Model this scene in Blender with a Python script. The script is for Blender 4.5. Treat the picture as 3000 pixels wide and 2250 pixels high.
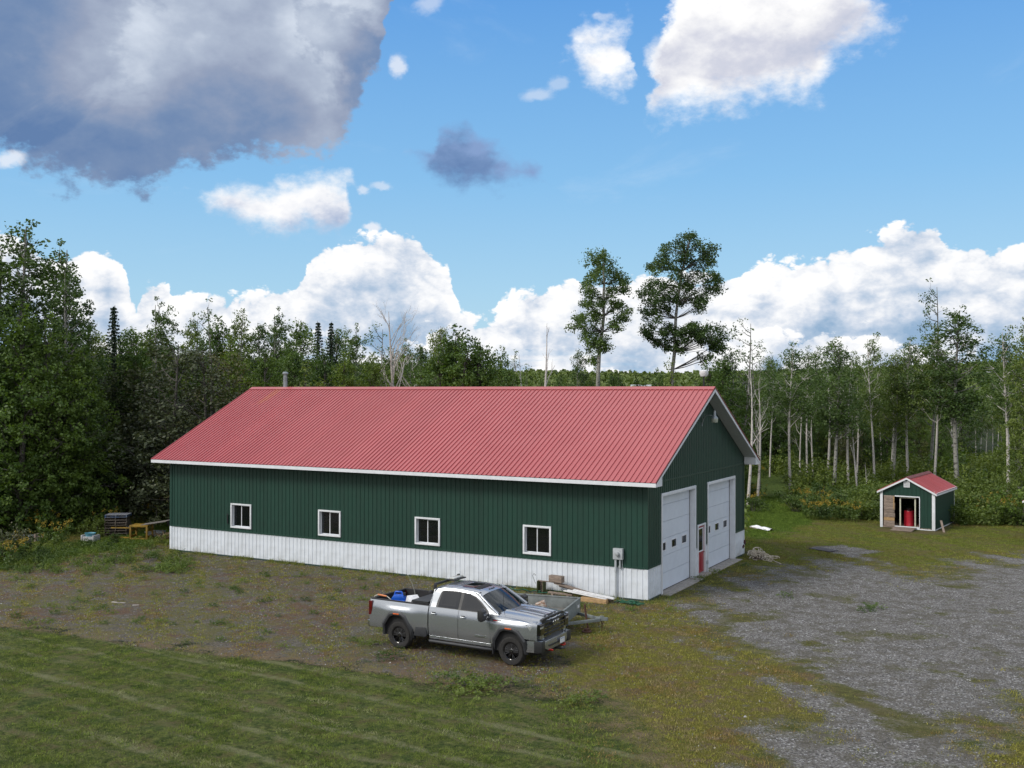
import bpy, bmesh, math, random
import numpy as np
from mathutils import Vector, Matrix

for _o in list(bpy.data.objects):
    bpy.data.objects.remove(_o)
random.seed(7)
RNG = np.random.default_rng(11)
R = math.radians
SC = bpy.context.scene
COL = SC.collection

# ------------------------------------------------------------------ camera
CAM = Vector((14.4495, -36.760, 8.1108))
YAW, PITCH, ROLL, FPX = -0.5068, 0.0065, 0.001, 2982.3
cam_d = bpy.data.cameras.new('camera')
cam_d.sensor_width = 36.0
cam_d.lens = FPX / 3000.0 * 36.0
cam_d.clip_start = 0.1
cam_d.clip_end = 8000
cam = bpy.data.objects.new('camera', cam_d)
COL.objects.link(cam)
cam.matrix_world = (Matrix.Translation(CAM) @ Matrix.Rotation(-YAW, 4, 'Z')
                    @ Matrix.Rotation(math.pi / 2 + PITCH, 4, 'X') @ Matrix.Rotation(ROLL, 4, 'Z'))
SC.camera = cam

# ------------------------------------------------------------------ exposure and sun
SC.view_settings.view_transform = 'Standard'
SC.view_settings.look = 'None'
SC.view_settings.gamma = 1.0
SC.view_settings.use_curve_mapping = False
SC.view_settings.exposure = 0.0
SC.cycles.max_bounces = 6
SC.cycles.transparent_max_bounces = 8
SUN_EL, SUN_AZ = R(40), R(212)      # direction the light comes from, azimuth clockwise from +Y
sun_d = bpy.data.lights.new('sun', 'SUN')
sun_d.energy = 2.7
sun_d.angle = R(18)
sun_d.color = (1.0, 0.95, 0.87)
sun = bpy.data.objects.new('sun', sun_d)
COL.objects.link(sun)
_sd = Vector((math.sin(SUN_AZ) * math.cos(SUN_EL), math.cos(SUN_AZ) * math.cos(SUN_EL), math.sin(SUN_EL)))
sun.rotation_euler = _sd.to_track_quat('Z', 'Y').to_euler()
sun.location = (0, 0, 60)

# ------------------------------------------------------------------ node helper
class NT:
    def __init__(s, tree):
        s.t = tree; s.n = tree.nodes; s.l = tree.links
        s.n.clear()
    def new(s, kind, **kw):
        nd = s.n.new(kind)
        for k, v in kw.items():
            setattr(nd, k, v)
        return nd
    def put(s, sock, v):
        if v is None: return
        if isinstance(v, bpy.types.NodeSocket): s.l.new(v, sock)
        elif isinstance(v, (tuple, list)) and len(v) == 3 and sock.type == 'RGBA': sock.default_value = (*v, 1)
        else: sock.default_value = v
    def m(s, op, a, b=None, c=None, clamp=False):
        nd = s.new('ShaderNodeMath', operation=op, use_clamp=clamp)
        s.put(nd.inputs[0], a); s.put(nd.inputs[1], b); s.put(nd.inputs[2], c)
        return nd.outputs[0]
    def vm(s, op, a, b=None, scale=None):
        nd = s.new('ShaderNodeVectorMath', operation=op)
        s.put(nd.inputs[0], a); s.put(nd.inputs[1], b)
        if scale is not None: s.put(nd.inputs['Scale'], scale)
        return nd.outputs['Value'] if op in ('DOT_PRODUCT', 'LENGTH', 'DISTANCE') else nd.outputs[0]
    def noise(s, vec, scale, detail=4, rough=0.5, dist=0.0, col=False):
        nd = s.new('ShaderNodeTexNoise')
        s.put(nd.inputs['Vector'], vec); s.put(nd.inputs['Scale'], scale); s.put(nd.inputs['Detail'], detail)
        s.put(nd.inputs['Roughness'], rough); s.put(nd.inputs['Distortion'], dist)
        return nd.outputs['Color'] if col else nd.outputs['Fac']
    def mix(s, f, a, b, mode='MIX', clampf=True):
        nd = s.new('ShaderNodeMix', data_type='RGBA', blend_type=mode)
        nd.clamp_factor = clampf
        s.put(nd.inputs[0], f); s.put(nd.inputs[6], a); s.put(nd.inputs[7], b)
        return nd.outputs[2]
    def sstep(s, x, a, b, lo=0.0, hi=1.0):
        nd = s.new('ShaderNodeMapRange', interpolation_type='SMOOTHSTEP')
        s.put(nd.inputs[0], x); s.put(nd.inputs[1], a); s.put(nd.inputs[2], b); s.put(nd.inputs[3], lo); s.put(nd.inputs[4], hi)
        return nd.outputs[0]
    def ramp(s, f, stops, interp='LINEAR'):
        nd = s.new('ShaderNodeValToRGB')
        cr = nd.color_ramp; cr.interpolation = interp
        while len(cr.elements) < len(stops): cr.elements.new(0.5)
        for e, (p, c) in zip(cr.elements, stops):
            e.position = p; e.color = (*c, 1)
        s.put(nd.inputs[0], f)
        return nd.outputs[0]
    def curve(s, x, pts):
        nd = s.new('ShaderNodeFloatCurve')
        cv = nd.mapping.curves[0]
        pts = sorted(pts)
        cv.points[0].location = pts[0]; cv.points[1].location = pts[-1]
        for p in pts[1:-1]: cv.points.new(*p)
        for p in cv.points: p.handle_type = 'AUTO_CLAMPED'
        nd.mapping.update()
        s.put(nd.inputs['Value'], x)
        return nd.outputs[0]
    def sep(s, v):
        nd = s.new('ShaderNodeSeparateXYZ'); s.put(nd.inputs[0], v); return nd.outputs
    def comb(s, x, y, z):
        nd = s.new('ShaderNodeCombineXYZ'); s.put(nd.inputs[0], x); s.put(nd.inputs[1], y); s.put(nd.inputs[2], z); return nd.outputs[0]

# ------------------------------------------------------------------ world: daylight sky with cumulus
def build_world():
    w = bpy.data.worlds.new('World'); SC.world = w; w.use_nodes = True
    t = NT(w.node_tree)
    sky = t.new('ShaderNodeTexSky', sky_type='NISHITA')
    sky.sun_disc = False
    sky.sun_elevation = SUN_EL
    sky.sun_rotation = SUN_AZ
    sky.air_density = 1.0; sky.dust_density = 0.6; sky.ozone_density = 1.6
    tc = t.new('ShaderNodeTexCoord').outputs['Generated']
    d = t.vm('NORMALIZE', tc)
    X, Y, Z = t.sep(d)[:3]
    # azimuth measured from a fixed bearing, elevation
    cb, sb = math.cos(YAW), math.sin(YAW)
    fwd = t.vm('DOT_PRODUCT', d, (sb, cb, 0)); rgt = t.vm('DOT_PRODUCT', d, (cb, -sb, 0))
    az = t.m('ARCTAN2', rgt, fwd); el = t.m('ARCSINE', Z)
    AZ0, AZS, ELS = -0.75, 1.5, 0.7
    def pp(x, y):                      # bearing and height of a cloud edge -> curve point
        u = (x * 1.35624 - 1500) / FPX; v = (1144.5 - y * 1.35624) / FPX
        a = math.atan(u); e = math.atan(v * math.cos(a))
        return (min(max((a - AZ0) / AZS, 0), 1), min(max(e / ELS, 0), 1))
    def curve(xn, pts): return t.m('MULTIPLY', t.curve(xn, [pp(*p) for p in pts]), ELS)
    def billow(vec, scale):
        tot = None; amp = 1.0
        for k in range(5):
            n = t.noise(t.vm('ADD', vec, (3.1 * k, 1.7 * k, 0.9 * k)), scale * 2.07 ** k, 0, 0.5)
            v = t.m('MULTIPLY', t.m('ABSOLUTE', t.m('SUBTRACT', n, 0.5)), 2.6 * amp)
            tot = v if tot is None else t.m('ADD', tot, v); amp *= 0.58
        return tot                      # mean about 0.85
    flat = t.vm('MULTIPLY', d, (1.0, 1.0, 1.5))
    wc = t.vm('SUBTRACT', t.noise(flat, 9.0, 8, 0.62, col=True), (0.5, 0.5, 0.5))
    wx, wy, _ = t.sep(wc)[:3]
    def warped(k):
        a = t.m('ADD', az, t.m('MULTIPLY', wx, k)); e = t.m('ADD', el, t.m('MULTIPLY', wy, k * 0.8))
        return t.m('DIVIDE', t.m('SUBTRACT', a, AZ0), AZS), e
    L = (-0.012, -0.010, 0.020)
    # shared relief fields
    b1 = billow(flat, 17.0); b2 = billow(t.vm('ADD', flat, L), 17.0)
    relief = t.m('SUBTRACT', b1, b2)
    n1 = t.noise(flat, 7.0, 9, 0.56); n2 = t.noise(t.vm('ADD', flat, tuple(2 * q for q in L)), 7.0, 9, 0.56)
    nrel = t.m('SUBTRACT', n1, n2)
    b1c = t.m('SUBTRACT', b1, 0.75); n1c = t.m('SUBTRACT', n1, 0.5)
    fine = t.m('SUBTRACT', t.noise(flat, 40.0, 6, 0.6), 0.5)
    out = sky.outputs[0]
    base_bg = t.mix(1.0, out, (1.16, 1.04, 1.02), 'MULTIPLY')
    # paler towards the horizon
    col = t.mix(0.85, t.vm('SCALE', base_bg, scale=0.1), t.ramp(t.m('DIVIDE', el, 0.6, clamp=True),
              [(0.0, (0.52, 0.76, 0.88)), (0.16, (0.39, 0.68, 0.91)), (0.34, (0.25, 0.56, 0.91)), (0.62, (0.125, 0.385, 0.84)), (1.0, (0.06, 0.25, 0.68))]))
    def layer(col, alpha, shade): return t.mix(alpha, col, shade)
    # --- thin wisps
    ww = t.noise(t.vm('MULTIPLY', d, (1, 1, 2.6)), 4.0, 9, 0.62, 0.6)
    col = t.mix(t.sstep(ww, 0.56, 0.80, 0, 0.22), col, (0.75, 0.86, 0.97))
    # --- banks along the horizon, one behind the other
    def bank(col, top, e, bk, fk, cols, gate=None, lowk=0.10, base=0.0):
        dd = t.m('SUBTRACT', top, e)
        dt = t.m('ADD', dd, t.m('ADD', t.m('MULTIPLY', b1c, bk), t.m('MULTIPLY', fine, fk)))
        a = t.sstep(dt, -0.001, 0.0045)
        if gate is not None: a = t.m('MULTIPLY', a, gate)
        br = t.m('ADD', t.sstep(dt, lowk, 0.0, 0.22, 0.88), t.m('MULTIPLY', relief, 0.42))
        br = t.m('ADD', br, t.m('MULTIPLY', nrel, 1.1)); br = t.m('ADD', br, t.m('MULTIPLY', b1c, 0.16)); br = t.m('ADD', br, base)
        return t.mix(a, col, t.ramp(br, cols))
    WC = [(0.0, (0.30, 0.45, 0.64)), (0.28, (0.46, 0.58, 0.74)), (0.52, (0.66, 0.73, 0.84)), (0.76, (0.90, 0.92, 0.96)), (1.0, (1.06, 1.06, 1.06))]
    xn, e = warped(0.020)
    top = curve(xn, [(-400, 560), (0, 492), (60, 520), (130, 560), (160, 552), (185, 538), (225, 541), (252, 556), (268, 575), (274, 660), (286, 668), (302, 615), (330, 603), (362, 597), (376, 655),
                     (400, 645), (480, 634), (560, 628), (640, 616), (660, 560), (685, 528), (740, 505), (800, 499), (862, 497), (905, 508), (938, 545), (962, 562), (980, 612), (995, 668),
                     (1060, 684), (1090, 640), (1130, 622), (1200, 607), (1400, 592), (1560, 596), (1620, 580), (1700, 560), (1800, 538), (1900, 510), (1955, 486), (2005, 466), (2028, 470), (2045, 515), (2090, 532), (2150, 522), (2212, 518), (2700, 540)])
    col = bank(col, top, e, 0.020, 0.010, WC, None, 0.115)
    for k, (lvl, amp, fr, seed, thr_) in enumerate(((0.052, 0.045, 5.0, 3.7, 0.46), (0.026, 0.035, 7.5, 9.1, 0.46), (0.006, 0.025, 11.0, 15.3, 0.48))):
        az3 = t.comb(t.m('MULTIPLY', az, fr), seed, 0.0)
        tp_ = t.m('ADD', lvl, t.m('MULTIPLY', t.m('SUBTRACT', t.noise(az3, 1.0, 4, 0.55), 0.5), amp * 2))
        gate = t.sstep(t.noise(t.comb(t.m('MULTIPLY', az, fr * 1.3), seed + 5, t.m('MULTIPLY', el, 9.0)), 1.0, 4, 0.6), thr_ - 0.05, thr_ + 0.03)
        col = bank(col, tp_, e, 0.024, 0.010, WC, gate, 0.045 + 0.02 * (2 - k), -0.03)
    low = t.sstep(el, 0.055, 0.0)
    stk = t.sstep(t.noise(t.vm('MULTIPLY', d, (1, 1, 9.0)), 7.0, 6, 0.6), 0.50, 0.60)
    col = t.mix(t.m('MULTIPLY', t.m('MULTIPLY', stk, low), 0.7), col, (0.36, 0.58, 0.80))
    # --- small cumulus and the lone dark cloud
    xn, e = warped(0.050)
    topC = curve(xn, [(-900, 420), (415, 420), (440, 412), (455, 392), (500, 388), (540, 394), (590, 388), (640, 384), (675, 374), (725, 383), (750, 384), (775, 392), (800, 450), (880, 340), (920, 325), (940, 268), (985, 258), (1020, 284), (1060, 328), (1100, 355), (1150, 368), (1180, 400), (1300, 500), (3000, 500)])
    botC = curve(xn, [(-900, 300), (415, 405), (436, 440), (470, 464), (530, 480), (600, 492), (635, 486), (655, 470), (690, 492), (730, 492), (748, 455), (760, 402), (780, 396), (800, 380), (880, 315), (920, 332), (945, 362), (985, 390), (1030, 396), (1090, 396), (1145, 392), (1180, 380), (1300, 400), (3000, 400)])
    dc = t.m('MINIMUM', t.m('SUBTRACT', topC, e), t.m('SUBTRACT', e, botC))
    dcn = t.m('ADD', dc, t.m('MULTIPLY', t.m('ADD', n1c, t.m('MULTIPLY', fine, 0.8)), 0.050))
    aC = t.sstep(dcn, -0.007, 0.020)
    brc = t.m('ADD', t.sstep(t.m('SUBTRACT', topC, e), 0.045, 0.0, 0.42, 0.95), t.m('ADD', t.m('MULTIPLY', relief, 0.35), t.m('MULTIPLY', nrel, 1.2)))
    isdark = t.sstep(az, -0.125, -0.095)
    cC = t.mix(isdark, t.ramp(brc, [(0.0, (0.36, 0.46, 0.66)), (0.4, (0.58, 0.64, 0.78)), (0.7, (0.85, 0.87, 0.93)), (1.0, (1.0, 1.0, 1.01))]),
               t.ramp(brc, [(0.2, (0.13, 0.23, 0.45)), (0.6, (0.17, 0.28, 0.51)), (1.0, (0.24, 0.36, 0.62))]))
    col = layer(col, aC, cC)
    # --- white cloud, upper right
    xn, e = warped(0.075)
    topB = curve(xn, [(-900, 300), (1130, 260), (1205, 160), (1232, 110), (1250, 72), (1290, 56), (1335, 57), (1372, 75), (1382, 150), (1390, 215), (1400, 215), (1412, 150), (1425, 60), (1440, -20), (1500, -90), (1850, -90), (1900, -10), (1925, 20), (1960, 50), (2000, 120), (2100, 300), (3000, 300)])
    botB = curve(xn, [(-900, 100), (1130, 160), (1205, 130), (1232, 120), (1255, 160), (1290, 186), (1330, 184), (1370, 160), (1380, 140), (1390, 120), (1400, 150), (1408, 246), (1430, 252), (1480, 232), (1540, 246), (1620, 240), (1700, 232), (1760, 226), (1800, 190), (1835, 130), (1880, 110), (1925, 85), (1960, 52), (2000, 40), (2100, 60), (3000, 60)])
    db = t.m('MINIMUM', t.m('SUBTRACT', topB, e), t.m('SUBTRACT', e, botB))
    dbn = t.m('ADD', db, t.m('MULTIPLY', t.m('ADD', n1c, t.m('MULTIPLY', fine, 0.8)), 0.080))
    aB = t.sstep(dbn, -0.010, 0.036)
    mid = t.m('MULTIPLY', t.sstep(db, 0.01, 0.05), t.sstep(t.m('SUBTRACT', e, botB), 0.12, 0.03))
    brb = t.m('SUBTRACT', t.m('ADD', 0.93, t.m('ADD', t.m('MULTIPLY', relief, 0.15), t.m('MULTIPLY', nrel, 1.0))), t.m('MULTIPLY', mid, 0.34))
    cB = t.ramp(brb, [(0.2, (0.44, 0.50, 0.66)), (0.55, (0.66, 0.68, 0.78)), (0.8, (0.94, 0.94, 0.96)), (1.0, (1.10, 1.09, 1.08))])
    col = layer(col, aB, cB)
    # --- big grey cloud, upper left
    xn, e = warped(0.070)
    botA = curve(xn, [(-900, 330), (-200, 345), (0, 338), (60, 372), (110, 392), (200, 410), (255, 420), (300, 436), (345, 412), (400, 384), (480, 372), (540, 352), (600, 350), (680, 352), (730, 345), (755, 300), (790, 240), (812, 185), (828, 120), (842, 20), (870, -120), (1000, -400), (3000, -400)])
    da = t.m('SUBTRACT', e, botA)
    dan = t.m('ADD', da, t.m('MULTIPLY', t.m('ADD', n1c, t.m('MULTIPLY', fine, 1.1)), 0.060))
    aA = t.sstep(dan, -0.004, 0.014)
    aA = t.m('MULTIPLY', aA, t.sstep(el, 0.66, 0.55))
    bra = t.m('ADD', t.sstep(da, 0.015, 0.14, 0.12, 0.70), t.m('MULTIPLY', nrel, 1.1))
    bra = t.m('ADD', bra, t.m('MULTIPLY', t.m('SUBTRACT', t.noise(flat, 3.2, 6, 0.55), 0.5), 1.25))
    bra = t.m('ADD', bra, t.m('MULTIPLY', relief, 0.05))
    fold = t.noise(t.vm('ADD', flat, (4.2, 1.1, 0.3)), 4.2, 7, 0.58, 0.4)
    bra = t.m('ADD', bra, t.sstep(fold, 0.50, 0.545, -0.05, 0.13))
    bra = t.m('SUBTRACT', bra, t.sstep(az, -0.30, -0.52, 0.0, 0.10))
    bra = t.m('ADD', bra, t.m('MULTIPLY', t.m('MULTIPLY', t.sstep(az, -0.26, -0.17), t.sstep(el, 0.19, 0.27)), 0.16))
    cA = t.ramp(bra, [(0.0, (0.125, 0.22, 0.42)), (0.25, (0.19, 0.28, 0.46)), (0.5, (0.31, 0.37, 0.51)), (0.75, (0.44, 0.51, 0.64)), (1.0, (0.66, 0.73, 0.84))])
    col = layer(col, aA, cA)
    # --- small stray puffs
    for (px_, py_, rx_, ry_, al_) in ((1158, 204, 42, 20, 0.45), (1205, 182, 26, 18, 0.35), (858, 145, 20, 30, 0.75), (838, 404, 24, 9, 0.5), (798, 412, 16, 9, 0.6), (790, 482, 24, 10, 0.9), (1310, 34, 24, 10, 0.35), (1418, 105, 16, 34, 0.5), (925, 10, 34, 26, 0.45), (20, 350, 40, 16, 0.8)):
        u0 = math.atan((px_ * 1.35624 - 1500) / FPX); v0 = math.atan((1144.5 - py_ * 1.35624) / FPX * math.cos(u0))
        qx = t.m('DIVIDE', t.m('SUBTRACT', t.m('ADD', az, t.m('MULTIPLY', wx, 0.05)), u0), rx_ * 1.35624 / FPX)
        qy = t.m('DIVIDE', t.m('SUBTRACT', t.m('ADD', el, t.m('MULTIPLY', wy, 0.04)), v0), ry_ * 1.35624 / FPX)
        rr = t.m('SQRT', t.m('ADD', t.m('MULTIPLY', qx, qx), t.m('MULTIPLY', qy, qy)))
        col = t.mix(t.sstep(t.m('SUBTRACT', rr, t.m('MULTIPLY', t.m('ADD', n1c, fine), 1.2)), 1.1, 0.35, 0, al_), col, (0.84, 0.88, 0.96))
    # --- unseen rest of the sky: broken cloud, made brighter and denser for fill light
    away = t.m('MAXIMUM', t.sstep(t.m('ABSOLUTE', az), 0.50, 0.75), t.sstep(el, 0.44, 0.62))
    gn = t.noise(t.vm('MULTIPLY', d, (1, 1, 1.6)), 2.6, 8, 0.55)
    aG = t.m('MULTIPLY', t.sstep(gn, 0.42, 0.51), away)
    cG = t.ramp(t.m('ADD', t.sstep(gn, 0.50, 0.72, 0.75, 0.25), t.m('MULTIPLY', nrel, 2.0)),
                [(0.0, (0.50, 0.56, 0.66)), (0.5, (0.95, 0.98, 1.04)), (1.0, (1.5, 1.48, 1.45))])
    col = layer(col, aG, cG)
    # below the horizon: dull land
    col = t.mix(t.sstep(Z, 0.0, -0.02), col, (0.06, 0.08, 0.04))
    bg = t.new('ShaderNodeBackground'); t.put(bg.inputs[0], col); bg.inputs[1].default_value = 1.0
    o = t.new('ShaderNodeOutputWorld'); t.l.new(bg.outputs[0], o.inputs[0])
build_world()

# ------------------------------------------------------------------ picture -> place helper (measured on the photograph)
def _basis():
    c, s = math.cos(YAW), math.sin(YAW)
    r = Vector((c, -s, 0)); fw = Vector((s, c, 0)); up = Vector((0, 0, 1))
    f2 = fw * math.cos(PITCH) + up * math.sin(PITCH); u2 = up * math.cos(PITCH) - fw * math.sin(PITCH)
    return r * math.cos(ROLL) + u2 * math.sin(ROLL), f2, u2 * math.cos(ROLL) - r * math.sin(ROLL)
BR, BF, BU = _basis()
def at(x, y, z=0.0, axis=2):
    d = BF + BR * ((x - 1500) / FPX) - BU * ((y - 1125) / FPX)
    return CAM + d * ((z - CAM[axis]) / d[axis])
def at_d(x, depth, z=0.0):
    """ground point on the bearing of column x at a distance along the view"""
    p = CAM + (Vector((math.sin(YAW), math.cos(YAW), 0)) + Vector((math.cos(YAW), -math.sin(YAW), 0)) * ((x - 1500) / FPX)) * depth
    return Vector((p.x, p.y, z))
def h_at(ytop, depth): return CAM.z + (1144.5 - ytop) * depth / FPX

# ------------------------------------------------------------------ materials
MATS = {}
def mat(name, c, rough=0.6, metal=0.0, var=0.15, scale=8.0, bump=0.0, bscale=60.0, coat=0.0, rnd=0.0, c2=None, spec=None, stretch=(1, 1, 1), dirt=False):
    if name in MATS: return MATS[name]
    m = bpy.data.materials.new(name); m.use_nodes = True
    t = NT(m.node_tree)
    bs = t.new('ShaderNodeBsdfPrincipled'); o = t.new('ShaderNodeOutputMaterial'); t.l.new(bs.outputs[0], o.inputs[0])
    co = t.vm('MULTIPLY', t.new('ShaderNodeTexCoord').outputs['Object'], stretch)
    n = t.noise(co, scale, 6, 0.6)
    c2 = c2 or tuple(max(0, q * (1 - var * 2)) for q in c)
    col = t.mix(t.sstep(n, 0.35, 0.7), c, c2)
    if rnd:
        oi = t.new('ShaderNodeObjectInfo').outputs['Random']
        col = t.mix(1.0, col, t.ramp(oi, [(0, (1 - rnd,) * 3), (1, (1 + rnd,) * 3)]), 'MULTIPLY')
    if dirt:
        pz = t.new('ShaderNodeNewGeometry').outputs['Position']; zz_ = t.sep(pz)[2]
        dn = t.m('ADD', t.noise(pz, 2.2, 6, 0.7), t.m('MULTIPLY', t.noise(pz, 0.4, 3), 0.5))
        col = t.mix(t.m('MULTIPLY', t.sstep(zz_, 0.40, 0.0), t.sstep(dn, 0.72, 1.05)), col, (0.24, 0.21, 0.17))
    t.put(bs.inputs['Base Color'], col)
    t.put(bs.inputs['Roughness'], t.m('ADD', rough, t.m('MULTIPLY', t.m('SUBTRACT', n, 0.5), 0.15), clamp=True))
    bs.inputs['Metallic'].default_value = metal
    bs.inputs['Coat Weight'].default_value = coat
    bs.inputs['Coat Roughness'].default_value = 0.05
    if spec is not None: bs.inputs['Specular IOR Level'].default_value = spec
    if bump:
        b = t.new('ShaderNodeBump'); b.inputs['Strength'].default_value = bump; b.inputs['Distance'].default_value = 0.02
        t.put(b.inputs['Height'], t.noise(co, bscale, 5, 0.6)); t.l.new(b.outputs[0], bs.inputs['Normal'])
    MATS[name] = m
    return m

GREEN = mat('green_siding', (0.011, 0.046, 0.032), 0.42, var=0.10, scale=1.5, rnd=0.05, bump=0.06, bscale=3)
WHITE = mat('white_siding', (0.65, 0.69, 0.74), 0.45, dirt=True, var=0.05, scale=2.0, rnd=0.03, c2=(0.54, 0.57, 0.60))
TRIM = mat('white_trim', (0.68, 0.70, 0.73), 0.4, var=0.05, scale=3.0)
SOFFIT = mat('soffit_white', (0.50, 0.52, 0.52), 0.6, var=0.06)
DKRED = mat('dark_red_trim', (0.16, 0.012, 0.018), 0.4)
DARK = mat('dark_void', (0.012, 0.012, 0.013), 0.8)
BLACKP = mat('black_plastic', (0.018, 0.019, 0.021), 0.45, var=0.1, bump=0.05)
GREYP = mat('grey_metal_box', (0.40, 0.43, 0.45), 0.4, var=0.08)
GALV = mat('galvanised_metal', (0.30, 0.33, 0.34), 0.45, 0.55, var=0.15, scale=5)
CHROME = mat('bright_metal', (0.62, 0.64, 0.66), 0.16, 1.0, var=0.03)
CONC = mat('concrete', (0.34, 0.31, 0.27), 0.9, var=0.2, bump=0.3)
REDP = mat('red_paint', (0.30, 0.022, 0.035), 0.35, var=0.08, scale=4)
WOOD = mat('weathered_wood', (0.27, 0.21, 0.17), 0.85, var=0.25, scale=6, bump=0.3, rnd=0.15, stretch=(1, 6, 6))
WOODN = mat('fresh_wood', (0.42, 0.27, 0.13), 0.75, var=0.2, scale=6, bump=0.2, rnd=0.1, stretch=(1, 5, 5))
WPAINT = mat('white_painted_wood', (0.70, 0.70, 0.70), 0.6, var=0.12, scale=10)
RUST = mat('rusty_iron', (0.10, 0.045, 0.03), 0.85, var=0.3, scale=30, bump=0.3)
ROPE = mat('pale_rope', (0.68, 0.60, 0.48), 0.9, var=0.3, scale=12)
BLUEP = mat('blue_plastic', (0.012, 0.10, 0.52), 0.35, var=0.1)
ORANGE = mat('orange_lens', (0.85, 0.13, 0.02), 0.3, var=0.05)
YELLOW = mat('yellow_plastic', (0.30, 0.18, 0.015), 0.6, var=0.3, scale=5)

def roof_mat(name, stain=None):
    m = bpy.data.materials.new(name); m.use_nodes = True
    t = NT(m.node_tree)
    bs = t.new('ShaderNodeBsdfPrincipled'); o = t.new('ShaderNodeOutputMaterial'); t.l.new(bs.outputs[0], o.inputs[0])
    pos = t.new('ShaderNodeNewGeometry').outputs['Position']
    n = t.noise(pos, 0.7, 6, 0.6)
    oi = t.new('ShaderNodeObjectInfo').outputs['Random']
    col = t.mix(t.sstep(n, 0.3, 0.7), (0.350, 0.064, 0.068), (0.368, 0.074, 0.078))
    col = t.mix(1.0, col, t.ramp(oi, [(0, (0.95,) * 3), (1, (1.04,) * 3)]), 'MULTIPLY')
    if stain:
        q = t.vm('SUBTRACT', pos, stain)
        sx, sy, sz = t.sep(q)[:3]
        k = t.m('ADD', t.m('POWER', t.m('MULTIPLY', sx, 2.6), 2), t.m('POWER', t.m('MULTIPLY', sy, 0.75), 2))
        col = t.mix(t.sstep(t.m('ADD', k, t.noise(pos, 3, 4)), 1.3, 0.5, 0, 0.6), col, (0.40, 0.12, 0.05))
    t.put(bs.inputs['Base Color'], col)
    bs.inputs['Roughness'].default_value = 0.30
    bs.inputs['Specular IOR Level'].default_value = 0.6
    return m
ROOF = roof_mat('red_roof_steel', (-24.2, 5.6, 7.8))

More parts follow.
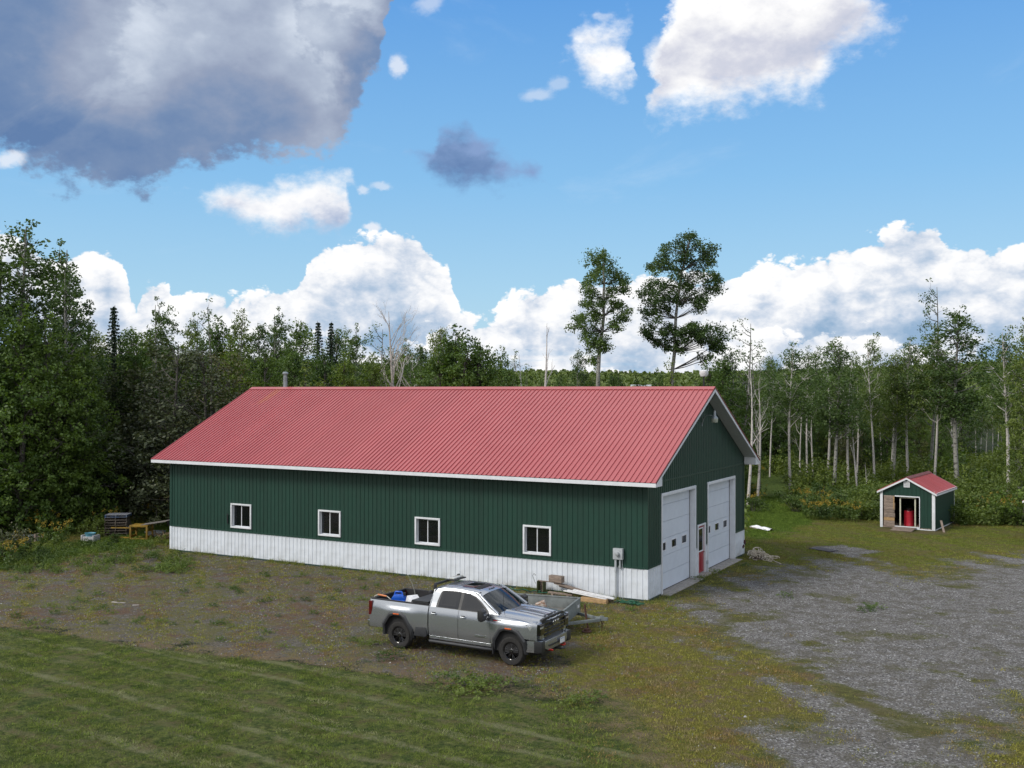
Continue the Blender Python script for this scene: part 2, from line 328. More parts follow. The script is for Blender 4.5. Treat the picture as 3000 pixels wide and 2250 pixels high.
# ------------------------------------------------------------------ mesh builder
class MB:
    def __init__(s): s.v = []; s.f = []
    def add(s, vs, fs):
        b = len(s.v); s.v += [tuple(q) for q in vs]; s.f += [tuple(b + i for i in f) for f in fs]; return s
    def box(s, x0, x1, y0, y1, z0, z1, M=None):
        vs = [Vector((x, y, z)) for z in (z0, z1) for y in (y0, y1) for x in (x0, x1)]
        if M is not None: vs = [M @ q for q in vs]
        return s.add(vs, [(0, 2, 3, 1), (4, 5, 7, 6), (0, 1, 5, 4), (2, 6, 7, 3), (0, 4, 6, 2), (1, 3, 7, 5)])
    def beam(s, a, b, w, h, roll=0.0):
        a, b = Vector(a), Vector(b); d = b - a; L = d.length
        M = Matrix.Translation(a) @ d.to_track_quat('X', 'Z').to_matrix().to_4x4() @ Matrix.Rotation(roll, 4, 'X')
        return s.box(0, L, -w / 2, w / 2, -h / 2, h / 2, M)
    def tube(s, pts, r, n=8, cap=True):
        pts = [Vector(p) for p in pts]; k = len(pts)
        rs = r if isinstance(r, (list, tuple)) else [r] * k
        vs = []; prev = None
        for i, p in enumerate(pts):
            d = (pts[min(i + 1, k - 1)] - pts[max(i - 1, 0)]).normalized()
            ref = prev if prev is not None else (Vector((0, 0, 1)) if abs(d.z) < 0.9 else Vector((1, 0, 0)))
            u = (ref - d * ref.dot(d))
            u = u.normalized() if u.length > 1e-6 else d.orthogonal().normalized()
            prev = u; w = d.cross(u)
            for j in range(n):
                a = 2 * math.pi * j / n
                vs.append(p + (u * math.cos(a) + w * math.sin(a)) * rs[i])
        fs = [(i * n + j, i * n + (j + 1) % n, (i + 1) * n + (j + 1) % n, (i + 1) * n + j) for i in range(k - 1) for j in range(n)]
        if cap: fs += [tuple(range(n))[::-1], tuple((k - 1) * n + j for j in range(n))]
        return s.add(vs, fs)
    def lathe(s, prof, n=20, M=None, closed=False):
        """prof: list of (radius, height) about local Z"""
        k = len(prof); vs = []
        for r, z in prof:
            for j in range(n):
                a = 2 * math.pi * j / n
                q = Vector((r * math.cos(a), r * math.sin(a), z)); vs.append(M @ q if M is not None else q)
        fs = [(i * n + j, i * n + (j + 1) % n, (i + 1) * n + (j + 1) % n, (i + 1) * n + j) for i in range(k - 1) for j in range(n)]
        if closed: fs += [((k - 1) * n + j, (k - 1) * n + (j + 1) % n, (j + 1) % n, j) for j in range(n)]
        else: fs += [tuple(range(n))[::-1], tuple((k - 1) * n + j for j in range(n))]
        return s.add(vs, fs)
    def prism(s, poly, a, b, fn):
        """polygon (2D) swept from a to b; fn(u, v, t) -> 3D point"""
        n = len(poly)
        vs = [fn(u, v, a) for u, v in poly] + [fn(u, v, b) for u, v in poly]
        fs = [tuple(range(n))[::-1], tuple(n + i for i in range(n))] + [(i, (i + 1) % n, n + (i + 1) % n, n + i) for i in range(n)]
        return s.add(vs, fs)
    def grid(s, nu, nv, fn):
        vs = [fn(i / nu, j / nv) for i in range(nu + 1) for j in range(nv + 1)]
        fs = [(i * (nv + 1) + j, (i + 1) * (nv + 1) + j, (i + 1) * (nv + 1) + j + 1, i * (nv + 1) + j + 1) for i in range(nu) for j in range(nv)]
        return s.add(vs, fs)
    def mesh(s, name, m=None, smooth=None, recalc=True):
        me = bpy.data.meshes.new(name); me.from_pydata(s.v, [], s.f)
        if m is not None: me.materials.append(m)
        if recalc:
            bm = bmesh.new(); bm.from_mesh(me); bmesh.ops.recalc_face_normals(bm, faces=bm.faces); bm.to_mesh(me); bm.free()
        if smooth is not None:
            me.shade_smooth() if hasattr(me, 'shade_smooth') else None
            try: me.set_sharp_from_angle(angle=R(smooth))
            except Exception: pass
        me.update(); return me
    def build(s, name, m, parent=None, smooth=None, bevel=0.0, **kw):
        me = s.mesh(name, m, smooth)
        if bevel:
            bm = bmesh.new(); bm.from_mesh(me)
            ed = [e for e in bm.edges if len(e.link_faces) == 2 and e.calc_face_angle(0) > R(40)]
            bmesh.ops.bevel(bm, geom=ed, offset=bevel, segments=2, profile=0.6, affect='EDGES', clamp_overlap=True)
            bm.to_mesh(me); bm.free()
            me.shade_smooth()
            try: me.set_sharp_from_angle(angle=R(35))
            except Exception: pass
        return link(name, me, parent, **kw)

def link(name, me, parent=None, loc=None, rot=None, scale=None, **kw):
    o = bpy.data.objects.new(name, me); COL.objects.link(o)
    if parent is not None: o.parent = parent
    if loc is not None: o.location = loc
    if rot is not None: o.rotation_euler = rot
    if scale is not None: o.scale = scale if isinstance(scale, (tuple, list, Vector)) else (scale,) * 3
    for k, v in kw.items(): o[k] = v
    return o
def thing(name, label, cat, loc=(0, 0, 0), rotz=0.0, group=None, scale=None):
    if len(label.split()) > 16: print('LONG', label)
    o = link(name, None, None, loc, (0, 0, rotz), scale, label=label, category=cat)
    o.empty_display_size = 0.3
    if group: o['group'] = group
    return o
def np_mesh(name, V, F, m, cols=None, smooth=False, recalc=False):
    """V (n,3), F (k,4) or (k,3)"""
    me = bpy.data.meshes.new(name)
    n, k, q = len(V), len(F), F.shape[1]
    me.vertices.add(n); me.vertices.foreach_set('co', np.asarray(V, dtype=np.float32).ravel())
    me.loops.add(k * q); me.loops.foreach_set('vertex_index', F.astype(np.int32).ravel())
    me.polygons.add(k); me.polygons.foreach_set('loop_start', np.arange(0, k * q, q, dtype=np.int32))
    me.polygons.foreach_set('loop_total', np.full(k, q, dtype=np.int32))
    me.polygons.foreach_set('use_smooth', np.full(k, smooth, dtype=bool))
    if cols is not None:
        for nm, c in cols.items():
            a = me.color_attributes.new(nm, 'FLOAT_COLOR', 'POINT')
            a.data.foreach_set('color', np.asarray(c, dtype=np.float32).ravel())
    me.update(calc_edges=True); me.validate()
    if m is not None: me.materials.append(m)
    return me
def text_mesh(txt, size, depth, m):
    cu = bpy.data.curves.new('lettering', 'FONT'); cu.body = txt; cu.size = size; cu.extrude = depth; cu.align_x = 'CENTER'; cu.align_y = 'CENTER'
    cu.resolution_u = 3; cu.offset = size * 0.02
    o = bpy.data.objects.new('lettering', cu); COL.objects.link(o)
    dg = bpy.context.evaluated_depsgraph_get()
    me = bpy.data.meshes.new_from_object(o.evaluated_get(dg)); bpy.data.objects.remove(o)
    me.materials.clear(); me.materials.append(m); return me
# ------------------------------------------------------------------ ground
K = 1.35624
def gp(pts):                                    # outline of a patch of ground
    out = []
    for x, y in pts:
        q = at(x * K, max(y, 905) * K); out.append((q.x, q.y))
    return np.array(out)
Z_LAWN = gp([(-900, 1290), (-300, 1330), (0, 1357), (120, 1370), (300, 1398), (500, 1420), (700, 1440), (860, 1468), (960, 1488), (1100, 1500), (1240, 1508), (1300, 1530), (1345, 1600), (1400, 1665), (1500, 2400), (-900, 2400)])
Z_GRAV = gp([(1600, 2300), (1650, 1665), (1700, 1570), (1755, 1500), (1700, 1448), (1620, 1405), (1530, 1375), (1478, 1330), (1492, 1290), (1600, 1252), (1700, 1222), (1830, 1204), (1900, 1218), (1990, 1252), (2050, 1218), (2212, 1196), (2500, 1185), (2700, 1400), (2300, 1480), (2160, 1560), (2090, 1665), (2040, 2300)])
Z_GRAV2 = gp([(1735, 1184), (1815, 1176), (1905, 1192), (1850, 1201)])
Z_WEED = gp([(-900, 1270), (-200, 1262), (0, 1232), (150, 1203), (300, 1180), (369, 1172), (369, 1188), (700, 1212), (1396, 1298), (1480, 1290), (1500, 1330), (1420, 1350), (1300, 1380), (1260, 1430), (1300, 1500), (1240, 1512), (960, 1490), (700, 1442), (300, 1400), (0, 1357), (-300, 1330), (-900, 1290)])
Z_YEL = gp([(1225, 1330), (1400, 1305), (1500, 1288), (1490, 1340), (1560, 1390), (1700, 1440), (1765, 1500), (1710, 1570), (1660, 1665), (1640, 2200), (1420, 2200), (1340, 1580), (1290, 1520), (1180, 1480), (1240, 1420)])
Z_YEL2 = gp([(2050, 2000), (2085, 1665), (2160, 1560), (2300, 1490), (2600, 1440), (2900, 1700), (2500, 2300)])
Z_GRN = gp([(1600, 1215), (1590, 1050), (1640, 1028), (1700, 1035), (1720, 1110), (1900, 1128), (2060, 1136), (2400, 1138), (2700, 1140), (2700, 1190), (2212, 1192), (2050, 1212), (1960, 1240), (1900, 1212), (1700, 1216)])
Z_LUSH = gp([(-200, 1240), (0, 1205), (120, 1180), (300, 1150), (369, 1120), (369, 1160), (280, 1185), (150, 1205), (0, 1230), (-200, 1262)])
Z_MEADL = gp([(-200, 1190), (0, 1165), (200, 1115), (369, 1080), (500, 1075), (369, 1180), (150, 1205), (0, 1235), (-200, 1270)])
Z_TRACK = gp([(1600, 1175), (1604, 1035), (1640, 1018), (1695, 1024), (1716, 1058), (1708, 1092), (1760, 1120), (1700, 1150)])
Z_YARD = gp([(1300, 1330), (1440, 1290), (1600, 1200), (1700, 1120), (2212, 1128), (2900, 1128), (2900, 2300), (1250, 2300)])
def sdist(px, py, poly):
    """signed distance, positive inside"""
    d = np.full(px.shape, 1e9); ins = np.zeros(px.shape, bool)
    n = len(poly)
    for i in range(n):
        ax, ay = poly[i]; bx, by = poly[(i + 1) % n]
        ex, ey = bx - ax, by - ay
        t = np.clip(((px - ax) * ex + (py - ay) * ey) / (ex * ex + ey * ey + 1e-9), 0, 1)
        d = np.minimum(d, np.hypot(px - ax - t * ex, py - ay - t * ey))
        c = ((ay > py) != (by > py)) & (px < ex * (py - ay) / (ey + 1e-12 * (abs(ey) < 1e-12)) + ax)
        ins ^= c
    return np.where(ins, d, -d)
_PH = RNG.uniform(0, 6.28, (6, 14)); _DR = RNG.uniform(0, 6.28, (6, 14))
def wob(x, y, ch=0, wl=4.0):
    s = 0
    for i in range(14):
        k = 2 * math.pi / (wl * (0.72 ** i)); a = _DR[ch, i]
        s = s + math.pow(0.80, i) * np.sin(k * (x * math.cos(a) + y * math.sin(a)) + _PH[ch, i])
    return s / 2.2
def ss(a, b, x):
    t = np.clip((x - a) / (b - a), 0, 1); return t * t * (3 - 2 * t)
def terrain(x, y):
    r = np.hypot(x + 10, y - 5)
    z = ss(170, 330, r) * -5.0 + ss(330, 950, r) * 29.0
    z = z + ss(200, 500, r) * 3.5 * (np.sin(x * 0.0071 + 1.0) + np.sin(y * 0.0063 + x * 0.003))
    near = 1 - ss(30, 60, r)
    z = z + 0.02 * wob(x, y, 5, 3.0) * ss(0.6, 2.0, np.maximum.reduce([-25.9 - x, x - 0.1, -y, y - 13.0]) )
    return z
def zones(x, y):
    w = 0.30
    def z(poly, ch, soft=0.5, amp=0.35): return ss(-soft, soft, sdist(x, y, poly) + amp * wob(x, y, ch, 3.0))
    sdl_ = sdist(x, y, Z_LAWN); sf_ = 0.22 + 1.3 * ss(-4.0, 0.5, x); lawn = np.clip((sdl_ + (.12 + .5 * ss(-4.0, .5, x)) * wob(x, y, 0, 3.0) + sf_) / (2 * sf_), 0, 1)
    grav = np.maximum(z(Z_GRAV, 1, 2.6, 1.5), z(Z_GRAV2, 1, 0.5, 0.3)) * (1 - lawn)
    yel = np.maximum(z(Z_YEL, 2, 1.8, 1.0), z(Z_YEL2, 2, 1.8, 1.0)) * (1 - lawn)
    weed = z(Z_WEED, 3, 1.6, 1.0) * (1 - lawn)
    grn = z(Z_GRN, 4, 1.8, 1.0)
    lush = np.maximum(z(Z_LUSH, 4, 0.6, 0.5), z(Z_TRACK, 4, 1.0, 0.6) * .85)
    mead = np.maximum(z(Z_MEADL, 4, 1.0, 0.5), z(Z_YARD, 4, 1.0, 0.5))
    return lawn, grav, yel, weed, grn, lush, mead
def axis_coords(lo, hi, step, far):
    c = list(np.arange(lo, hi + step / 2, step)); s = step; a = hi
    while a < far: s *= 1.28; a += s; c.append(a)
    s = step; a = lo
    while a > -far: s *= 1.28; a -= s; c.insert(0, a)
    return np.array(c)
def ground_mat():
    m = bpy.data.materials.new('ground_surface'); m.use_nodes = True
    t = NT(m.node_tree)
    bs = t.new('ShaderNodeBsdfPrincipled'); o = t.new('ShaderNodeOutputMaterial'); t.l.new(bs.outputs[0], o.inputs[0])
    pos = t.new('ShaderNodeNewGeometry').outputs['Position']
    A = t.new('ShaderNodeVertexColor', layer_name='zone_a'); B = t.new('ShaderNodeVertexColor', layer_name='zone_b')
    lawn, grav, yel = t.sep(A.outputs[0])[:3]; weed = A.outputs[1]
    grn, lush, mead = t.sep(B.outputs[0])[:3]
    n_big = t.noise(pos, 0.35, 6, 0.6); n_mid = t.noise(pos, 1.6, 7, 0.62); n_fine = t.noise(pos, 11.0, 6, 0.65); n_vf = t.noise(pos, 42.0, 4, 0.7)
    def thr(wt, k=0.55, soft=0.22):     # sharp ragged edge between zones
        e = t.m('ADD', wt, t.m('MULTIPLY', t.m('SUBTRACT', t.m('ADD', t.m('MULTIPLY', n_mid, 0.40), t.m('ADD', t.m('MULTIPLY', n_fine, 0.30), t.m('MULTIPLY', n_vf, 0.30))), 0.5), k * 5))
        return t.sstep(e, 0.5 - soft, 0.5 + soft)
    # stones
    def stones(scale, ramp):
        v = t.new('ShaderNodeTexVoronoi'); t.put(v.inputs['Vector'], pos); t.put(v.inputs['Scale'], scale)
        vc = t.sep(v.outputs['Color'])[0]
        return t.ramp(vc, ramp), v.outputs['Distance']
    gcol, gd = stones(26.0, [(0.0, (0.085, 0.080, 0.074)), (0.35, (0.168, 0.160, 0.150)), (0.7, (0.255, 0.245, 0.230)), (0.90, (0.34, 0.33, 0.31)), (0.96, (0.45, 0.45, 0.45)), (1.0, (0.65, 0.65, 0.65))])
    gcol = t.mix(t.sstep(n_mid, 0.45, 0.62, 0, 0.7), gcol, t.ramp(n_vf, [(0.35, (0.085, 0.078, 0.055)), (0.65, (0.17, 0.155, 0.125))]))
    scol, _ = stones(20.0, [(0.0, (0.090, 0.086, 0.074)), (0.5, (0.160, 0.152, 0.134)), (0.86, (0.23, 0.222, 0.20)), (0.965, (0.24, 0.23, 0.22)), (1.0, (0.55, 0.55, 0.54))])
    scol = t.mix(0.45, scol, t.ramp(n_fine, [(0.3, (0.07, 0.056, 0.045)), (0.7, (0.17, 0.145, 0.12))]))
    # weeds growing in the stony soil: ochre, rust, green
    wcol = t.mix(t.sstep(t.noise(pos, 0.32, 6, 0.62, 0.5), 0.47, 0.56), t.ramp(n_vf, [(0.35, (0.075, 0.080, 0.020)), (0.65, (0.20, 0.185, 0.060))]), t.ramp(n_vf, [(0.3, (0.090, 0.045, 0.024)), (0.7, (0.22, 0.13, 0.075))]))
    wcov = t.m('MULTIPLY', t.sstep(t.m('ADD', t.m('MULTIPLY', n_mid, 0.5), t.m('MULTIPLY', n_fine, 0.5)), 0.44, 0.53), t.sstep(t.noise(pos, 0.8, 5, 0.6), 0.38, 0.50, 0.25, 1.0))
    weedc = t.mix(t.m('MULTIPLY', wcov, 0.75), scol, wcol)
    ycol = t.ramp(t.m('ADD', t.m('MULTIPLY', n_fine, 0.5), t.m('MULTIPLY', n_vf, 0.5)), [(0.36, (0.055, 0.060, 0.014)), (0.5, (0.145, 0.135, 0.026)), (0.64, (0.24, 0.21, 0.06))])
    ycol = t.mix(t.sstep(n_mid, 0.50, 0.60, 0, 0.85), ycol, t.ramp(n_vf, [(0.35, (0.085, 0.058, 0.036)), (0.65, (0.22, 0.165, 0.115))]))
    ycol = t.mix(t.sstep(n_mid, 0.42, 0.33, 0, 0.6), ycol, scol)
    # mown lawn with pale clipping rows along the mower's track
    dvec = (math.cos(R(-4)), math.sin(R(-4)))
    px, py, _ = t.sep(pos)[:3]
    perp = t.m('ADD', t.m('MULTIPLY', px, -dvec[1]), t.m('MULTIPLY', py, dvec[0]))
    alng = t.m('ADD', t.m('MULTIPLY', px, dvec[0]), t.m('MULTIPLY', py, dvec[1]))
    sv = t.comb(t.m('MULTIPLY', alng, 0.10), t.m('ADD', perp, t.m('MULTIPLY', n_big, 1.2)), 0.0)
    wv = t.m('ADD', t.m('DIVIDE', t.m('ADD', perp, t.m('MULTIPLY', n_big, 0.5)), 1.15), 0.0)
    tri = t.m('ABSOLUTE', t.m('SUBTRACT', t.m('FRACT', wv), 0.5))
    mline = t.m('MULTIPLY', t.sstep(tri, 0.31, 0.46), t.sstep(t.noise(sv, 0.9, 3, 0.6), 0.42, 0.58))
    streak = t.m('ADD', t.m('MULTIPLY', t.noise(sv, 1.5, 3, 0.6), 0.8), t.m('MULTIPLY', n_fine, 0.2))
    n_cl = t.noise(pos, 5.0, 3, 0.6)
    lcol = t.ramp(t.m('ADD', t.m('MULTIPLY', n_fine, 0.5), t.m('MULTIPLY', n_vf, 0.5)), [(0.34, (0.034, 0.048, 0.012)), (0.5, (0.090, 0.112, 0.030)), (0.66, (0.165, 0.178, 0.060))])
    lcol = t.mix(1.0, lcol, t.ramp(n_cl, [(0.36, (0.42, 0.5, 0.42)), (0.5, (1, 1, 1)), (0.64, (1.45, 1.4, 1.3))]), 'MULTIPLY')
    lcol = t.mix(t.sstep(streak, 0.52, 0.60, 0, 0.75), lcol, t.ramp(n_vf, [(0.3, (0.095, 0.095, 0.042)), (0.7, (0.19, 0.175, 0.085))]))
    lcol = t.mix(t.m('MULTIPLY', mline, 0.95), lcol, t.ramp(n_vf, [(0.35, (0.14, 0.15, 0.07)), (0.65, (0.25, 0.25, 0.13))]))
    lcol = t.mix(t.sstep(n_mid, 0.52, 0.62, 0, 0.55), lcol, t.ramp(n_vf, [(0.35, (0.085, 0.07, 0.03)), (0.65, (0.19, 0.15, 0.075))]))
    lcol = t.mix(t.sstep(n_mid, 0.47, 0.38, 0, 0.6), lcol, t.ramp(n_vf, [(0.35, (0.012, 0.028, 0.006)), (0.65, (0.06, 0.11, 0.02))]))
    gcolr = t.ramp(t.m('ADD', t.m('MULTIPLY', n_fine, 0.5), t.m('MULTIPLY', n_vf, 0.5)), [(0.36, (0.045, 0.058, 0.014)), (0.5, (0.100, 0.112, 0.026)), (0.64, (0.17, 0.17, 0.05))])
    gcolr = t.mix(t.sstep(n_big, 0.40, 0.54, 0, 0.8), gcolr, t.ramp(n_vf, [(0.3, (0.09, 0.075, 0.03)), (0.7, (0.20, 0.155, 0.07))]))
    base = t.ramp(n_fine, [(0.3, (0.012, 0.018, 0.007)), (0.7, (0.045, 0.06, 0.02))])
    far = t.vm('LENGTH', pos)
    field = t.ramp(t.noise(pos, 0.008, 4, 0.5), [(0.40, (0.06, 0.095, 0.025)), (0.5, (0.10, 0.15, 0.035)), (0.6, (0.17, 0.19, 0.06))])
    base = t.mix(t.sstep(far, 230, 420), base, field)
    c = t.mix(mead, base, t.mix(0.5, gcolr, lcol))
    c = t.mix(thr(grn), c, gcolr)
    c = t.mix(thr(lush, 0.4), c, t.ramp(n_fine, [(0.35, (0.04, 0.07, 0.012)), (0.65, (0.13, 0.18, 0.035))]))
    c = t.mix(thr(weed), c, weedc)
    c = t.mix(thr(yel, 0.6), c, ycol)
    # grass creeps into the gravel in patches
    gk = t.m('SUBTRACT', grav, t.m('MULTIPLY', t.sstep(n_big, 0.50, 0.62), 0.55))
    gm = thr(gk, 0.5, 0.25)
    c = t.mix(gm, c, gcol)
    straw = t.m('MULTIPLY', B.outputs[1], t.sstep(t.m('ADD', n_fine, n_mid), 0.85, 1.1))
    c = t.mix(t.m('MULTIPLY', straw, 0.8), c, t.ramp(n_vf, [(0.35, (0.12, 0.08, 0.045)), (0.65, (0.30, 0.24, 0.15))]))
    c = t.mix(thr(lawn, 0.10, 0.15), c, lcol)
    t.put(bs.inputs['Base Color'], c)
    bs.inputs['Roughness'].default_value = 0.95
    bs.inputs['Specular IOR Level'].default_value = 0.15
    b = t.new('ShaderNodeBump'); b.inputs['Strength'].default_value = 1.0; b.inputs['Distance'].default_value = 0.12
    t.put(b.inputs['Height'], t.m('ADD', n_fine, t.m('MULTIPLY', t.m('ADD', n_vf, gd), 0.45))); t.l.new(b.outputs[0], bs.inputs['Normal'])
    return m
gx = axis_coords(-70, 28, 0.35, 3400); gy = axis_coords(-32, 62, 0.35, 3400)
GX, GY = np.meshgrid(gx, gy, indexing='ij')
fx, fy = GX.ravel(), GY.ravel()
zn = zones(fx, fy)
idx = np.arange(len(fx)).reshape(GX.shape)
gF = np.stack([idx[:-1, :-1], idx[1:, :-1], idx[1:, 1:], idx[:-1, 1:]], -1).reshape(-1, 4)
gV = np.stack([fx, fy, terrain(fx, fy)], 1)
ca = np.stack([zn[0], zn[1], zn[2], zn[3]], 1); sdl = sdist(fx, fy, Z_LAWN); cb = np.stack([zn[4], zn[5], zn[6], ss(-1.6, -.2, sdl) * (1 - ss(-.1, .3, sdl))], 1)
ground = link('ground', np_mesh('ground', gV, gF, ground_mat(), {'zone_a': ca, 'zone_b': cb}, smooth=True), kind='structure')

# ------------------------------------------------------------------ metal-clad workshop
BL, BW, HT, HW = 25.745, 12.91, 4.50, 1.25
OV, OG = 0.7125, 0.61
EAZ, RZ = 4.64, 8.26
SL = (RZ - EAZ) / (BW / 2 + OV)
roof_z = lambda y: RZ - abs(y - BW / 2) * SL
barn = thing('workshop', 'long green metal workshop with white wainscot and red steel roof', 'workshop')
def rib_profile(w, nr=4, depth=0.026, rw=0.026):
    """(u, out) points of a ribbed sheet of width w"""
    p = w / nr; pts = []
    for i in range(nr):
        u = i * p
        pts += [(u, 0.0), (u + 0.008, depth), (u + 0.008 + rw, depth), (u + 0.016 + rw, 0.0)]
    pts.append((w, 0.0)); return pts
def ribbed(w, z0, z1, nr=4, depth=0.019, holes=(), top=None):
    """sheet in local (u, out, z); holes = (u0,u1,z0,z1); top(u) optional slanted top"""
    pr = rib_profile(w, nr, depth)
    us = sorted(set([q[0] for q in pr] + [min(max(h[i], 0), w) for h in holes for i in (0, 1)]))
    xs = np.array([q[0] for q in pr]); ys = np.array([q[1] for q in pr])
    zs = sorted(set([z0, z1] + [min(max(h[i], z0), z1) for h in holes for i in (2, 3)]))
    mb = MB()
    for i in range(len(us) - 1):
        a, b = us[i], us[i + 1]
        if b - a < 1e-5: continue
        oa, ob = float(np.interp(a, xs, ys)), float(np.interp(b, xs, ys))
        for k in range(len(zs) - 1):
            c, d = zs[k], zs[k + 1]
            um, zm = (a + b) / 2, (c + d) / 2
            if any(h[0] < um < h[1] and h[2] < zm < h[3] for h in holes): continue
            ta = top(a) if top and k == len(zs) - 2 else d; tb = top(b) if top and k == len(zs) - 2 else d
            if ta <= c + 0.002 and tb <= c + 0.002: continue
            mb.add([(a, -oa, c), (b, -ob, c), (b, -ob, max(tb, c)), (a, -oa, max(ta, c))], [(0, 1, 2, 3)])
    return mb
def wall_run(length, origin, rotz, z0, z1, m, name, holes=(), nr=4, top=None, sheet=0.9144, parent=barn):
    n = max(1, round(length / sheet)); w = length / n; cache = None
    for i in range(n):
        hs = [(h[0] - i * w, h[1] - i * w, h[2], h[3]) for h in holes if h[0] < (i + 1) * w and h[1] > i * w and h[2] < z1 and h[3] > z0]
        if not hs and top is None:
            if cache is None: cache = ribbed(w, z0, z1, nr).mesh(name, m, recalc=False)
            me = cache
        else:
            mbx = ribbed(w, z0, z1, nr, holes=hs, top=(lambda u, i=i: top(u + i * w)) if top else None)
            if not mbx.f: continue
            me = mbx.mesh(name, m, recalc=False)
        c, s = math.cos(rotz), math.sin(rotz)
        link(name, me, parent, (origin[0] + c * i * w, origin[1] + s * i * w, 0), (0, 0, rotz))
WIN = [(-21.6, -20.27), (-16.15, -14.85), (-10.77, -9.47), (-5.42, -4.13)]
WZ = (1.43, 2.62)
H1 = [(a + BL, b + BL, WZ[0], WZ[1]) for a, b in WIN]
wall_run(BL, (-BL, 0, 0), 0, HW + 0.05, HT, GREEN, 'wall_panel', H1)
wall_run(BL, (-BL, 0, 0), 0, 0.06, HW, WHITE, 'wainscot_panel')
D1, D2, RD = (1.45, 5.60), (7.20, 11.36), (5.86, 6.92)
HD = [(D1[0], D1[1], -1, 4.03), (D2[0], D2[1], -1, 4.03), (RD[0], RD[1], -1, 2.27)]
for (a, b) in ((0, D1[0]), (D1[1], RD[0]), (RD[1], D2[0]), (D2[1], BW)):
    wall_run(b - a, (0, a, 0), math.pi / 2, 0.06, HW, WHITE, 'wainscot_panel', nr=max(1, round((b - a) / 0.2286)) , sheet=max(b - a, .1))
wall_run(BW, (0, 0, 0), math.pi / 2, HW + 0.05, HT, GREEN, 'wall_panel', HD)
wall_run(BW, (0, 0, 0), math.pi / 2, HT + 0.05, RZ, GREEN, 'gable_panel', top=lambda u: roof_z(u) - 0.13)
# hidden sides
wall_run(BL, (0, BW, 0), math.pi, HW + 0.05, HT, GREEN, 'wall_panel')
wall_run(BL, (0, BW, 0), math.pi, 0.06, HW, WHITE, 'wainscot_panel')
wall_run(BW, (-BL, BW, 0), -math.pi / 2, HW + 0.05, HT, GREEN, 'wall_panel')
wall_run(BW, (-BL, BW, 0), -math.pi / 2, 0.06, HW, WHITE, 'wainscot_panel')
wall_run(BW, (-BL, BW, 0), -math.pi / 2, HT + 0.05, RZ, GREEN, 'gable_panel', top=lambda u: roof_z(u) - 0.13)
# trims
def part(name, m, mb, parent=barn, **kw): return mb.build(name, m, parent, **kw)
part('belly_trim', GREEN, MB().box(-BL - .03, .035, -.035, -.001, HW - .01, HW + .055)
     .box(.001, .035, -.001, D1[0] - .06, HW - .01, HW + .055).box(.001, .035, D2[1] + .06, BW + .03, HW - .01, HW + .055)
     .box(.001, .04, .0, BW, HT - .01, HT + .055).box(-BL - .035, -BL - .001, 0, BW, HW - .01, HW + .055).box(-BL, 0, BW + .001, BW + .035, HW - .01, HW + .055))
part('base_trim', mat('base_trim_green', (0.022, 0.05, 0.042), 0.6), MB().box(-BL - .03, .03, -.03, .02, -.06, .07).box(-.02, .03, .02, D1[0] - .06, -.06, .07).box(-.02, .03, D2[1] + .06, BW, -.06, .07).box(-BL - .03, -BL, 0.02, BW, -.06, .07).box(-BL, 0, BW, BW + .03, -.06, .07))
def corner(x, y, sx, sy, z0, z1, m, nm):
    part(nm, m, MB().box(min(x, x - sx * .11), max(x, x - sx * .11), min(y + sy * .032, y), max(y + sy * .032, y), z0, z1)
         .box(min(x, x + sx * .032), max(x, x + sx * .032), min(y + sy * .032, y - sy * .11), max(y + sy * .032, y - sy * .11), z0, z1))
for (x, y, sx, sy) in ((0, 0, 1, -1), (-BL, 0, -1, -1), (0, BW, 1, 1), (-BL, BW, -1, 1)):
    corner(x, y, sx, sy, HW + .06, HT - .02, GREEN, 'corner_trim'); corner(x, y, sx, sy, .08, HW - .02, WHITE, 'corner_trim')
part('floor_slab', CONC, MB().box(-BL + .05, -.02, .05, BW - .05, -.2, .03))
# inside: rafters hidden, dull ceiling liner
part('ceiling_liner', mat('ceiling_liner', (0.10, 0.09, 0.08), .8), MB().box(-BL + .06, -.3, .06, BW - .06, 4.2, 4.25))
# roof sheets
nroof = 30; XR0, XR1 = -BL - OG, OG; rw = (XR1 - XR0) / nroof; slope_len = math.hypot(BW / 2 + OV, RZ - EAZ); ang = math.atan(SL)
rs = ribbed(rw, 0, slope_len, 4, 0.034).mesh('roof_panel', ROOF, recalc=False)
for i in range(nroof):
    link('roof_panel', rs, barn, (XR0 + i * rw, -OV, EAZ + .0), (ang - math.pi / 2, 0, 0))
    link('roof_panel', rs, barn, (XR1 - i * rw, BW + OV, EAZ), (ang - math.pi / 2, 0, math.pi))
# under-roof deck, ridge cap, rake trim
for sgn in (1, -1):
    fn = lambda u, v, t, sgn=sgn: (t, BW / 2 + sgn * u, v)
    hw = BW / 2 + OV
    part('roof_deck', DARK, MB().prism([(0.02, RZ - .015), (hw - .01, EAZ - .012), (hw - .01, EAZ - .05), (0.02, RZ - .06)], XR0 + .02, XR1 - .02, fn))
    part('ridge_cap', ROOF, MB().prism([(0.0, RZ + .045), (0.24, RZ + .045 - .24 * SL), (0.24, RZ + .026 - .24 * SL), (0.0, RZ + .03)], XR0 - .01, XR1 + .01, fn))
    for (xa, xb) in ((XR1, XR1 + .02), (XR0 - .02, XR0)):
        part('rake_trim', DKRED, MB().prism([(0, RZ + .03), (hw + .01, EAZ + .03), (hw + .01, EAZ - .05), (0, RZ - .05)], xa, xb, fn))
    for (xa, xb) in ((XR1 - .03, XR1 + .012), (XR0 - .012, XR0 + .03)):
        part('rake_board', TRIM, MB().prism([(0, RZ - .052), (hw, EAZ - .052), (hw, EAZ - .16), (0.0, RZ - .20)], xa, xb, fn))
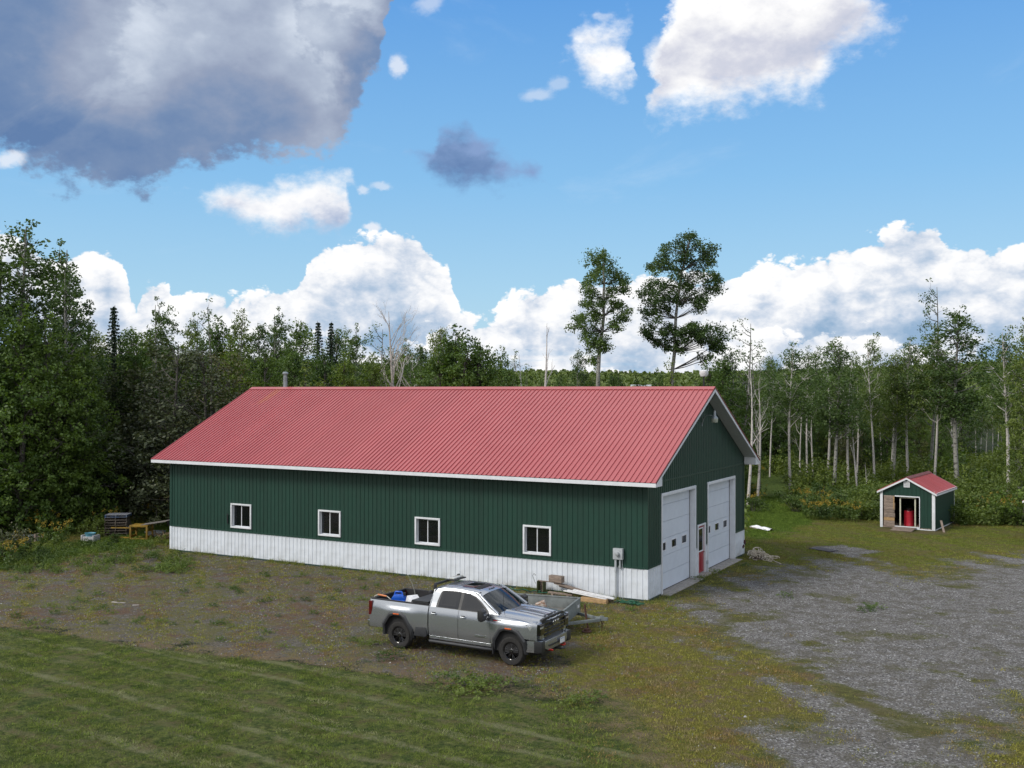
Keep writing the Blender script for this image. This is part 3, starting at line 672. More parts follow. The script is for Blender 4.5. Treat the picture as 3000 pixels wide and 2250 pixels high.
part('fascia', TRIM, MB().box(XR0, XR1 + .01, -OV - .012, -OV + .02, EAZ - .165, EAZ - .018), label='white fascia board along the front eave')
part('fascia', TRIM, MB().box(XR0, XR1 + .01, BW + OV - .02, BW + OV + .012, EAZ - .165, EAZ - .018))
def soffit_strips():
    mb = MB(); z = EAZ - .15
    n = 90
    for k in range(n):
        a = XR0 + .03 + (XR1 - XR0 - .06) * k / n; b = a + (XR1 - XR0) / n * .93
        mb.box(a, b, -OV + .02, -.0, z, z + .01); mb.box(a, b, BW, BW + OV - .02, z, z + .01)
    return mb
part('eave_soffit', SOFFIT, soffit_strips(), kind='stuff')
def rake_soffit(x0, x1):
    mb = MB(); n = 78; hw = BW / 2 + OV * .0
    for sgn in (1, -1):
        for k in range(n):
            a = .01 + hw * k / n; b = a + hw / n * .92
            q = []
            for u in (a, b):
                for dz in (-.15, -.14):
                    q += [(x0, BW / 2 + sgn * u, roof_z(BW / 2 + u) + dz), (x1, BW / 2 + sgn * u, roof_z(BW / 2 + u) + dz)]
            mb.add(q, [(0, 1, 3, 2), (4, 6, 7, 5), (0, 4, 5, 1), (2, 3, 7, 6), (0, 2, 6, 4), (1, 5, 7, 3)])
    return mb
part('rake_soffit', SOFFIT, rake_soffit(.03, OG - .03), kind='stuff')
part('rake_soffit', SOFFIT, rake_soffit(-BL - OG + .03, -BL - .03), kind='stuff')
for xa, xb in ((.03, OG - .005), (-BL - OG + .005, -BL - .03)):
    for sgn in (1, -1):
        part('eave_return', TRIM, MB().prism([(-.0, EAZ - .165), (OV - .02, EAZ - .165), (OV - .02, EAZ - .06), (-.0, EAZ + OV * SL - .155)], xa, xb,
             lambda u, v, t, sgn=sgn: (t, (-u if sgn > 0 else BW + u), v)))
# windows
GLASSD = None
def glass_mat(name, tint=(0.02, 0.025, 0.028), tr=0.35):
    m = bpy.data.materials.new(name); m.use_nodes = True
    t = NT(m.node_tree)
    g = t.new('ShaderNodeBsdfGlossy'); g.inputs['Roughness'].default_value = 0.02; g.inputs['Color'].default_value = (0.9, 0.95, 1, 1)
    tp = t.new('ShaderNodeBsdfTransparent'); tp.inputs[0].default_value = (tr, tr, tr, 1)
    d = t.new('ShaderNodeBsdfDiffuse'); d.inputs[0].default_value = (*tint, 1)
    ad = t.new('ShaderNodeMixShader'); ad.inputs[0].default_value = 0.25; t.l.new(tp.outputs[0], ad.inputs[1]); t.l.new(d.outputs[0], ad.inputs[2])
    fr = t.new('ShaderNodeFresnel'); fr.inputs[0].default_value = 1.5
    wob_ = t.new('ShaderNodeBump'); wob_.inputs['Strength'].default_value = 0.03
    t.put(wob_.inputs['Height'], t.noise(t.new('ShaderNodeTexCoord').outputs['Object'], 2.0, 2)); t.l.new(wob_.outputs[0], g.inputs['Normal'])
    mx = t.new('ShaderNodeMixShader'); t.l.new(fr.outputs[0], mx.inputs[0]); t.l.new(ad.outputs[0], mx.inputs[1]); t.l.new(g.outputs[0], mx.inputs[2])
    o = t.new('ShaderNodeOutputMaterial'); t.l.new(mx.outputs[0], o.inputs[0])
    return m
PANE = glass_mat('window_glass', tr=0.55)
def frame_rect(mb, x0, x1, z0, z1, w, y0, y1):
    mb.box(x0, x1, y0, y1, z0, z0 + w); mb.box(x0, x1, y0, y1, z1 - w, z1)
    mb.box(x0, x0 + w, y0, y1, z0 + w, z1 - w); mb.box(x1 - w, x1, y0, y1, z0 + w, z1 - w); return mb
for k, (a, b) in enumerate(WIN):
    fr = part('window', TRIM, frame_rect(MB(), a - .0, b + .0, WZ[0], WZ[1], .075, -.055, .03), bevel=.006)
    part('jamb', TRIM, frame_rect(MB(), a + .055, b - .055, WZ[0] + .055, WZ[1] - .055, .02, .03, .16), fr)
    xm = (a + b) / 2 - .02
    part('sash', TRIM, frame_rect(MB(), xm - .02, b - .078, WZ[0] + .078, WZ[1] - .078, .035, .035, .07), fr)
    part('pane', PANE, MB().box(xm + .017, b - .115, .05, .055, WZ[0] + .115, WZ[1] - .115), fr)
    part('sash', TRIM, frame_rect(MB(), a + .078, xm + .015, WZ[0] + .078, WZ[1] - .078, .022, .10, .13), fr)
    part('pane', PANE, MB().box(a + .101, xm - .008, .112, .117, WZ[0] + .101, WZ[1] - .101), fr)
# shelf seen through the leftmost window
sh = thing('wall_shelf', 'small cluttered shelf just inside the leftmost workshop window', 'shelf', (-21.25, 1.2, 0))
part('board', WOODN, MB().box(-.6, .6, -.15, .15, 2.16, 2.19), sh)
part('post', WOODN, MB().box(-.6, -.55, -.15, .15, .03, 2.5).box(.55, .6, -.15, .15, .03, 2.5), sh)
bx = thing('carton', 'white carton standing on the shelf inside the leftmost window', 'box', (-21.2, 1.2, 2.19))
part('body', WPAINT, MB().box(-.12, .12, -.1, .1, 0, .22), bx); part('flap', WOODN, MB().box(-.35, -.16, -.1, .1, 0.0, .30), bx)
hk = part('latch_hook', BLACKP, MB().tube([(-21.86, -.05, 2.06), (-21.80, -.09, 2.08), (-21.72, -.05, 2.05)], .022, 6).box(-21.83, -21.77, -.06, -.03, 1.62, 2.02).box(-21.81, -21.79, -.075, -.05, 1.82, 1.86))
# overhead doors
LITE = glass_mat('door_lite_glass', (0.05, 0.05, 0.05), .25)
DOORW = mat('door_enamel', (0.60, 0.65, 0.72), 0.4, var=0.03, scale=2)
for n, (a, b) in enumerate((D1, D2)):
    dn = 'left' if n == 0 else 'right'
    rc = -.22
    fr = part('door_frame', TRIM, MB().box(-.0, .05, a - .0, a + .10, 0.0, 4.03).box(.0, .05, b - .10, b, 0.0, 4.03).box(.0, .05, a + .10, b - .10, 3.90, 4.03)
              .box(rc - .03, -.0, a + .06, a + .10, 0.02, 3.9).box(rc - .03, -.0, b - .10, b - .06, 0.02, 3.9).box(rc - .03, -.0, a + .10, b - .10, 3.90, 3.94), bevel=.004)
    od = part('overhead_door', DARK, MB().box(rc - .06, rc - .045, a + .10, b - .10, .03, 3.90))
    hsec = .69; litez = (2 * hsec + .24, 2 * hsec + .59)
    cy = (a + b) / 2
    for k in range(6):
        z0 = .04 + k * hsec; z1 = min(z0 + hsec - .012, 3.895)
        mb = MB()
        if k == 2:
            ys = [a + .10]
            for c in (-1.25, 0, 1.25): ys += [cy + c - .29, cy + c + .29]
            ys.append(b - .10)
            for i in range(len(ys) - 1):
                if i % 2: mb.box(rc - .045, rc, ys[i], ys[i + 1], z0, litez[0]); mb.box(rc - .045, rc, ys[i], ys[i + 1], litez[1], z1)
                else: mb.box(rc - .045, rc, ys[i], ys[i + 1], z0, z1)
        else: mb.box(rc - .045, rc, a + .10, b - .10, z0, z1)
        so = link('section', mb.mesh('section', DOORW), od)
    for c in (-1.25, 0, 1.25):
        fm = MB()
        q = .045
        y0, y1 = cy + c - .31, cy + c + .31
        z0, z1 = litez[0] - .02, litez[1] + .02
        fm.box(rc, rc + .018, y0, y1, z0, z0 + q).box(rc, rc + .018, y0, y1, z1 - q, z1).box(rc, rc + .018, y0, y0 + q, z0 + q, z1 - q).box(rc, rc + .018, y1 - q, y1, z0 + q, z1 - q)
        lf = link('lite_frame', fm.mesh('lite_frame', TRIM), od)
        link('pane', MB().box(rc - .03, rc - .02, y0 + .02, y1 - .02, z0 + .02, z1 - .02).mesh('pane', LITE), od)
    part('door_sill', CONC, MB().box(-.25, .38, a - .05, b + .05, -.1, .035), bevel=.01)
    part('weather_strip', BLACKP, MB().box(rc - .01, rc + .012, a + .10, a + .125, .04, 3.9).box(rc - .01, rc + .012, b - .125, b - .10, .04, 3.9).box(rc - .01, rc + .012, a + .1, b - .1, .036, .06))
# red entry door
fr = part('door_frame', TRIM, MB().box(-.12, .05, RD[0], RD[0] + .07, .0, 2.27).box(-.12, .05, RD[1] - .07, RD[1], .0, 2.27).box(-.12, .05, RD[0] + .07, RD[1] - .07, 2.20, 2.27), bevel=.004)
dr = part('entry_door', REDP, MB().box(-.08, -.04, RD[0] + .07, RD[1] - .07, .10, 2.2), label='red entry door with tall upper light')
y0, y1 = RD[0] + .07, RD[1] - .07
part('lite_frame', TRIM, MB().box(-.04, -.015, y0 + .10, y0 + .15, 1.05, 2.1).box(-.04, -.015, y1 - .17, y1 - .12, 1.05, 2.1).box(-.04, -.015, y0 + .15, y1 - .17, 1.05, 1.1).box(-.04, -.015, y0 + .15, y1 - .17, 2.05, 2.1), dr)
part('pane', LITE, MB().box(-.039, -.03, y0 + .15, y1 - .17, 1.1, 2.05), dr)
part('door_panel', REDP, MB().box(-.04, -.025, y0 + .12, y0 + .4, .22, .88).box(-.04, -.025, y0 + .48, y1 - .12, .22, .88), dr, bevel=.006)
part('handle', CHROME, MB().tube([(-.04, y1 - .06, 1.0), (.03, y1 - .06, 1.0), (.03, y1 - .16, 1.0)], .013, 6), dr)
part('kick_plate', CHROME, MB().box(-.04, -.034, y0 + .02, y1 - .02, .10, .14), dr)
part('door_sill', CONC, MB().box(-.12, .3, RD[0] - .02, RD[1] + .02, -.1, .09), bevel=.01)
part('outlet_box', GREYP, MB().box(.03, .10, 7.02, 7.12, .42, .58).box(.035, .06, 7.055, 7.075, .0, .42), bevel=.008)
# meter and conduits
mt = part('meter_box', GREYP, MB().box(-1.37, -.97, -.17, -.02, 1.55, 1.98), bevel=.012)
part('meter_dial', mat('meter_glass', (0.30, 0.32, 0.33), .1, coat=1), MB().lathe([(.085, 0), (.085, .05), (.07, .09), (.03, .105)], 20, Matrix.Translation((-1.17, -.17, 1.77)) @ Matrix.Rotation(math.pi / 2, 4, 'X')), mt, smooth=40)
part('conduit', GREYP, MB().tube([(-1.28, -.09, 1.56), (-1.28, -.09, 1.05)], .05, 10).tube([(-1.28, -.09, 1.06), (-1.28, -.09, -.05)], .038, 10), mt, smooth=40)
part('conduit', GREYP, MB().tube([(-1.10, -.09, 1.56), (-1.10, -.09, 1.28), (-1.10, -.05, 1.20)], .036, 10).tube([(-1.12, -.06, 1.26), (-1.12, -.02, 1.26)], .06, 10).tube([(-1.02, -.06, 1.55), (-1.02, -.04, 1.15), (-1.02, -.04, -.02)], .010, 6), mt, smooth=40)
# yard light under the gable peak
ar = part('light_arm', GALV, MB().tube([(.02, 6.48, 6.62), (.05, 6.48, 6.75), (.12, 6.48, 6.95), (.26, 6.48, 7.05), (.42, 6.48, 7.03), (.52, 6.48, 7.01)], .022, 8).box(.0, .03, 6.44, 6.52, 6.55, 6.72), smooth=40)
lh = part('yard_light', GALV, MB().lathe([(.03, .32), (.05, .31), (.05, .25), (.055, .24), (.075, .08), (.15, .0), (.155, -.03)], 18, Matrix.Translation((.58, 6.48, 6.93))), smooth=35, label='yard light with pale lens under the gable peak')
part('lens', mat('lamp_lens', (0.40, 0.42, 0.34), .25, coat=.5), MB().lathe([(.150, -.03), (.155, -.10), (.14, -.20), (.09, -.215)], 18, Matrix.Translation((.58, 6.48, 6.93))), lh, smooth=35)
# chimney
ch = part('chimney', GALV, MB().lathe([(.12, 0), (.12, .95)], 16, Matrix.Translation((-24.35, 6.95, 7.95))), smooth=40, label='steel stove chimney behind the ridge')
part('chimney_cap', GALV, MB().lathe([(.10, .95), (.10, 1.05), (.17, 1.07), (.17, 1.13), (.10, 1.20), (.02, 1.21)], 16, Matrix.Translation((-24.35, 6.95, 7.95))), ch, smooth=35)
part('flashing', CHROME, MB().lathe([(.24, .0), (.20, .12), (.14, .24), (.125, .30)], 16, Matrix.Translation((-24.35, 6.75, 7.98))), ch, smooth=40)
# ------------------------------------------------------------------ pickup truck
def paint_mat():
    m = bpy.data.materials.new('silver_paint'); m.use_nodes = True
    t = NT(m.node_tree)
    bs = t.new('ShaderNodeBsdfPrincipled'); o = t.new('ShaderNodeOutputMaterial'); t.l.new(bs.outputs[0], o.inputs[0])
    co = t.new('ShaderNodeTexCoord').outputs['Object']
    n = t.noise(co, 1.5, 4)
    z = t.sep(co)[2]
    dust = t.m('MULTIPLY', t.sstep(z, 0.85, 0.45), t.sstep(t.noise(co, 5, 6, 0.65), 0.35, 0.7))
    c = t.mix(n, (0.31, 0.33, 0.355), (0.335, 0.355, 0.38))
    c = t.mix(t.m('MULTIPLY', dust, 0.35), c, (0.16, 0.13, 0.10))
    t.put(bs.inputs['Base Color'], c)
    bs.inputs['Metallic'].default_value = 0.72; bs.inputs['Roughness'].default_value = 0.27
    bs.inputs['Coat Weight'].default_value = 0.8; bs.inputs['Coat Roughness'].default_value = 0.04
    return m
PAINT = paint_mat()
TINT = mat('tinted_glass', (0.006, 0.007, 0.009), 0.02, var=0.0, spec=0.7, coat=0.0)
WSG = glass_mat('windshield_glass', (0.02, 0.03, 0.035), 0.5)
RUBBER = mat('tyre_rubber', (0.022, 0.021, 0.020), 0.85, var=0.2, scale=14, bump=0.25, bscale=40)
RIMB = mat('black_rim', (0.012, 0.012, 0.013), 0.18, 0.3, coat=0.6)
LINER = mat('bed_liner', (0.016, 0.016, 0.018), 0.75, bump=0.2)
CLAD = mat('black_cladding', (0.026, 0.028, 0.032), 0.55, bump=0.08)
REDL = mat('red_lens', (0.10, 0.004, 0.006), 0.12, coat=1)
LENS = mat('clear_lens', (0.55, 0.57, 0.60), 0.12, 0.5, coat=1)
AMBER = mat('amber_marker', (0.75, 0.14, 0.03), 0.25, coat=1)
TX, TY = -4.18, -9.50
truck = thing('pickup_truck', 'silver four door pickup truck with black wheels parked beside the trailer', 'pickup truck', (TX, TY, 0), R(-0.4))
def tp(name, m, mb, parent=truck, **kw): return mb.build(name, m, parent, **kw)
def ly(z):      # half width of the lower body at height z
    return float(np.interp(z, [0.45, 0.56, 0.72, 0.95, 1.18, 1.27, 1.34, 1.42, 1.48], [0.93, 0.985, 1.015, 1.025, 1.02, 1.012, 0.99, 0.965, 0.945]))
ARCH_R = [(-0.52, 0.40), (-0.50, 0.72), (-0.30, 1.00), (-0.16, 1.06), (0.10, 1.06), (0.24, 0.97), (0.44, 0.64), (0.46, 0.40)]
ARCH_F = [(3.50, 0.40), (3.54, 0.70), (3.72, 0.99), (3.86, 1.05), (4.14, 1.04), (4.28, 0.97), (4.47, 0.74), (4.49, 0.40)]
def zlow(x, base=0.52):
    for a in (ARCH_R, ARCH_F):
        if a[0][0] < x < a[-1][0]: return max(base, float(np.interp(x, [p[0] for p in a], [p[1] for p in a])))
    return base
def side(xs, ztop, base=0.52, sg=-1, nz=9, bulge=None, push=0.0):
    mb = MB()
    zt = ztop if callable(ztop) else (lambda x: ztop)
    vs = []
    for x in xs:
        lo = zlow(x, base(x) if callable(base) else base); hi = zt(x)
        for j in range(nz + 1):
            z = lo + (hi - lo) * j / nz
            y = ly(z) + push + (bulge(x, z) if bulge else 0)
            vs.append((x, sg * y, z))
    n = nz + 1
    mb.add(vs, [(i * n + j, (i + 1) * n + j, (i + 1) * n + j + 1, i * n + j + 1) for i in range(len(xs) - 1) for j in range(nz)])
    return mb
def xr(a, b, step=0.06, extra=()):
    n = max(1, round((b - a) / step)); s = set(round(a + (b - a) * i / n, 4) for i in range(n + 1)) | set(e for e in extra if a < e < b)
    return sorted(s)
def flarebulge(c):
    return lambda x, z: 0.035 * math.exp(-((x - c) / 0.62) ** 4) * ss(0.6, 0.9, z) * (1 - ss(1.18, 1.34, z))
axr = [p[0] for p in ARCH_R]; axf = [p[0] for p in ARCH_F]
for sg in (-1, 1):
    bed = tp('bed_side', PAINT, side(xr(-1.13, 1.10, 0.05, axr), lambda x: 1.455 + 0.01 * ss(0.3, -0.9, x), lambda x: 0.60 + 0.0 * x, sg, 12, flarebulge(0)), smooth=32)
    tp('bed_rail', LINER, MB().box(-1.12, 1.10, min(sg * .86, sg * .955), max(sg * .86, sg * .955), 1.44, 1.485), bevel=.012)
    tp('door', PAINT, side(xr(1.135, 2.20, 0.08), 1.445, 0.56, sg, 10), smooth=32)
    tp('door', PAINT, side(xr(2.212, 3.335, 0.08), 1.44, 0.56, sg, 10), smooth=32)
    tp('front_fender', PAINT, side(xr(3.347, 4.92, 0.05, axf), lambda x: 1.36 - 0.045 * ss(3.9, 4.9, x) + 0.09 * ss(3.75, 3.35, x), lambda x: 0.56 + .30 * ss(4.45, 4.5, x), sg, 12, flarebulge(4.04)), smooth=32)
    # wheel arch flares
    for arch, cx in ((ARCH_R, 0.0), (ARCH_F, 4.04)):
        mb = MB(); vs = []; k = len(arch)
        for i, (x, z) in enumerate(arch):
            ox = x + (x - cx - (-.02)) * 0.19; oz = z + (0.115 if z > .5 else 0.0) + (0.0 if z > .9 else 0)
            if z < .5: ox = x + (.11 if x > cx else -.11)
            elif z < .9: ox = x + (.10 if x > cx else -.10); oz = z + .06
            else: ox = x + (.05 if x > cx + .2 else -.05 if x < cx - .2 else 0)
            yb = ly(z)
            for (px, pz, py) in ((ox, oz, yb - .01), (ox, oz, yb + .045), ((ox + x) / 2, (oz + z) / 2, yb + .075), (x, z, yb + .065), (x, z, yb - .25)):
                vs.append((px, sg * py, pz))
        mb.add(vs, [(i * 5 + j, (i + 1) * 5 + j, (i + 1) * 5 + j + 1, i * 5 + j + 1) for i in range(k - 1) for j in range(4)])
        fl = tp('wheel_flare', CLAD, mb, smooth=25)
        tp('side_marker', AMBER, MB().box(cx - .17 + .02, cx + .07, min(sg * 1.095, sg * 1.108), max(sg * 1.095, sg * 1.108), 1.095, 1.13), fl, bevel=.004)
        tp('wheel_well', DARK, MB().prism([(p[0], p[1]) for p in arch], sg * .5, sg * .96, lambda u, v, t: (u, t, v)))
    # greenhouse side
    def gy(z): return float(np.interp(z, [1.42, 1.48, 1.95, 2.02], [0.955, 0.925, 0.745, 0.70]))
    def gpoly(pts, off): 
        mb = MB(); n = len(pts)
        cx_ = sum(p[0] for p in pts) / n; cz_ = sum(p[1] for p in pts) / n
        # dense fan so that the panel follows the tumblehome
        vs = []; rings = 5
        for r_ in range(rings + 1):
            f = r_ / rings
            for (x, z) in pts:
                X_, Z_ = cx_ + (x - cx_) * f, cz_ + (z - cz_) * f
                vs.append((X_, sg * (gy(Z_) + off), Z_))
        mb.add(vs, [(r_ * n + i, r_ * n + (i + 1) % n, (r_ + 1) * n + (i + 1) % n, (r_ + 1) * n + i) for r_ in range(1, rings) for i in range(n)] + [tuple(n + i for i in range(n))])
        return mb
    tp('cab_side', PAINT, gpoly([(1.12, 1.43), (1.13, 1.62), (1.20, 1.86), (1.30, 1.975), (1.55, 2.015), (2.1, 2.02), (2.6, 1.985), (2.85, 1.915), (3.08, 1.79), (3.36, 1.60), (3.62, 1.43), (2.9, 1.425), (2.0, 1.42)], 0.0), smooth=40)
    gl = tp('window_surround', BLACKP, gpoly([(1.36, 1.445), (1.37, 1.60), (1.46, 1.90), (1.54, 1.945), (2.0, 1.965), (2.5, 1.935), (2.72, 1.865), (2.95, 1.73), (3.22, 1.52), (3.28, 1.435), (2.3, 1.43)], 0.004), smooth=60)
    tp('side_window', TINT, gpoly([(1.43, 1.465), (1.50, 1.88), (1.57, 1.925), (2.18, 1.94), (2.16, 1.46)], 0.009), gl, smooth=60)
    tp('side_window', TINT, gpoly([(2.26, 1.46), (2.29, 1.93), (2.48, 1.915), (2.70, 1.84), (2.92, 1.70), (3.14, 1.53), (3.18, 1.46)], 0.009), gl, smooth=60)
    for hx in (1.33, 2.39):
        tp('door_handle', PAINT, MB().tube([(hx - .10, sg * 1.02, 1.255), (hx - .07, sg * 1.055, 1.258), (hx + .07, sg * 1.055, 1.262), (hx + .10, sg * 1.02, 1.262)], .016, 8), smooth=40)
        tp('handle_cup', BLACKP, MB().box(hx - .06, hx + .06, min(sg * 1.0, sg * 1.018), max(sg * 1.0, sg * 1.018), 1.235, 1.30))
    tp('rocker', PAINT, MB().box(1.14, 3.36, min(sg * .90, sg * .975), max(sg * .90, sg * .975), .47, .548), bevel=.012)
    tp('rocker_strip', CHROME, MB().box(1.15, 3.33, min(sg * .97, sg * .995), max(sg * .97, sg * .995), .548, .562))
    tp('running_board', CLAD, MB().tube([(1.14, sg * .95, .40), (1.2, sg * 1.03, .41), (3.25, sg * 1.03, .41), (3.38, sg * .95, .40)], .048, 10).box(1.3, 1.36, min(sg * .6, sg * 1.0), max(sg * .6, sg * 1.0), .40, .45).box(3.05, 3.11, min(sg * .6, sg * 1.0), max(sg * .6, sg * 1.0), .40, .45), smooth=40)
    tp('bed_step', CLAD, MB().prism([(.58, .50), (.66, .78), (1.05, .80), (1.08, .56), (1.02, .50)], min(sg * .80, sg * 1.035), max(sg * .80, sg * 1.035), lambda u, v, t: (u, t, v)), bevel=.015)
    tp('mud_flap', BLACKP, MB().box(3.43, 3.47, min(sg * .78, sg * 1.05), max(sg * .78, sg * 1.05), .30, .62).box(.49, .52, min(sg * .78, sg * 1.05), max(sg * .78, sg * 1.05), .34, .62))
    # towing mirror
    mi = tp('mirror', BLACKP, MB().prism([(3.15, 1.30), (3.13, 1.60), (3.22, 1.64), (3.32, 1.58), (3.33, 1.33), (3.25, 1.27)], min(sg * 1.17, sg * 1.40), max(sg * 1.17, sg * 1.40), lambda u, v, t: (u, t, v)), bevel=.02)
    tp('mirror_arm', BLACKP, MB().tube([(3.25, sg * .94, 1.42), (3.24, sg * 1.08, 1.40), (3.24, sg * 1.2, 1.40)], .035, 8).tube([(3.27, sg * .97, 1.33), (3.26, sg * 1.0, 1.24)], .06, 8), mi, smooth=40)
    tp('mirror_glass', CHROME, MB().box(3.118, 3.126, min(sg * 1.19, sg * 1.38), max(sg * 1.19, sg * 1.38), 1.34, 1.57), mi)
    tp('signal_lamp', CHROME, MB().box(3.322, 3.336, min(sg * 1.22, sg * 1.37), max(sg * 1.22, sg * 1.37), 1.50, 1.515).box(3.322, 3.336, min(sg * 1.22, sg * 1.37), max(sg * 1.22, sg * 1.37), 1.465, 1.478), mi)
    # headlight, tail lamp
    hl = tp('headlight', mat('headlight_housing', (0.012, 0.012, 0.014), 0.1, coat=1), MB().prism([(4.54, 1.275), (4.93, 1.30), (4.975, 1.29), (4.975, .98), (4.78, .975), (4.66, 1.08)], 0, 1, lambda u, v, t: (u + .012, sg * ((1.028 if u < 4.95 else .98) - .22 * ss(4.62, 5.0, u) * .35 - (0.25 if t else 0)), v)), bevel=.008)
    tp('headlight_strip', LENS, MB().prism([(4.60, 1.235), (4.75, 1.25), (4.74, 1.20), (4.72, 1.17), (4.80, 1.02), (4.76, 1.005), (4.66, 1.14)], 0, 1, lambda u, v, t: (u + .01, sg * (1.036 - .08 * ss(4.62, 5.0, u) + .006 * t), v)), hl)
    tp('turn_signal', AMBER, MB().prism([(4.87, 1.20), (4.90, 1.20), (4.90, 1.02), (4.87, 1.02)], 0, 1, lambda u, v, t: (u + .01, sg * (1.005 + .006 * t), v)), hl)
    tp('headlight_lens', LENS, MB().box(4.978, 4.992, min(sg * .74, sg * .92), max(sg * .74, sg * .92), 1.17, 1.22), hl)
    tp('tail_lamp', REDL, MB().prism([(-1.15, 1.41), (-1.02, 1.42), (-1.01, 1.20), (-1.06, .98), (-1.15, .96)], min(sg * .84, sg * 1.032), max(sg * .84, sg * 1.032), lambda u, v, t: (u, t, v)), bevel=.01)
    tp('front_bumper', PAINT, MB().prism([(4.50, .80), (4.86, .83), (5.02, .80), (5.03, .56), (4.92, .47), (4.55, .47)], min(sg * .80, sg * 1.015), max(sg * .80, sg * 1.015), lambda u, v, t: (u, t * (1 - .09 * ss(4.7, 5.05, u)), v)), bevel=.025)
    tp('bumper_corner', BLACKP, MB().prism([(4.80, .81), (5.045, .80), (5.055, .50), (4.90, .46), (4.80, .47)], min(sg * .76, sg * .985), max(sg * .76, sg * .985), lambda u, v, t: (u, t * (1 - .03 * ss(4.7, 5.05, u)), v)), bevel=.02)
    tp('tow_hook', mat('red_hook', (0.55, 0.03, 0.015), .4), MB().tube([(4.95, sg * .47, .50), (5.10, sg * .45, .50), (5.13, sg * .41, .48), (5.10, sg * .37, .46), (4.95, sg * .37, .46)], .022, 8), smooth=40)
    # fender badge
    tp('vent_badge', BLACKP, MB().box(3.42, 3.74, min(sg * 1.0, sg * 1.012), max(sg * 1.0, sg * 1.012), 1.255, 1.315), bevel=.004)
    tp('vent_badge', REDL if False else mat('red_badge', (0.35, 0.02, 0.03), .25, coat=1), MB().box(3.45, 3.60, min(sg * 1.0, sg * 1.017), max(sg * 1.0, sg * 1.017), 1.27, 1.30))
# cab roof with crown and long ribs
def roofz(x, y):
    z = float(np.interp(x, [1.14, 1.22, 1.40, 1.9, 2.4, 2.75, 2.92], [1.93, 1.99, 2.03, 2.052, 2.045, 2.01, 1.965])) - 0.055 * (abs(y) / .72) ** 3
    for c in (-.52, -.36, .36, .52):
        z += 0.012 * math.exp(-((y - c) / .035) ** 2) * float(ss(1.2, 1.4, x) * (1 - ss(2.55, 2.75, x)))
    return z
xs_ = xr(1.14, 2.92, .09)
tp('cab_roof', PAINT, MB().grid(len(xs_) - 1, 40, lambda u, v: (xs_[round(u * (len(xs_) - 1))], (v - .5) * 1.47, roofz(xs_[round(u * (len(xs_) - 1))], (v - .5) * 1.47))), smooth=60)
tp('sunroof', TINT, MB().grid(6, 6, lambda u, v: (1.98 + u * .62, (v - .5) * .80, roofz(1.98 + u * .62, (v - .5) * .8) + .008)), smooth=60)
tp('sunroof_opening', DARK, MB().grid(3, 6, lambda u, v: (2.40 + u * .22, (v - .5) * .78, roofz(2.40 + u * .22, (v - .5) * .78) + .012)), smooth=60)
for yy in (-.62, -.12, 0, .12, .62):
    tp('roof_marker', AMBER if False else BLACKP, MB().lathe([(.045, 0), (.04, .018), (.02, .026)], 10, Matrix.Translation((2.80 - abs(yy) * .05, yy, roofz(2.80, yy) - .002)) @ Matrix.Scale(.6, 4, (1, 0, 0))), smooth=60)
# rear cab wall
tp('cab_back', PAINT, MB().prism([(-.955, .60), (.955, .60), (.955, 1.45), (.74, 1.95), (.5, 1.985), (-.5, 1.985), (-.74, 1.95), (-.955, 1.45)], 0, 1, lambda u, v, t: (1.13 + .02 * t + (.05 if v > 1.7 else 0), u, v)), bevel=.004)
tp('rear_window', TINT, MB().prism([(-.70, 1.50), (.70, 1.50), (.62, 1.86), (-.62, 1.86)], 0, 1, lambda u, v, t: (1.118 - .004 * t + (.04 if v > 1.7 else 0), u, v)))
# windshield between the pillars
def wsp(u, v, off=0.0):      # u: bottom->top, v: across
    y = (v - .5) * 2
    yb, yt = .86 * y, .69 * y
    xb, xt = 3.72 - .22 * y * y, 2.93 - .07 * y * y
    return (xb + (xt - xb) * u + .03 * math.sin(u * math.pi) + off, yb + (yt - yb) * u, 1.475 + (roofz(2.92, yt) - 1.475) * u + off)
tp('windshield', WSG, MB().grid(8, 14, lambda u, v: wsp(u, v)), smooth=60)
for sg in (-1, 1):
    tp('a_pillar', PAINT, MB().tube([(3.55, sg * .895, 1.45), (3.28, sg * .855, 1.63), (3.02, sg * .80, 1.80), (2.82, sg * .735, 1.93), (2.70, sg * .71, 1.975)], .045, 8), smooth=50)
tp('wiper_cowl', BLACKP, MB().grid(2, 12, lambda u, v: (3.70 + u * .10 - .22 * ((v - .5) * 2) ** 2, (v - .5) * 1.74, 1.478 - .012 * u)))
tp('wiper', BLACKP, MB().tube([(3.62, -.45, 1.50), (3.40, .10, 1.64)], .01, 5).tube([(3.66, .25, 1.50), (3.43, .62, 1.60)], .01, 5))
# cabin inside
cabi = tp('cabin', DARK, MB().box(1.2, 3.6, -.86, .86, .62, .68).box(3.2, 3.58, -.80, .80, .95, 1.40))
for sy in (-.42, .42):
    tp('seat', mat('seat_cloth', (0.03, 0.03, 0.032), .8), MB().box(2.35, 2.9, sy - .27, sy + .27, .80, 1.0).box(2.22, 2.38, sy - .27, sy + .27, .9, 1.55).box(2.22, 2.32, sy - .14, sy + .14, 1.57, 1.76), bevel=.04)
tp('steering_wheel', BLACKP, MB().tube([(3.08 - .06 * math.sin(a), .42 + .19 * math.cos(a), 1.36 + .17 * math.sin(a)) for a in np.linspace(0, 2 * math.pi, 17)], .016, 6).tube([(3.08, .24, 1.36), (3.08, .60, 1.36)], .02, 6), smooth=60)
tp('rear_view_mirror', BLACKP, MB().box(2.98, 3.0, -.13, .13, 1.76, 1.84), bevel=.01)
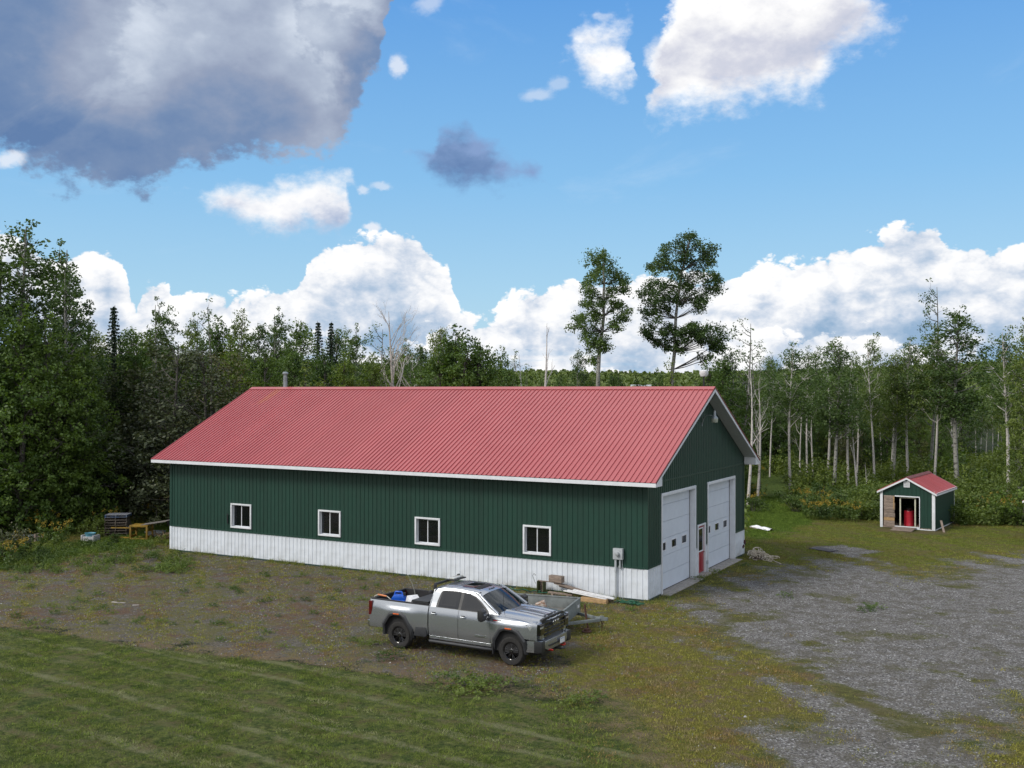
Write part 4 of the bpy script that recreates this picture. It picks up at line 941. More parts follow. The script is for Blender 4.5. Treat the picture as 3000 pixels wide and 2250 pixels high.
# hood
def hoodz(x, y):
    t = (x - 3.60) / 1.33; a = abs(y)
    z = 1.485 - .055 * t - .05 * t ** 3
    prof = float(np.interp(a, [0, .30, .40, .46, .52, .70, .84, .93], [.018, .020, .030, .044, .016, .0, -.022, -.065]))
    z += prof + .02 * math.exp(-((a - .22) / .05) ** 2) * float(ss(3.75, 4.1, x))
    if x > 4.90: z -= (x - 4.90) * .9
    return z
hx_ = xr(3.60, 4.965, .055)
def hoodp(u, v):
    x = hx_[round(u * (len(hx_) - 1))]; y = (v - .5) * 1.88
    xx = x - (.20 * (abs(y) / .94) ** 2 * (1 - ss(3.6, 4.3, x)))
    return (xx - .05 * (abs(y) / .94) ** 2 * float(ss(4.5, 4.96, x)), y * (1 - .03 * float(ss(4.4, 4.95, x))), hoodz(x, y))
tp('hood', PAINT, MB().grid(len(hx_) - 1, 48, hoodp), smooth=28)
for sg in (-1, 1):
    mb = MB(); vs = []
    hh = xr(3.36, 4.94, .08)
    for x in hh:
        zf = 1.36 - 0.045 * float(ss(3.9, 4.9, x)) + 0.09 * float(ss(3.75, 3.35, x)); yo = ly(zf)
        zi = hoodz(max(x, 3.6), .93) + .004
        for k in range(5):
            f = k / 4; vs.append((x, sg * (yo + (.905 - yo) * f), zf + (zi - zf) * math.sin(f * math.pi / 2)))
    mb.add(vs, [(i * 5 + j, (i + 1) * 5 + j, (i + 1) * 5 + j + 1, i * 5 + j + 1) for i in range(len(hh) - 1) for j in range(4)])
    tp('fender_top', PAINT, mb, smooth=50)
tp('hood_vent', BLACKP, MB().box(4.76, 4.83, -.42, .42, 1.40, 1.438), bevel=.01)
# nose: grille, surround, bumper
def npoly(pts, x0, x1): return MB().prism(pts, x0, x1, lambda u, v, t: (t - .06 * (abs(u) / .8) ** 2, u, v))
tp('nose_panel', PAINT, npoly([(-.98, 1.30), (-.90, 1.36), (.90, 1.36), (.98, 1.30), (.99, .82), (-.99, .82)], 4.70, 4.93), bevel=.02)
gr = tp('grille', BLACKP, npoly([(-.72, 1.40), (-.55, 1.43), (.55, 1.43), (.72, 1.40), (.72, 1.30), (.66, .86), (.55, .79), (-.55, .79), (-.66, .86), (-.72, 1.30)], 4.90, 4.985), bevel=.015)
for k, z in enumerate((1.27, 1.16, 1.05, .94)):
    w = .70 - .03 * k
    tp('grille_bar', mat('gloss_black', (0.008, 0.008, 0.009), .08, coat=1), npoly([(-w, z + .022), (w, z + .022), (w, z - .018), (-w, z - .018)], 4.97, 5.025), gr, bevel=.006)
    for sg in (-1, 1):
        for j, (a, b) in enumerate(((.50, .64), (.26, .40)) if k else ()):
            tp('grille_insert', CHROME, npoly([(sg * a, z - .03), (sg * b, z - .03), (sg * b, z - .045), (sg * a, z - .045)], 4.985, 5.0), gr)
for sg in (-1, 1):
    tp('grille_surround', PAINT, npoly([(sg * .70, 1.22), (sg * .82, 1.23), (sg * .86, .86), (sg * .62, .80)], 4.90, 5.0), bevel=.012)
lt = link('emblem', text_mesh('GMC', .20, .012, CHROME), gr, (5.035, 0, 1.215), (math.pi / 2, 0, math.pi / 2))
tp('front_bumper', PAINT, npoly([(-.80, .78), (-.60, .80), (.60, .80), (.80, .78), (.80, .60), (.55, .50), (-.55, .50), (-.80, .60)], 4.88, 5.09), bevel=.025)
tp('lower_valance', BLACKP, npoly([(-.85, .56), (.85, .56), (.72, .36), (-.72, .36)], 4.70, 5.0), bevel=.02)
tp('bumper_slot', BLACKP, npoly([(-.52, .64), (.52, .64), (.50, .60), (-.50, .60)], 5.085, 5.094))
pl = tp('license_plate', WPAINT, MB().box(5.095, 5.105, .12, .42, .56, .72))
tp('plate_band', mat('plate_blue', (.12, .2, .42), .5), MB().box(5.105, 5.108, .14, .40, .69, .705), pl)
tp('winch_hook', BLACKP, MB().tube([(4.95, .1, .42), (5.14, .12, .42), (5.16, .3, .40)], .03, 8))
# badge on the front door
for sg in (-1,):
    o = link('badge', text_mesh('SIERRA HD', .085, .006, CHROME), truck, (3.01, sg * 1.022, .755), (math.pi / 2, 0, 0))
# rear end
tp('tailgate', PAINT, MB().box(-1.165, -1.11, -.84, .84, .80, 1.455), bevel=.015)
tp('rear_bumper', CHROME, MB().prism([(-1.25, .78), (-1.10, .80), (-.92, .80), (-.86, .58), (-1.20, .56)], -.99, .99, lambda u, v, t: (u, t, v)), bevel=.02)
tp('bumper_cap', CLAD, MB().box(-1.22, -.95, -.96, .96, .80, .825))
tp('bed_liner', LINER, MB().box(-1.10, 1.12, -.88, .88, .90, .95).box(-1.10, -1.06, -.88, .88, .95, 1.44).box(1.07, 1.12, -.88, .88, .95, 1.45)
   .box(-1.10, 1.12, -.90, -.85, .95, 1.45).box(-1.10, 1.12, .85, .90, .95, 1.45).box(-.50, .50, -.88, -.62, .95, 1.12).box(-.50, .50, .62, .88, .95, 1.12).box(-1.12, -1.04, -.86, .86, 1.44, 1.482))
for k in range(9):
    tp('liner_rib', LINER, MB().box(-1.05, 1.05, -.56 + k * .14, -.51 + k * .14, .95, .965))
tc_ = tp('tonneau_cover', mat('tonneau_vinyl', (0.022, 0.025, 0.027), .5, bump=.1), MB().box(.40, 1.06, -.90, .90, 1.49, 1.53), bevel=.015, label='black bed cover folded up behind the cab')
tp('folded_panel', MATS['tonneau_vinyl'], MB().box(.42, 1.04, -.90, .90, 1.535, 1.565), tc_, bevel=.012)
tp('chassis', DARK, MB().box(-1.0, 4.8, -.45, -.35, .45, .60).box(-1.0, 4.8, .35, .45, .45, .60).box(-.9, 4.6, -.80, .80, .60, .66).box(-.12, .12, -.8, .8, .34, .46).box(3.95, 4.12, -.8, .8, .34, .46).box(1.3, 3.2, -.35, .7, .42, .60))
# light bar on the cab roof
lb = tp('light_bar', mat('beacon_lens', (0.55, 0.56, 0.52), .3, coat=.6), MB().box(1.16, 1.36, .10, .66, 2.125, 2.175), bevel=.03)
tp('bracket', BLACKP, MB().box(1.10, 1.42, .05, .72, 2.085, 2.12).box(1.06, 1.12, -.62, .72, 2.03, 2.10).box(1.08, 1.16, -.66, -.58, 1.80, 2.08).box(1.14, 1.18, .60, .72, 2.1, 2.2), lb, bevel=.01)
tp('work_lamp', BLACKP, MB().lathe([(.02, 0), (.06, .01), (.065, .09), (.05, .11)], 10, Matrix.Translation((1.06, -.78, 1.80))), lb, smooth=40)
tp('antenna', BLACKP, MB().tube([(3.72, -.80, 1.44), (3.66, -.80, 2.12)], .006, 5))
# wheels
def make_tyre():
    prof = [(.262, -.115), (.285, -.135), (.335, -.142), (.385, -.140), (.412, -.125), (.426, -.105), (.432, -.06), (.434, 0), (.432, .06), (.426, .105), (.412, .125), (.385, .140), (.335, .142), (.285, .135), (.262, .115), (.255, 0)]
    n = 60; k = len(prof); vs = []
    for i, (r, z) in enumerate(prof):
        for j in range(n):
            a = 2 * math.pi * j / n
            rr = r
            if i in (4, 5, 9, 10): rr = r - (.012 if (j + (1 if i > 7 else 0)) % 2 else -.002)
            if i in (6, 8): rr = r - (.007 if j % 2 else 0)
            vs.append((rr * math.cos(a), z, rr * math.sin(a)))
    mb = MB(); mb.add(vs, [(i * n + j, i * n + (j + 1) % n, ((i + 1) % k) * n + (j + 1) % n, ((i + 1) % k) * n + j) for i in range(k) for j in range(n)])
    return mb.mesh('tyre', RUBBER, smooth=30)
def make_rim():
    mb = MB()
    My = Matrix.Rotation(math.pi / 2, 4, 'X')      # local z -> -y (outer face)
    mb.lathe([(.258, -.11), (.262, .105), (.250, .118), (.236, .108), (.232, .02), (.225, -.10)], 40, My)
    mb.lathe([(.085, .02), (.088, .085), (.072, .100), (.04, .108), (.005, .108)], 20, My)
    for k in range(8):
        a = 2 * math.pi * k / 8
        for da in (-.13, .13):
            p0 = Vector((.07 * math.cos(a + da * .8), -.075, .07 * math.sin(a + da * .8))); p1 = Vector((.245 * math.cos(a + da), -.092, .245 * math.sin(a + da)))
            mb.tube([p0, (p0 + p1) / 2 + Vector((0, -.012, 0)), p1], [.016, .014, .013], 5)
    mb.lathe([(.225, -.03), (.02, -.03), (.02, -.035), (.225, -.035)], 24, My)
    return mb.mesh('rim', RIMB, smooth=35)
TY_, RM_ = make_tyre(), make_rim()
def hub_mesh():
    mb = MB(); My = Matrix.Rotation(math.pi / 2, 4, 'X')
    for k in range(8):
        a = 2 * math.pi * (k + .5) / 8
        mb.lathe([(.011, .07), (.011, .098), (.006, .102)], 6, Matrix.Translation((.062 * math.cos(a), 0, .062 * math.sin(a))) @ My)
    mb.box(-.022, .022, -.112, -.106, -.006, .006)
    return mb.mesh('wheel_nuts', CHROME)
HB_ = hub_mesh()
first = None
for (wx, wy) in ((0, -.86), (4.04, -.86), (0, .86), (4.04, .86)):
    ro = (0, 0.3 * wx, 0 if wy < 0 else math.pi)
    ty = link('wheel', TY_, truck, (wx, wy, .428), ro)
    link('rim', RM_, ty); link('wheel_nuts', HB_, ty)
# what lies in the truck bed
jug = thing('jerry_can', 'blue plastic jug standing in the truck bed', 'jug', (TX - .30, TY - .58, .965), R(20), None, 1.4)
tp('body', BLUEP, MB().box(-.17, .17, -.12, .12, 0, .36).prism([(-.17, .36), (-.10, .46), (.12, .46), (.17, .36)], -.10, .10, lambda u, v, t: (u, t, v)), jug, bevel=.03)
tp('handle', BLUEP, MB().tube([(-.10, 0, .45), (-.08, 0, .52), (.06, 0, .52), (.10, 0, .45)], .02, 8), jug, smooth=60)
tp('cap', BLACKP, MB().lathe([(.035, .44), (.035, .50), (.01, .505)], 12, Matrix.Translation((.13, 0, 0))), jug, smooth=40)
wb = thing('cardboard_box', 'white box tipped on its edge beside the blue jug', 'box', (TX + .12, TY - .50, 1.05), R(-30), None, 1.3)
Mt = Matrix.Rotation(R(28), 4, 'Y')
tp('body', WPAINT, MB().box(-.16, .16, -.14, .14, .08, .42, Mt), wb, bevel=.006)
tp('flap', WPAINT, MB().box(.16, .26, -.14, .14, .41, .418, Mt), wb)
cs = thing('bow_saw', 'bow saw with an orange grip lying in the truck bed', 'saw', (TX - .80, TY - .70, 1.38), R(4), None, 1.3)
tp('frame', mat('pale_metal', (.6, .56, .48), .4), MB().tube([(-.30, 0, 0), (-.26, 0, .10), (-.17, 0, .135), (.10, 0, .11), (.22, 0, .03), (.24, 0, -.05)], .012, 6), cs, smooth=60)
tp('grip', mat('orange_plastic', (.62, .20, .06), .5), MB().tube([(-.17, 0, .138), (.08, 0, .114)], .022, 8), cs, smooth=60)
tp('blade', GALV, MB().box(-.30, .24, -.002, .002, -.06, -.03), cs)
fl = thing('whip_flag_pole', 'thin pole with a white tip leaning out of the truck bed', 'pole', (TX - .62, TY + .50, .96), 0)
tp('rod', mat('grey_rod', (.25, .26, .22), .5), MB().tube([(.12, .2, 0), (.02, .25, .45), (-.10, .28, .72), (-.28, .30, .98)], [.014, .012, .009, .006], 6), fl, smooth=60)
tp('tip', WPAINT, MB().lathe([(.005, -.02), (.022, 0), (.022, .02), (.005, .035)], 8, Matrix.Translation((-.29, .30, 1.0))), fl, smooth=60)

# ------------------------------------------------------------------ utility trailer
TR = thing('utility_trailer', 'grey open utility trailer resting on its jack behind the truck', 'trailer', (-.50, -5.62, 0), R(11))
GT = mat('trailer_grey', (0.20, 0.225, 0.225), 0.55, 0.1, var=0.18, scale=4, bump=.08)
def rp(name, m, mb, parent=TR, **kw): return mb.build(name, m, parent, **kw)
TLn, TWd, zf, zt = 3.3, 1.12, .50, .90
rp('front_board', GT, MB().box(-.03, 0.0, -TWd, TWd, zf - .10, zt).box(-.04, .02, -TWd, TWd, zt - .04, zt + .005), bevel=.004)
for sg in (-1, 1):
    rp('side_board', GT, MB().box(-TLn, -.035, min(sg * TWd, sg * (TWd - .03)), max(sg * TWd, sg * (TWd - .03)), zf - .10, zt).box(-TLn, -.035, min(sg * (TWd + .01), sg * (TWd - .05)), max(sg * (TWd + .01), sg * (TWd - .05)), zt - .035, zt + .005), bevel=.004)
rp('tail_board', GT, MB().box(-TLn - .03, -TLn, -TWd, TWd, zf - .1, zt), bevel=.004)
for k in range(12):
    rp('floor_board', mat('plywood_deck', (0.27, 0.20, 0.14), .85, var=.2, bump=.2, rnd=.1), MB().box(-TLn, -.04, -TWd + .04 + k * .18, -TWd + .04 + k * .18 + .17, zf - .03, zf))
rp('tongue', GT, MB().beam((-.05, -.85, zf - .10), (.98, -.06, zf - .06), .06, .10).beam((-.05, .85, zf - .10), (.98, .06, zf - .06), .06, .10), bevel=.004)
rp('coupler', GT, MB().prism([(.85, -.10), (1.05, -.06), (1.20, -.045), (1.24, 0), (1.20, .045), (1.05, .06), (.85, .10)], zf - .09, zf + .02, lambda u, v, t: (u, v, t)).box(.95, 1.1, -.02, .02, zf + .02, zf + .07), bevel=.006)
rp('jack', RUST, MB().tube([(.55, 0, .12), (.50, 0, zf - .05)], .028, 8).tube([(.50, 0, zf - .1), (.43, 0, zf + .40)], .036, 8).tube([(.43, 0, zf + .40), (.43, .1, zf + .43)], .012, 6), smooth=40)
rp('safety_chain', RUST, MB().tube([(.98, .06, zf - .1), (1.02, .08, .25), (1.0, .10, .02)], .012, 5).tube([(.9, -.06, zf - .12), (.94, -.05, .2), (1.0, 0, .18), (1.08, .03, zf - .12)], .010, 5))
rp('plate', WPAINT, MB().box(.002, .008, .72, .95, zf + .1, zf + .2))
for sg in (-1, 1):
    w = rp('wheel', RUBBER, MB().lathe([(.18, -.08), (.30, -.09), (.33, -.06), (.335, 0), (.33, .06), (.30, .09), (.18, .08)], 24, Matrix.Translation((-TLn * .55, sg * (TWd + .14), .335)) @ Matrix.Rotation(math.pi / 2, 4, 'X'), closed=True), smooth=35)
    rp('rim', WPAINT, MB().lathe([(.18, -.05), (.16, .02), (.05, .04)], 16, Matrix.Translation((-TLn * .55, sg * (TWd + .14), .335)) @ Matrix.Rotation(math.pi / 2, 4, 'X')), w, smooth=40)
    rp('mudguard', GT, MB().grid(10, 2, lambda u, v, sg=sg: (-TLn * .55 - .42 * math.cos(u * math.pi), sg * (TWd + .02 + v * .24), .335 + .42 * math.sin(u * math.pi))), smooth=40)
ds = thing('brake_disc', 'rusty brake disc lying under the trailer jack', 'brake disc', (.04, -5.62, .0), 0)
rp('disc', RUST, MB().lathe([(.17, .02), (.17, .05), (.09, .055), (.088, .02)], 24), ds, smooth=35)
rp('hat', RUST, MB().lathe([(.092, .05), (.09, .13), (.05, .135), (.03, .12)], 20), ds, smooth=35)
def in_tr(x, y, z): return TR.matrix_basis @ Vector((x, y, z))
p = in_tr(-1.15, .45, zf)
bk = thing('wood_block', 'paint-splashed wooden block lying in the trailer', 'wood block', p, R(25))
Mb = Matrix.Rotation(R(-22), 4, 'Y')
rp('block', mat('rusty_tin', (.22, .11, .06), .7, var=.3, scale=9, c2=(.5, .47, .42)), MB().box(-.17, .17, -.13, .13, .06, .32, Mb), bk, bevel=.01)
rp('white_face', WPAINT, MB().box(-.175, -.171, -.12, .12, .07, .31, Mb), bk)
p = in_tr(-.65, .62, zf)
st = thing('steel_strap', 'bent grey steel strap lying across the trailer floor', 'strap', p, R(11))
rp('strap', GALV, MB().box(-.42, .42, -.05, -.04, .05, .10).box(-.42, -.40, -.05, .12, .05, .10).tube([(-.42, -.04, .08), (-.5, -.1, .04), (-.46, -.16, .01)], .02, 6), st)
p = in_tr(-.80, .32, zf)
rg = thing('rag_heap', 'small black rag heap on the trailer floor', 'rag', p, 0)
rp('rag', BLACKP, MB().grid(10, 8, lambda u, v: ((u - .5) * .42, (v - .5) * .22, .02 + .05 * max(0, 1 - (2 * u - 1) ** 2) * max(0, 1 - (2 * v - 1) ** 2) + .02 * math.sin(9 * u + 7 * v))), rg, smooth=60)
leafy = mat('dry_leaves', (.42, .27, .12), .9, var=.3, scale=20, rnd=.2)
p = in_tr(-.30, .0, zf)
V = []; 
n = 260
c = np.stack([RNG.normal(-.1, .16, n), RNG.uniform(-.85, .55, n), RNG.uniform(.005, .05, n)], 1)
a = RNG.uniform(0, 6.28, n); s_ = RNG.uniform(.02, .05, n)
q = np.stack([np.stack([c[:, 0] + s_ * np.cos(a + k * 1.57), c[:, 1] + s_ * np.sin(a + k * 1.57), c[:, 2] + RNG.uniform(-.01, .02, n)], 1) for k in range(4)], 1).reshape(-1, 3)
q[:, 0] = np.minimum(q[:, 0], .24)
lo = link('wood_chips', np_mesh('wood_chips', q, np.arange(4 * n).reshape(-1, 4), leafy), None, p, (0, 0, R(11)), label='pale wood chips scattered along the front of the trailer floor', category='wood chips', kind='stuff')
# ------------------------------------------------------------------ small shed with the open front
def simple(nm, label, cat, loc, rotz=0.0, group=None): return thing(nm, label, cat, loc, rotz, group)
S1 = simple('shed', 'small green shed with red roof and open doorway at the edge of the wood', 'shed', (4.20, 26.95, -.176), R(-6.2))
S1.scale = (1.03, 1.03, 1.13)
SWd, SDp, z0s, EZ, PZ = 2.95, 4.9, .20, 2.16, 2.86
def sp(name, m, mb, parent=S1, **kw): return mb.build(name, m, parent, **kw)
pan = .21
def front_top(x): return PZ - .10 - abs(x - SWd / 2) * (PZ - EZ) / (SWd / 2)
def shed_sheet(x0, x1, za, zb, slant=True):
    w = x1 - x0
    mb = ribbed(w, za, zb if not slant else PZ, max(1, round(w / pan)), .018, top=(lambda u: front_top(x0 + u)) if slant else None)
    return link('wall_panel', mb.mesh('wall_panel', GREEN, recalc=False), S1, (x0, 0, 0))
shed_sheet(.0, .80, 1.85, 3, True); shed_sheet(.80, 1.48, 1.85, 3); shed_sheet(1.48, 2.15, 1.85, 3); shed_sheet(2.15, 2.55, .22, 3); shed_sheet(2.55, SWd, .22, 3)
for i in range(6):
    w = SDp / 6
    link('wall_panel', ribbed(w, .22, EZ - .05, 4, .018).mesh('wall_panel', GREEN, recalc=False), S1, (SWd, i * w, 0), (0, 0, math.pi / 2))
    link('wall_panel', ribbed(w, .22, EZ - .05, 4, .018).mesh('wall_panel', GREEN, recalc=False), S1, (0, SDp - i * w, 0), (0, 0, -math.pi / 2))
mbk = MB(); mbk.prism([(0, .22), (SWd, .22), (SWd, EZ - .05), (SWd / 2, PZ - .1), (0, EZ - .05)], SDp - .02, SDp, lambda u, v, t: (u, t, v)); sp('back_wall', GREEN, mbk)
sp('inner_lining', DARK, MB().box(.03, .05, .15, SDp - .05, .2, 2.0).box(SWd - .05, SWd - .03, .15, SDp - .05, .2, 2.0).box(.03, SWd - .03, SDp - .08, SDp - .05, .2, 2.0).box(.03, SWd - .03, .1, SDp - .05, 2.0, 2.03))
for (x0, x1) in ((-.02, .13), (SWd - .13, SWd + .02)):
    sp('corner_board', TRIM, MB().box(x0, x1, -.045, -.02, .18, EZ + .02), bevel=.004)
sp('corner_board', TRIM, MB().box(SWd + .02, SWd + .04, -.045, .02, .18, EZ).box(SWd + .02, SWd + .035, SDp - .04, SDp, .2, EZ).box(SWd + .02, SWd + .035, .02, SDp - .04, .17, .22))
sp('sill', TRIM, MB().box(.80, 2.17, -.06, -.02, .17, .30).box(2.17, SWd - .13, -.05, -.02, .17, .215), bevel=.004)
sp('doorway_frame', TRIM, MB().box(.80, 2.17, -.045, -.01, 1.82, 1.88).box(2.14, 2.18, -.045, -.01, .30, 1.82), bevel=.003)
CREAM = mat('cream_stud', (0.52, 0.51, 0.40), .7, var=.1)
sp('inner_frame', CREAM, MB().box(1.03, 1.10, .10, .19, .30, 1.82).box(1.85, 1.92, .10, .19, .30, 1.82).box(1.10, 1.85, .10, .19, 1.74, 1.82), bevel=.003)
zz = 1.86; k = 0
for h in (.22, .16, .20, .17, .15, .24):
    nm = sp('plank', WOOD, MB().box(.19, .80 + RNG.uniform(-.03, .02), -.03 - .004 * (k % 2), -.008, zz - h + .008, zz), bevel=.004); zz -= h; k += 1
sp('plank', WOODN, MB().box(.19, .78, -.028, -.008, zz - .17, zz - .004), label='fresh pale plank'); zz -= .18
for h in (.16, .14): sp('plank', WOOD, MB().box(.18, .79, -.036, -.008, zz - h + .006, zz), bevel=.004); zz -= h
sp('batten', WOODN, MB().box(.72, .78, -.05, -.04, 1.15, 1.84))
vt = sp('vent', TRIM, frame_rect(MB(), 1.30, 1.63, 2.33, 2.66, .035, -.06, -.02))
for k in range(7): sp('vent_slat', TRIM, MB().box(1.335, 1.595, -.05, -.03, 2.375 + k * .038, 2.40 + k * .038), vt)
hwS = SWd / 2 + .16
slS = (PZ - EZ) / (SWd / 2)
for sgn in (1, -1):
    fn = lambda u, v, t, sgn=sgn: (SWd / 2 + sgn * u, t, v)
    for i in range(6):
        a = -.16 + (SDp + .32) * i / 6; b = a + (SDp + .32) / 6 - .004
        pr = MB(); pr.prism([(0, PZ), (hwS, PZ - hwS * slS), (hwS, PZ - hwS * slS - .02), (0, PZ - .02)], a, b, fn)
        for q in range(3): pr.prism([(0.02, PZ + .016), (hwS, PZ - hwS * slS + .018), (hwS, PZ - hwS * slS + .001), (0.02, PZ + .001)], a + q * .27, a + q * .27 + .03, fn)
        sp('roof_panel', ROOF, pr)
    sp('ridge_cap', mat('ridge_dull', (.17, .045, .045), .6, var=.2), MB().prism([(0, PZ + .035), (.20, PZ + .035 - .2 * slS), (.20, PZ + .02 - .2 * slS), (0, PZ + .022)], -.17, SDp + .17, fn))
    sp('rake_board', TRIM, MB().prism([(0, PZ - .022), (hwS, PZ - hwS * slS - .022), (hwS, PZ - hwS * slS - .12), (0, PZ - .12)], -.175, -.15, fn))
    sp('fascia', TRIM, MB().box(min(SWd / 2 + sgn * hwS, SWd / 2 + sgn * (hwS - .02)), max(SWd / 2 + sgn * hwS, SWd / 2 + sgn * (hwS - .02)), -.15, SDp + .15, PZ - hwS * slS - .12, PZ - hwS * slS - .022))
sp('soffit', TRIM, MB().box(-.16, 0, -.15, 0, EZ - .07, EZ - .05))
sp('soffit', TRIM, MB().box(SWd, SWd + .16, -.15, SDp, EZ - .07, EZ - .05))
sp('floor', WOOD, MB().box(.02, SWd - .02, -.01, SDp - .05, .18, .26))
sp('skid', WOOD, MB().box(.1, .25, .05, SDp - .1, 0, .18).box(SWd - .25, SWd - .1, .05, SDp - .1, 0, .18))
RS = Matrix.Rotation(R(-6.2), 4, 'Z'); O1 = Vector((4.20, 26.95, 0))
def insh(x, y, z=0): return O1 + RS @ Vector((x * 1.03, y * 1.03, max(0, z * 1.13 - .176) if z else 0))
br = thing('steel_drum', 'red steel drum standing inside the doorway of the green shed', 'drum', insh(1.40, .75, .26))
REDD = mat('red_drum', (0.42, 0.018, 0.035), .3, var=.1, coat=.3)
sp('shell', REDD, MB().lathe([(.285, 0), (.29, .01), (.285, .03), (.28, .27), (.292, .285), (.28, .30), (.28, .56), (.292, .575), (.28, .59), (.285, .86), (.29, .88), (.285, .89), (.26, .87)], 28), br, smooth=35)
sp('bung', BLACKP, MB().lathe([(.035, .87), (.035, .895), (.01, .90)], 10, Matrix.Translation((.16, 0, 0))), br)
bp = thing('black_pail', 'black pail standing on the red drum in the shed', 'pail', insh(1.40, .75, .26) + Vector((0, 0, .89)))
sp('body', BLACKP, MB().lathe([(.11, 0), (.14, .13), (.15, .14)], 16), bp, smooth=40); sp('bail', BLACKP, MB().tube([(.15 * math.cos(a), .0, .14 + .10 * math.sin(a)) for a in np.linspace(0, math.pi, 9)], .008, 5), bp)
fw_ = thing('firewood_heap', 'small heap of reddish scraps in the shed doorway beside the right stud', 'firewood', insh(2.02, .35, .26))
for k in range(6):
    sp('scrap', mat('reddish_wood', (.26, .09, .05), .8, var=.2, rnd=.3), MB().beam((RNG.uniform(-.1, .1), RNG.uniform(-.1, .2), .03 + .025 * k), (RNG.uniform(-.1, .1) + .12, RNG.uniform(0, .3), .03 + .025 * k), .05, .04), fw_)
rm = thing('plank_ramp', 'weathered plank ramp sloping down from the shed doorway', 'ramp', insh(.82, -.05, 0), R(-6.2))
for k in range(8):
    y0_ = -.02 - k * .135; zt_ = .125 - k * .012
    sp('plank', WOOD, MB().box(.0 + .0 * k, 1.22 - .03 * (k % 3), y0_ - .125, y0_, zt_ - .03, zt_), rm, bevel=.004)
sp('bearer', WOOD, MB().beam((.1, -.02, .06), (.1, -1.05, -.02), .06, .06).beam((1.1, -.02, .06), (1.1, -1.05, -.02), .06, .06), rm)
lp = thing('leaning_plank', 'short grey plank leaning on the right corner of the green shed', 'plank', insh(SWd + .30, .15, 0), R(-6.2))
sp('plank', WOOD, MB().beam((.25, -.35, 0), (.0, .05, .62), .12, .03), lp)
# second shed: only the tip of its eave reaches into the picture
e = at(2990, 1472, 2.15)
S2 = thing('garden_shed', 'red-roofed shed cut off by the right edge, only its eave corner showing', 'shed', (e.x + .12, e.y + .15, 0), R(-20))
sp('wall', GREEN, MB().box(.15, 2.9, .15, 3.0, .15, 2.1), S2)
for sgn in (1, -1):
    fn = lambda u, v, t, sgn=sgn: (1.53 + sgn * u, t, v)
    sp('roof_panel', ROOF, MB().prism([(0, 2.95), (1.55, 2.25), (1.55, 2.22), (0, 2.92)], -.05, 3.2, fn), S2)
    sp('fascia', TRIM, MB().prism([(0, 2.92), (1.55, 2.22), (1.55, 2.12), (0, 2.82)], -.06, -.03, fn).prism([(1.53, 2.22), (1.55, 2.22), (1.55, 2.12), (1.53, 2.12)], -.03, 3.2, fn), S2)
sp('corner_board', TRIM, MB().box(.14, .26, .10, .148, .15, 2.1), S2)

# ------------------------------------------------------------------ lumber along the wall
def lum(nm, label, cat, loc, rz, mb, m, pname='board', **kw):
    t_ = thing(nm, label, cat, loc, rz); mb.build(pname, m, t_, **kw); return t_
lum('timber_beam', 'long weathered beam lying on top of the lumber against the white wainscot', 'beam', (0, 0, 0), 0, MB().beam((-3.75, -.42, .46), (-1.25, -.62, .06), .22, .06), WOOD, 'beam', bevel=.008)
lum('timber_beam', 'second weathered beam under the long one, its end towards the downpipe', 'beam', (0, 0, 0), 0, MB().beam((-3.6, -.30, .34), (-1.30, -.36, .05), .2, .05), WOOD, 'beam', bevel=.008)
lum('wood_post_offcut', 'grey square post offcut perched at the upper end of the beams', 'post', (-3.62, -.48, .50), R(-6), MB().box(-.34, .26, -.12, .12, 0, .26), WOOD, 'post', bevel=.01)
for k, (yy, l0, l1) in enumerate(((-.95, -3.1, -1.25), (-.82, -3.0, -.98), (-.70, -2.8, -1.05))):
    lum('white_board', ('nearest', 'middle', 'farthest')[k] + ' of the three white boards stacked below the weathered beams', 'board', (0, 0, 0), 0, MB().beam((l0, yy, .30 + k * .012), (l1, yy - .12, .17 + k * .012), .12, .03), WPAINT, bevel=.004)
lum('timber_block', 'brown squared timber under the front ends of the white boards', 'timber', (-1.72, -1.12, 0), R(-4), MB().box(-.55, .55, -.09, .09, .0, .17), WOODN, 'timber', bevel=.008)
lum('timber_block', 'flat grey timber under the back ends of the white boards', 'timber', (-3.3, -.85, 0), R(-4), MB().box(-.55, .55, -.06, .06, .12, .18).box(-.4, -.3, -.06, .06, 0, .12).box(.3, .4, -.06, .06, 0, .12), WOOD, 'timber', bevel=.006)
GP = mat('green_plastic', (.01, .10, .05), .5, var=.2)
t_ = thing('green_crate', 'small olive green box frame standing among the lumber', 'crate', (-4.35, -.45, 0), R(-5))
MB().box(-.15, -.13, -.12, .12, 0, .48).box(.13, .15, -.12, .12, 0, .48).build('side', mat('olive_board', (.07, .085, .03), .8), t_, bevel=.004)
MB().box(-.13, .13, .10, .12, 0, .48).box(-.17, .62, -.02, .02, .47, .50).build('back', WOOD, t_)
MB().tube([(-.28, 0, .35), (-.38, 0, .55), (-.42, 0, .66), (-.36, 0, .74), (-.28, 0, .70), (-.30, 0, .66)], .012, 6).build('wire', GALV, t_, smooth=60)
t_ = thing('green_hose', 'tangled green hose on the ground along the wainscot left of the lumber', 'hose', (-5.2, -.55, 0), 0)
pts = [(-.7 + .16 * k + .12 * math.sin(k * 2.3), .12 * math.sin(k * 1.7), .03 + .05 * abs(math.sin(k * .9))) for k in range(14)]
MB().tube(pts, .022, 6).build('coil', GP, t_, smooth=60)
t_ = thing('green_net', 'green netting heap on the grass by the barn corner', 'netting', (-.62, -.75, 0), 0)
for k in range(7):
    pts = [(RNG.uniform(-.5, .4) + .1 * j, RNG.uniform(-.25, .25), .02 + .10 * abs(math.sin(j + k))) for j in range(7)]
    MB().tube(pts, .016, 5).build('strand', GP, t_, smooth=60)

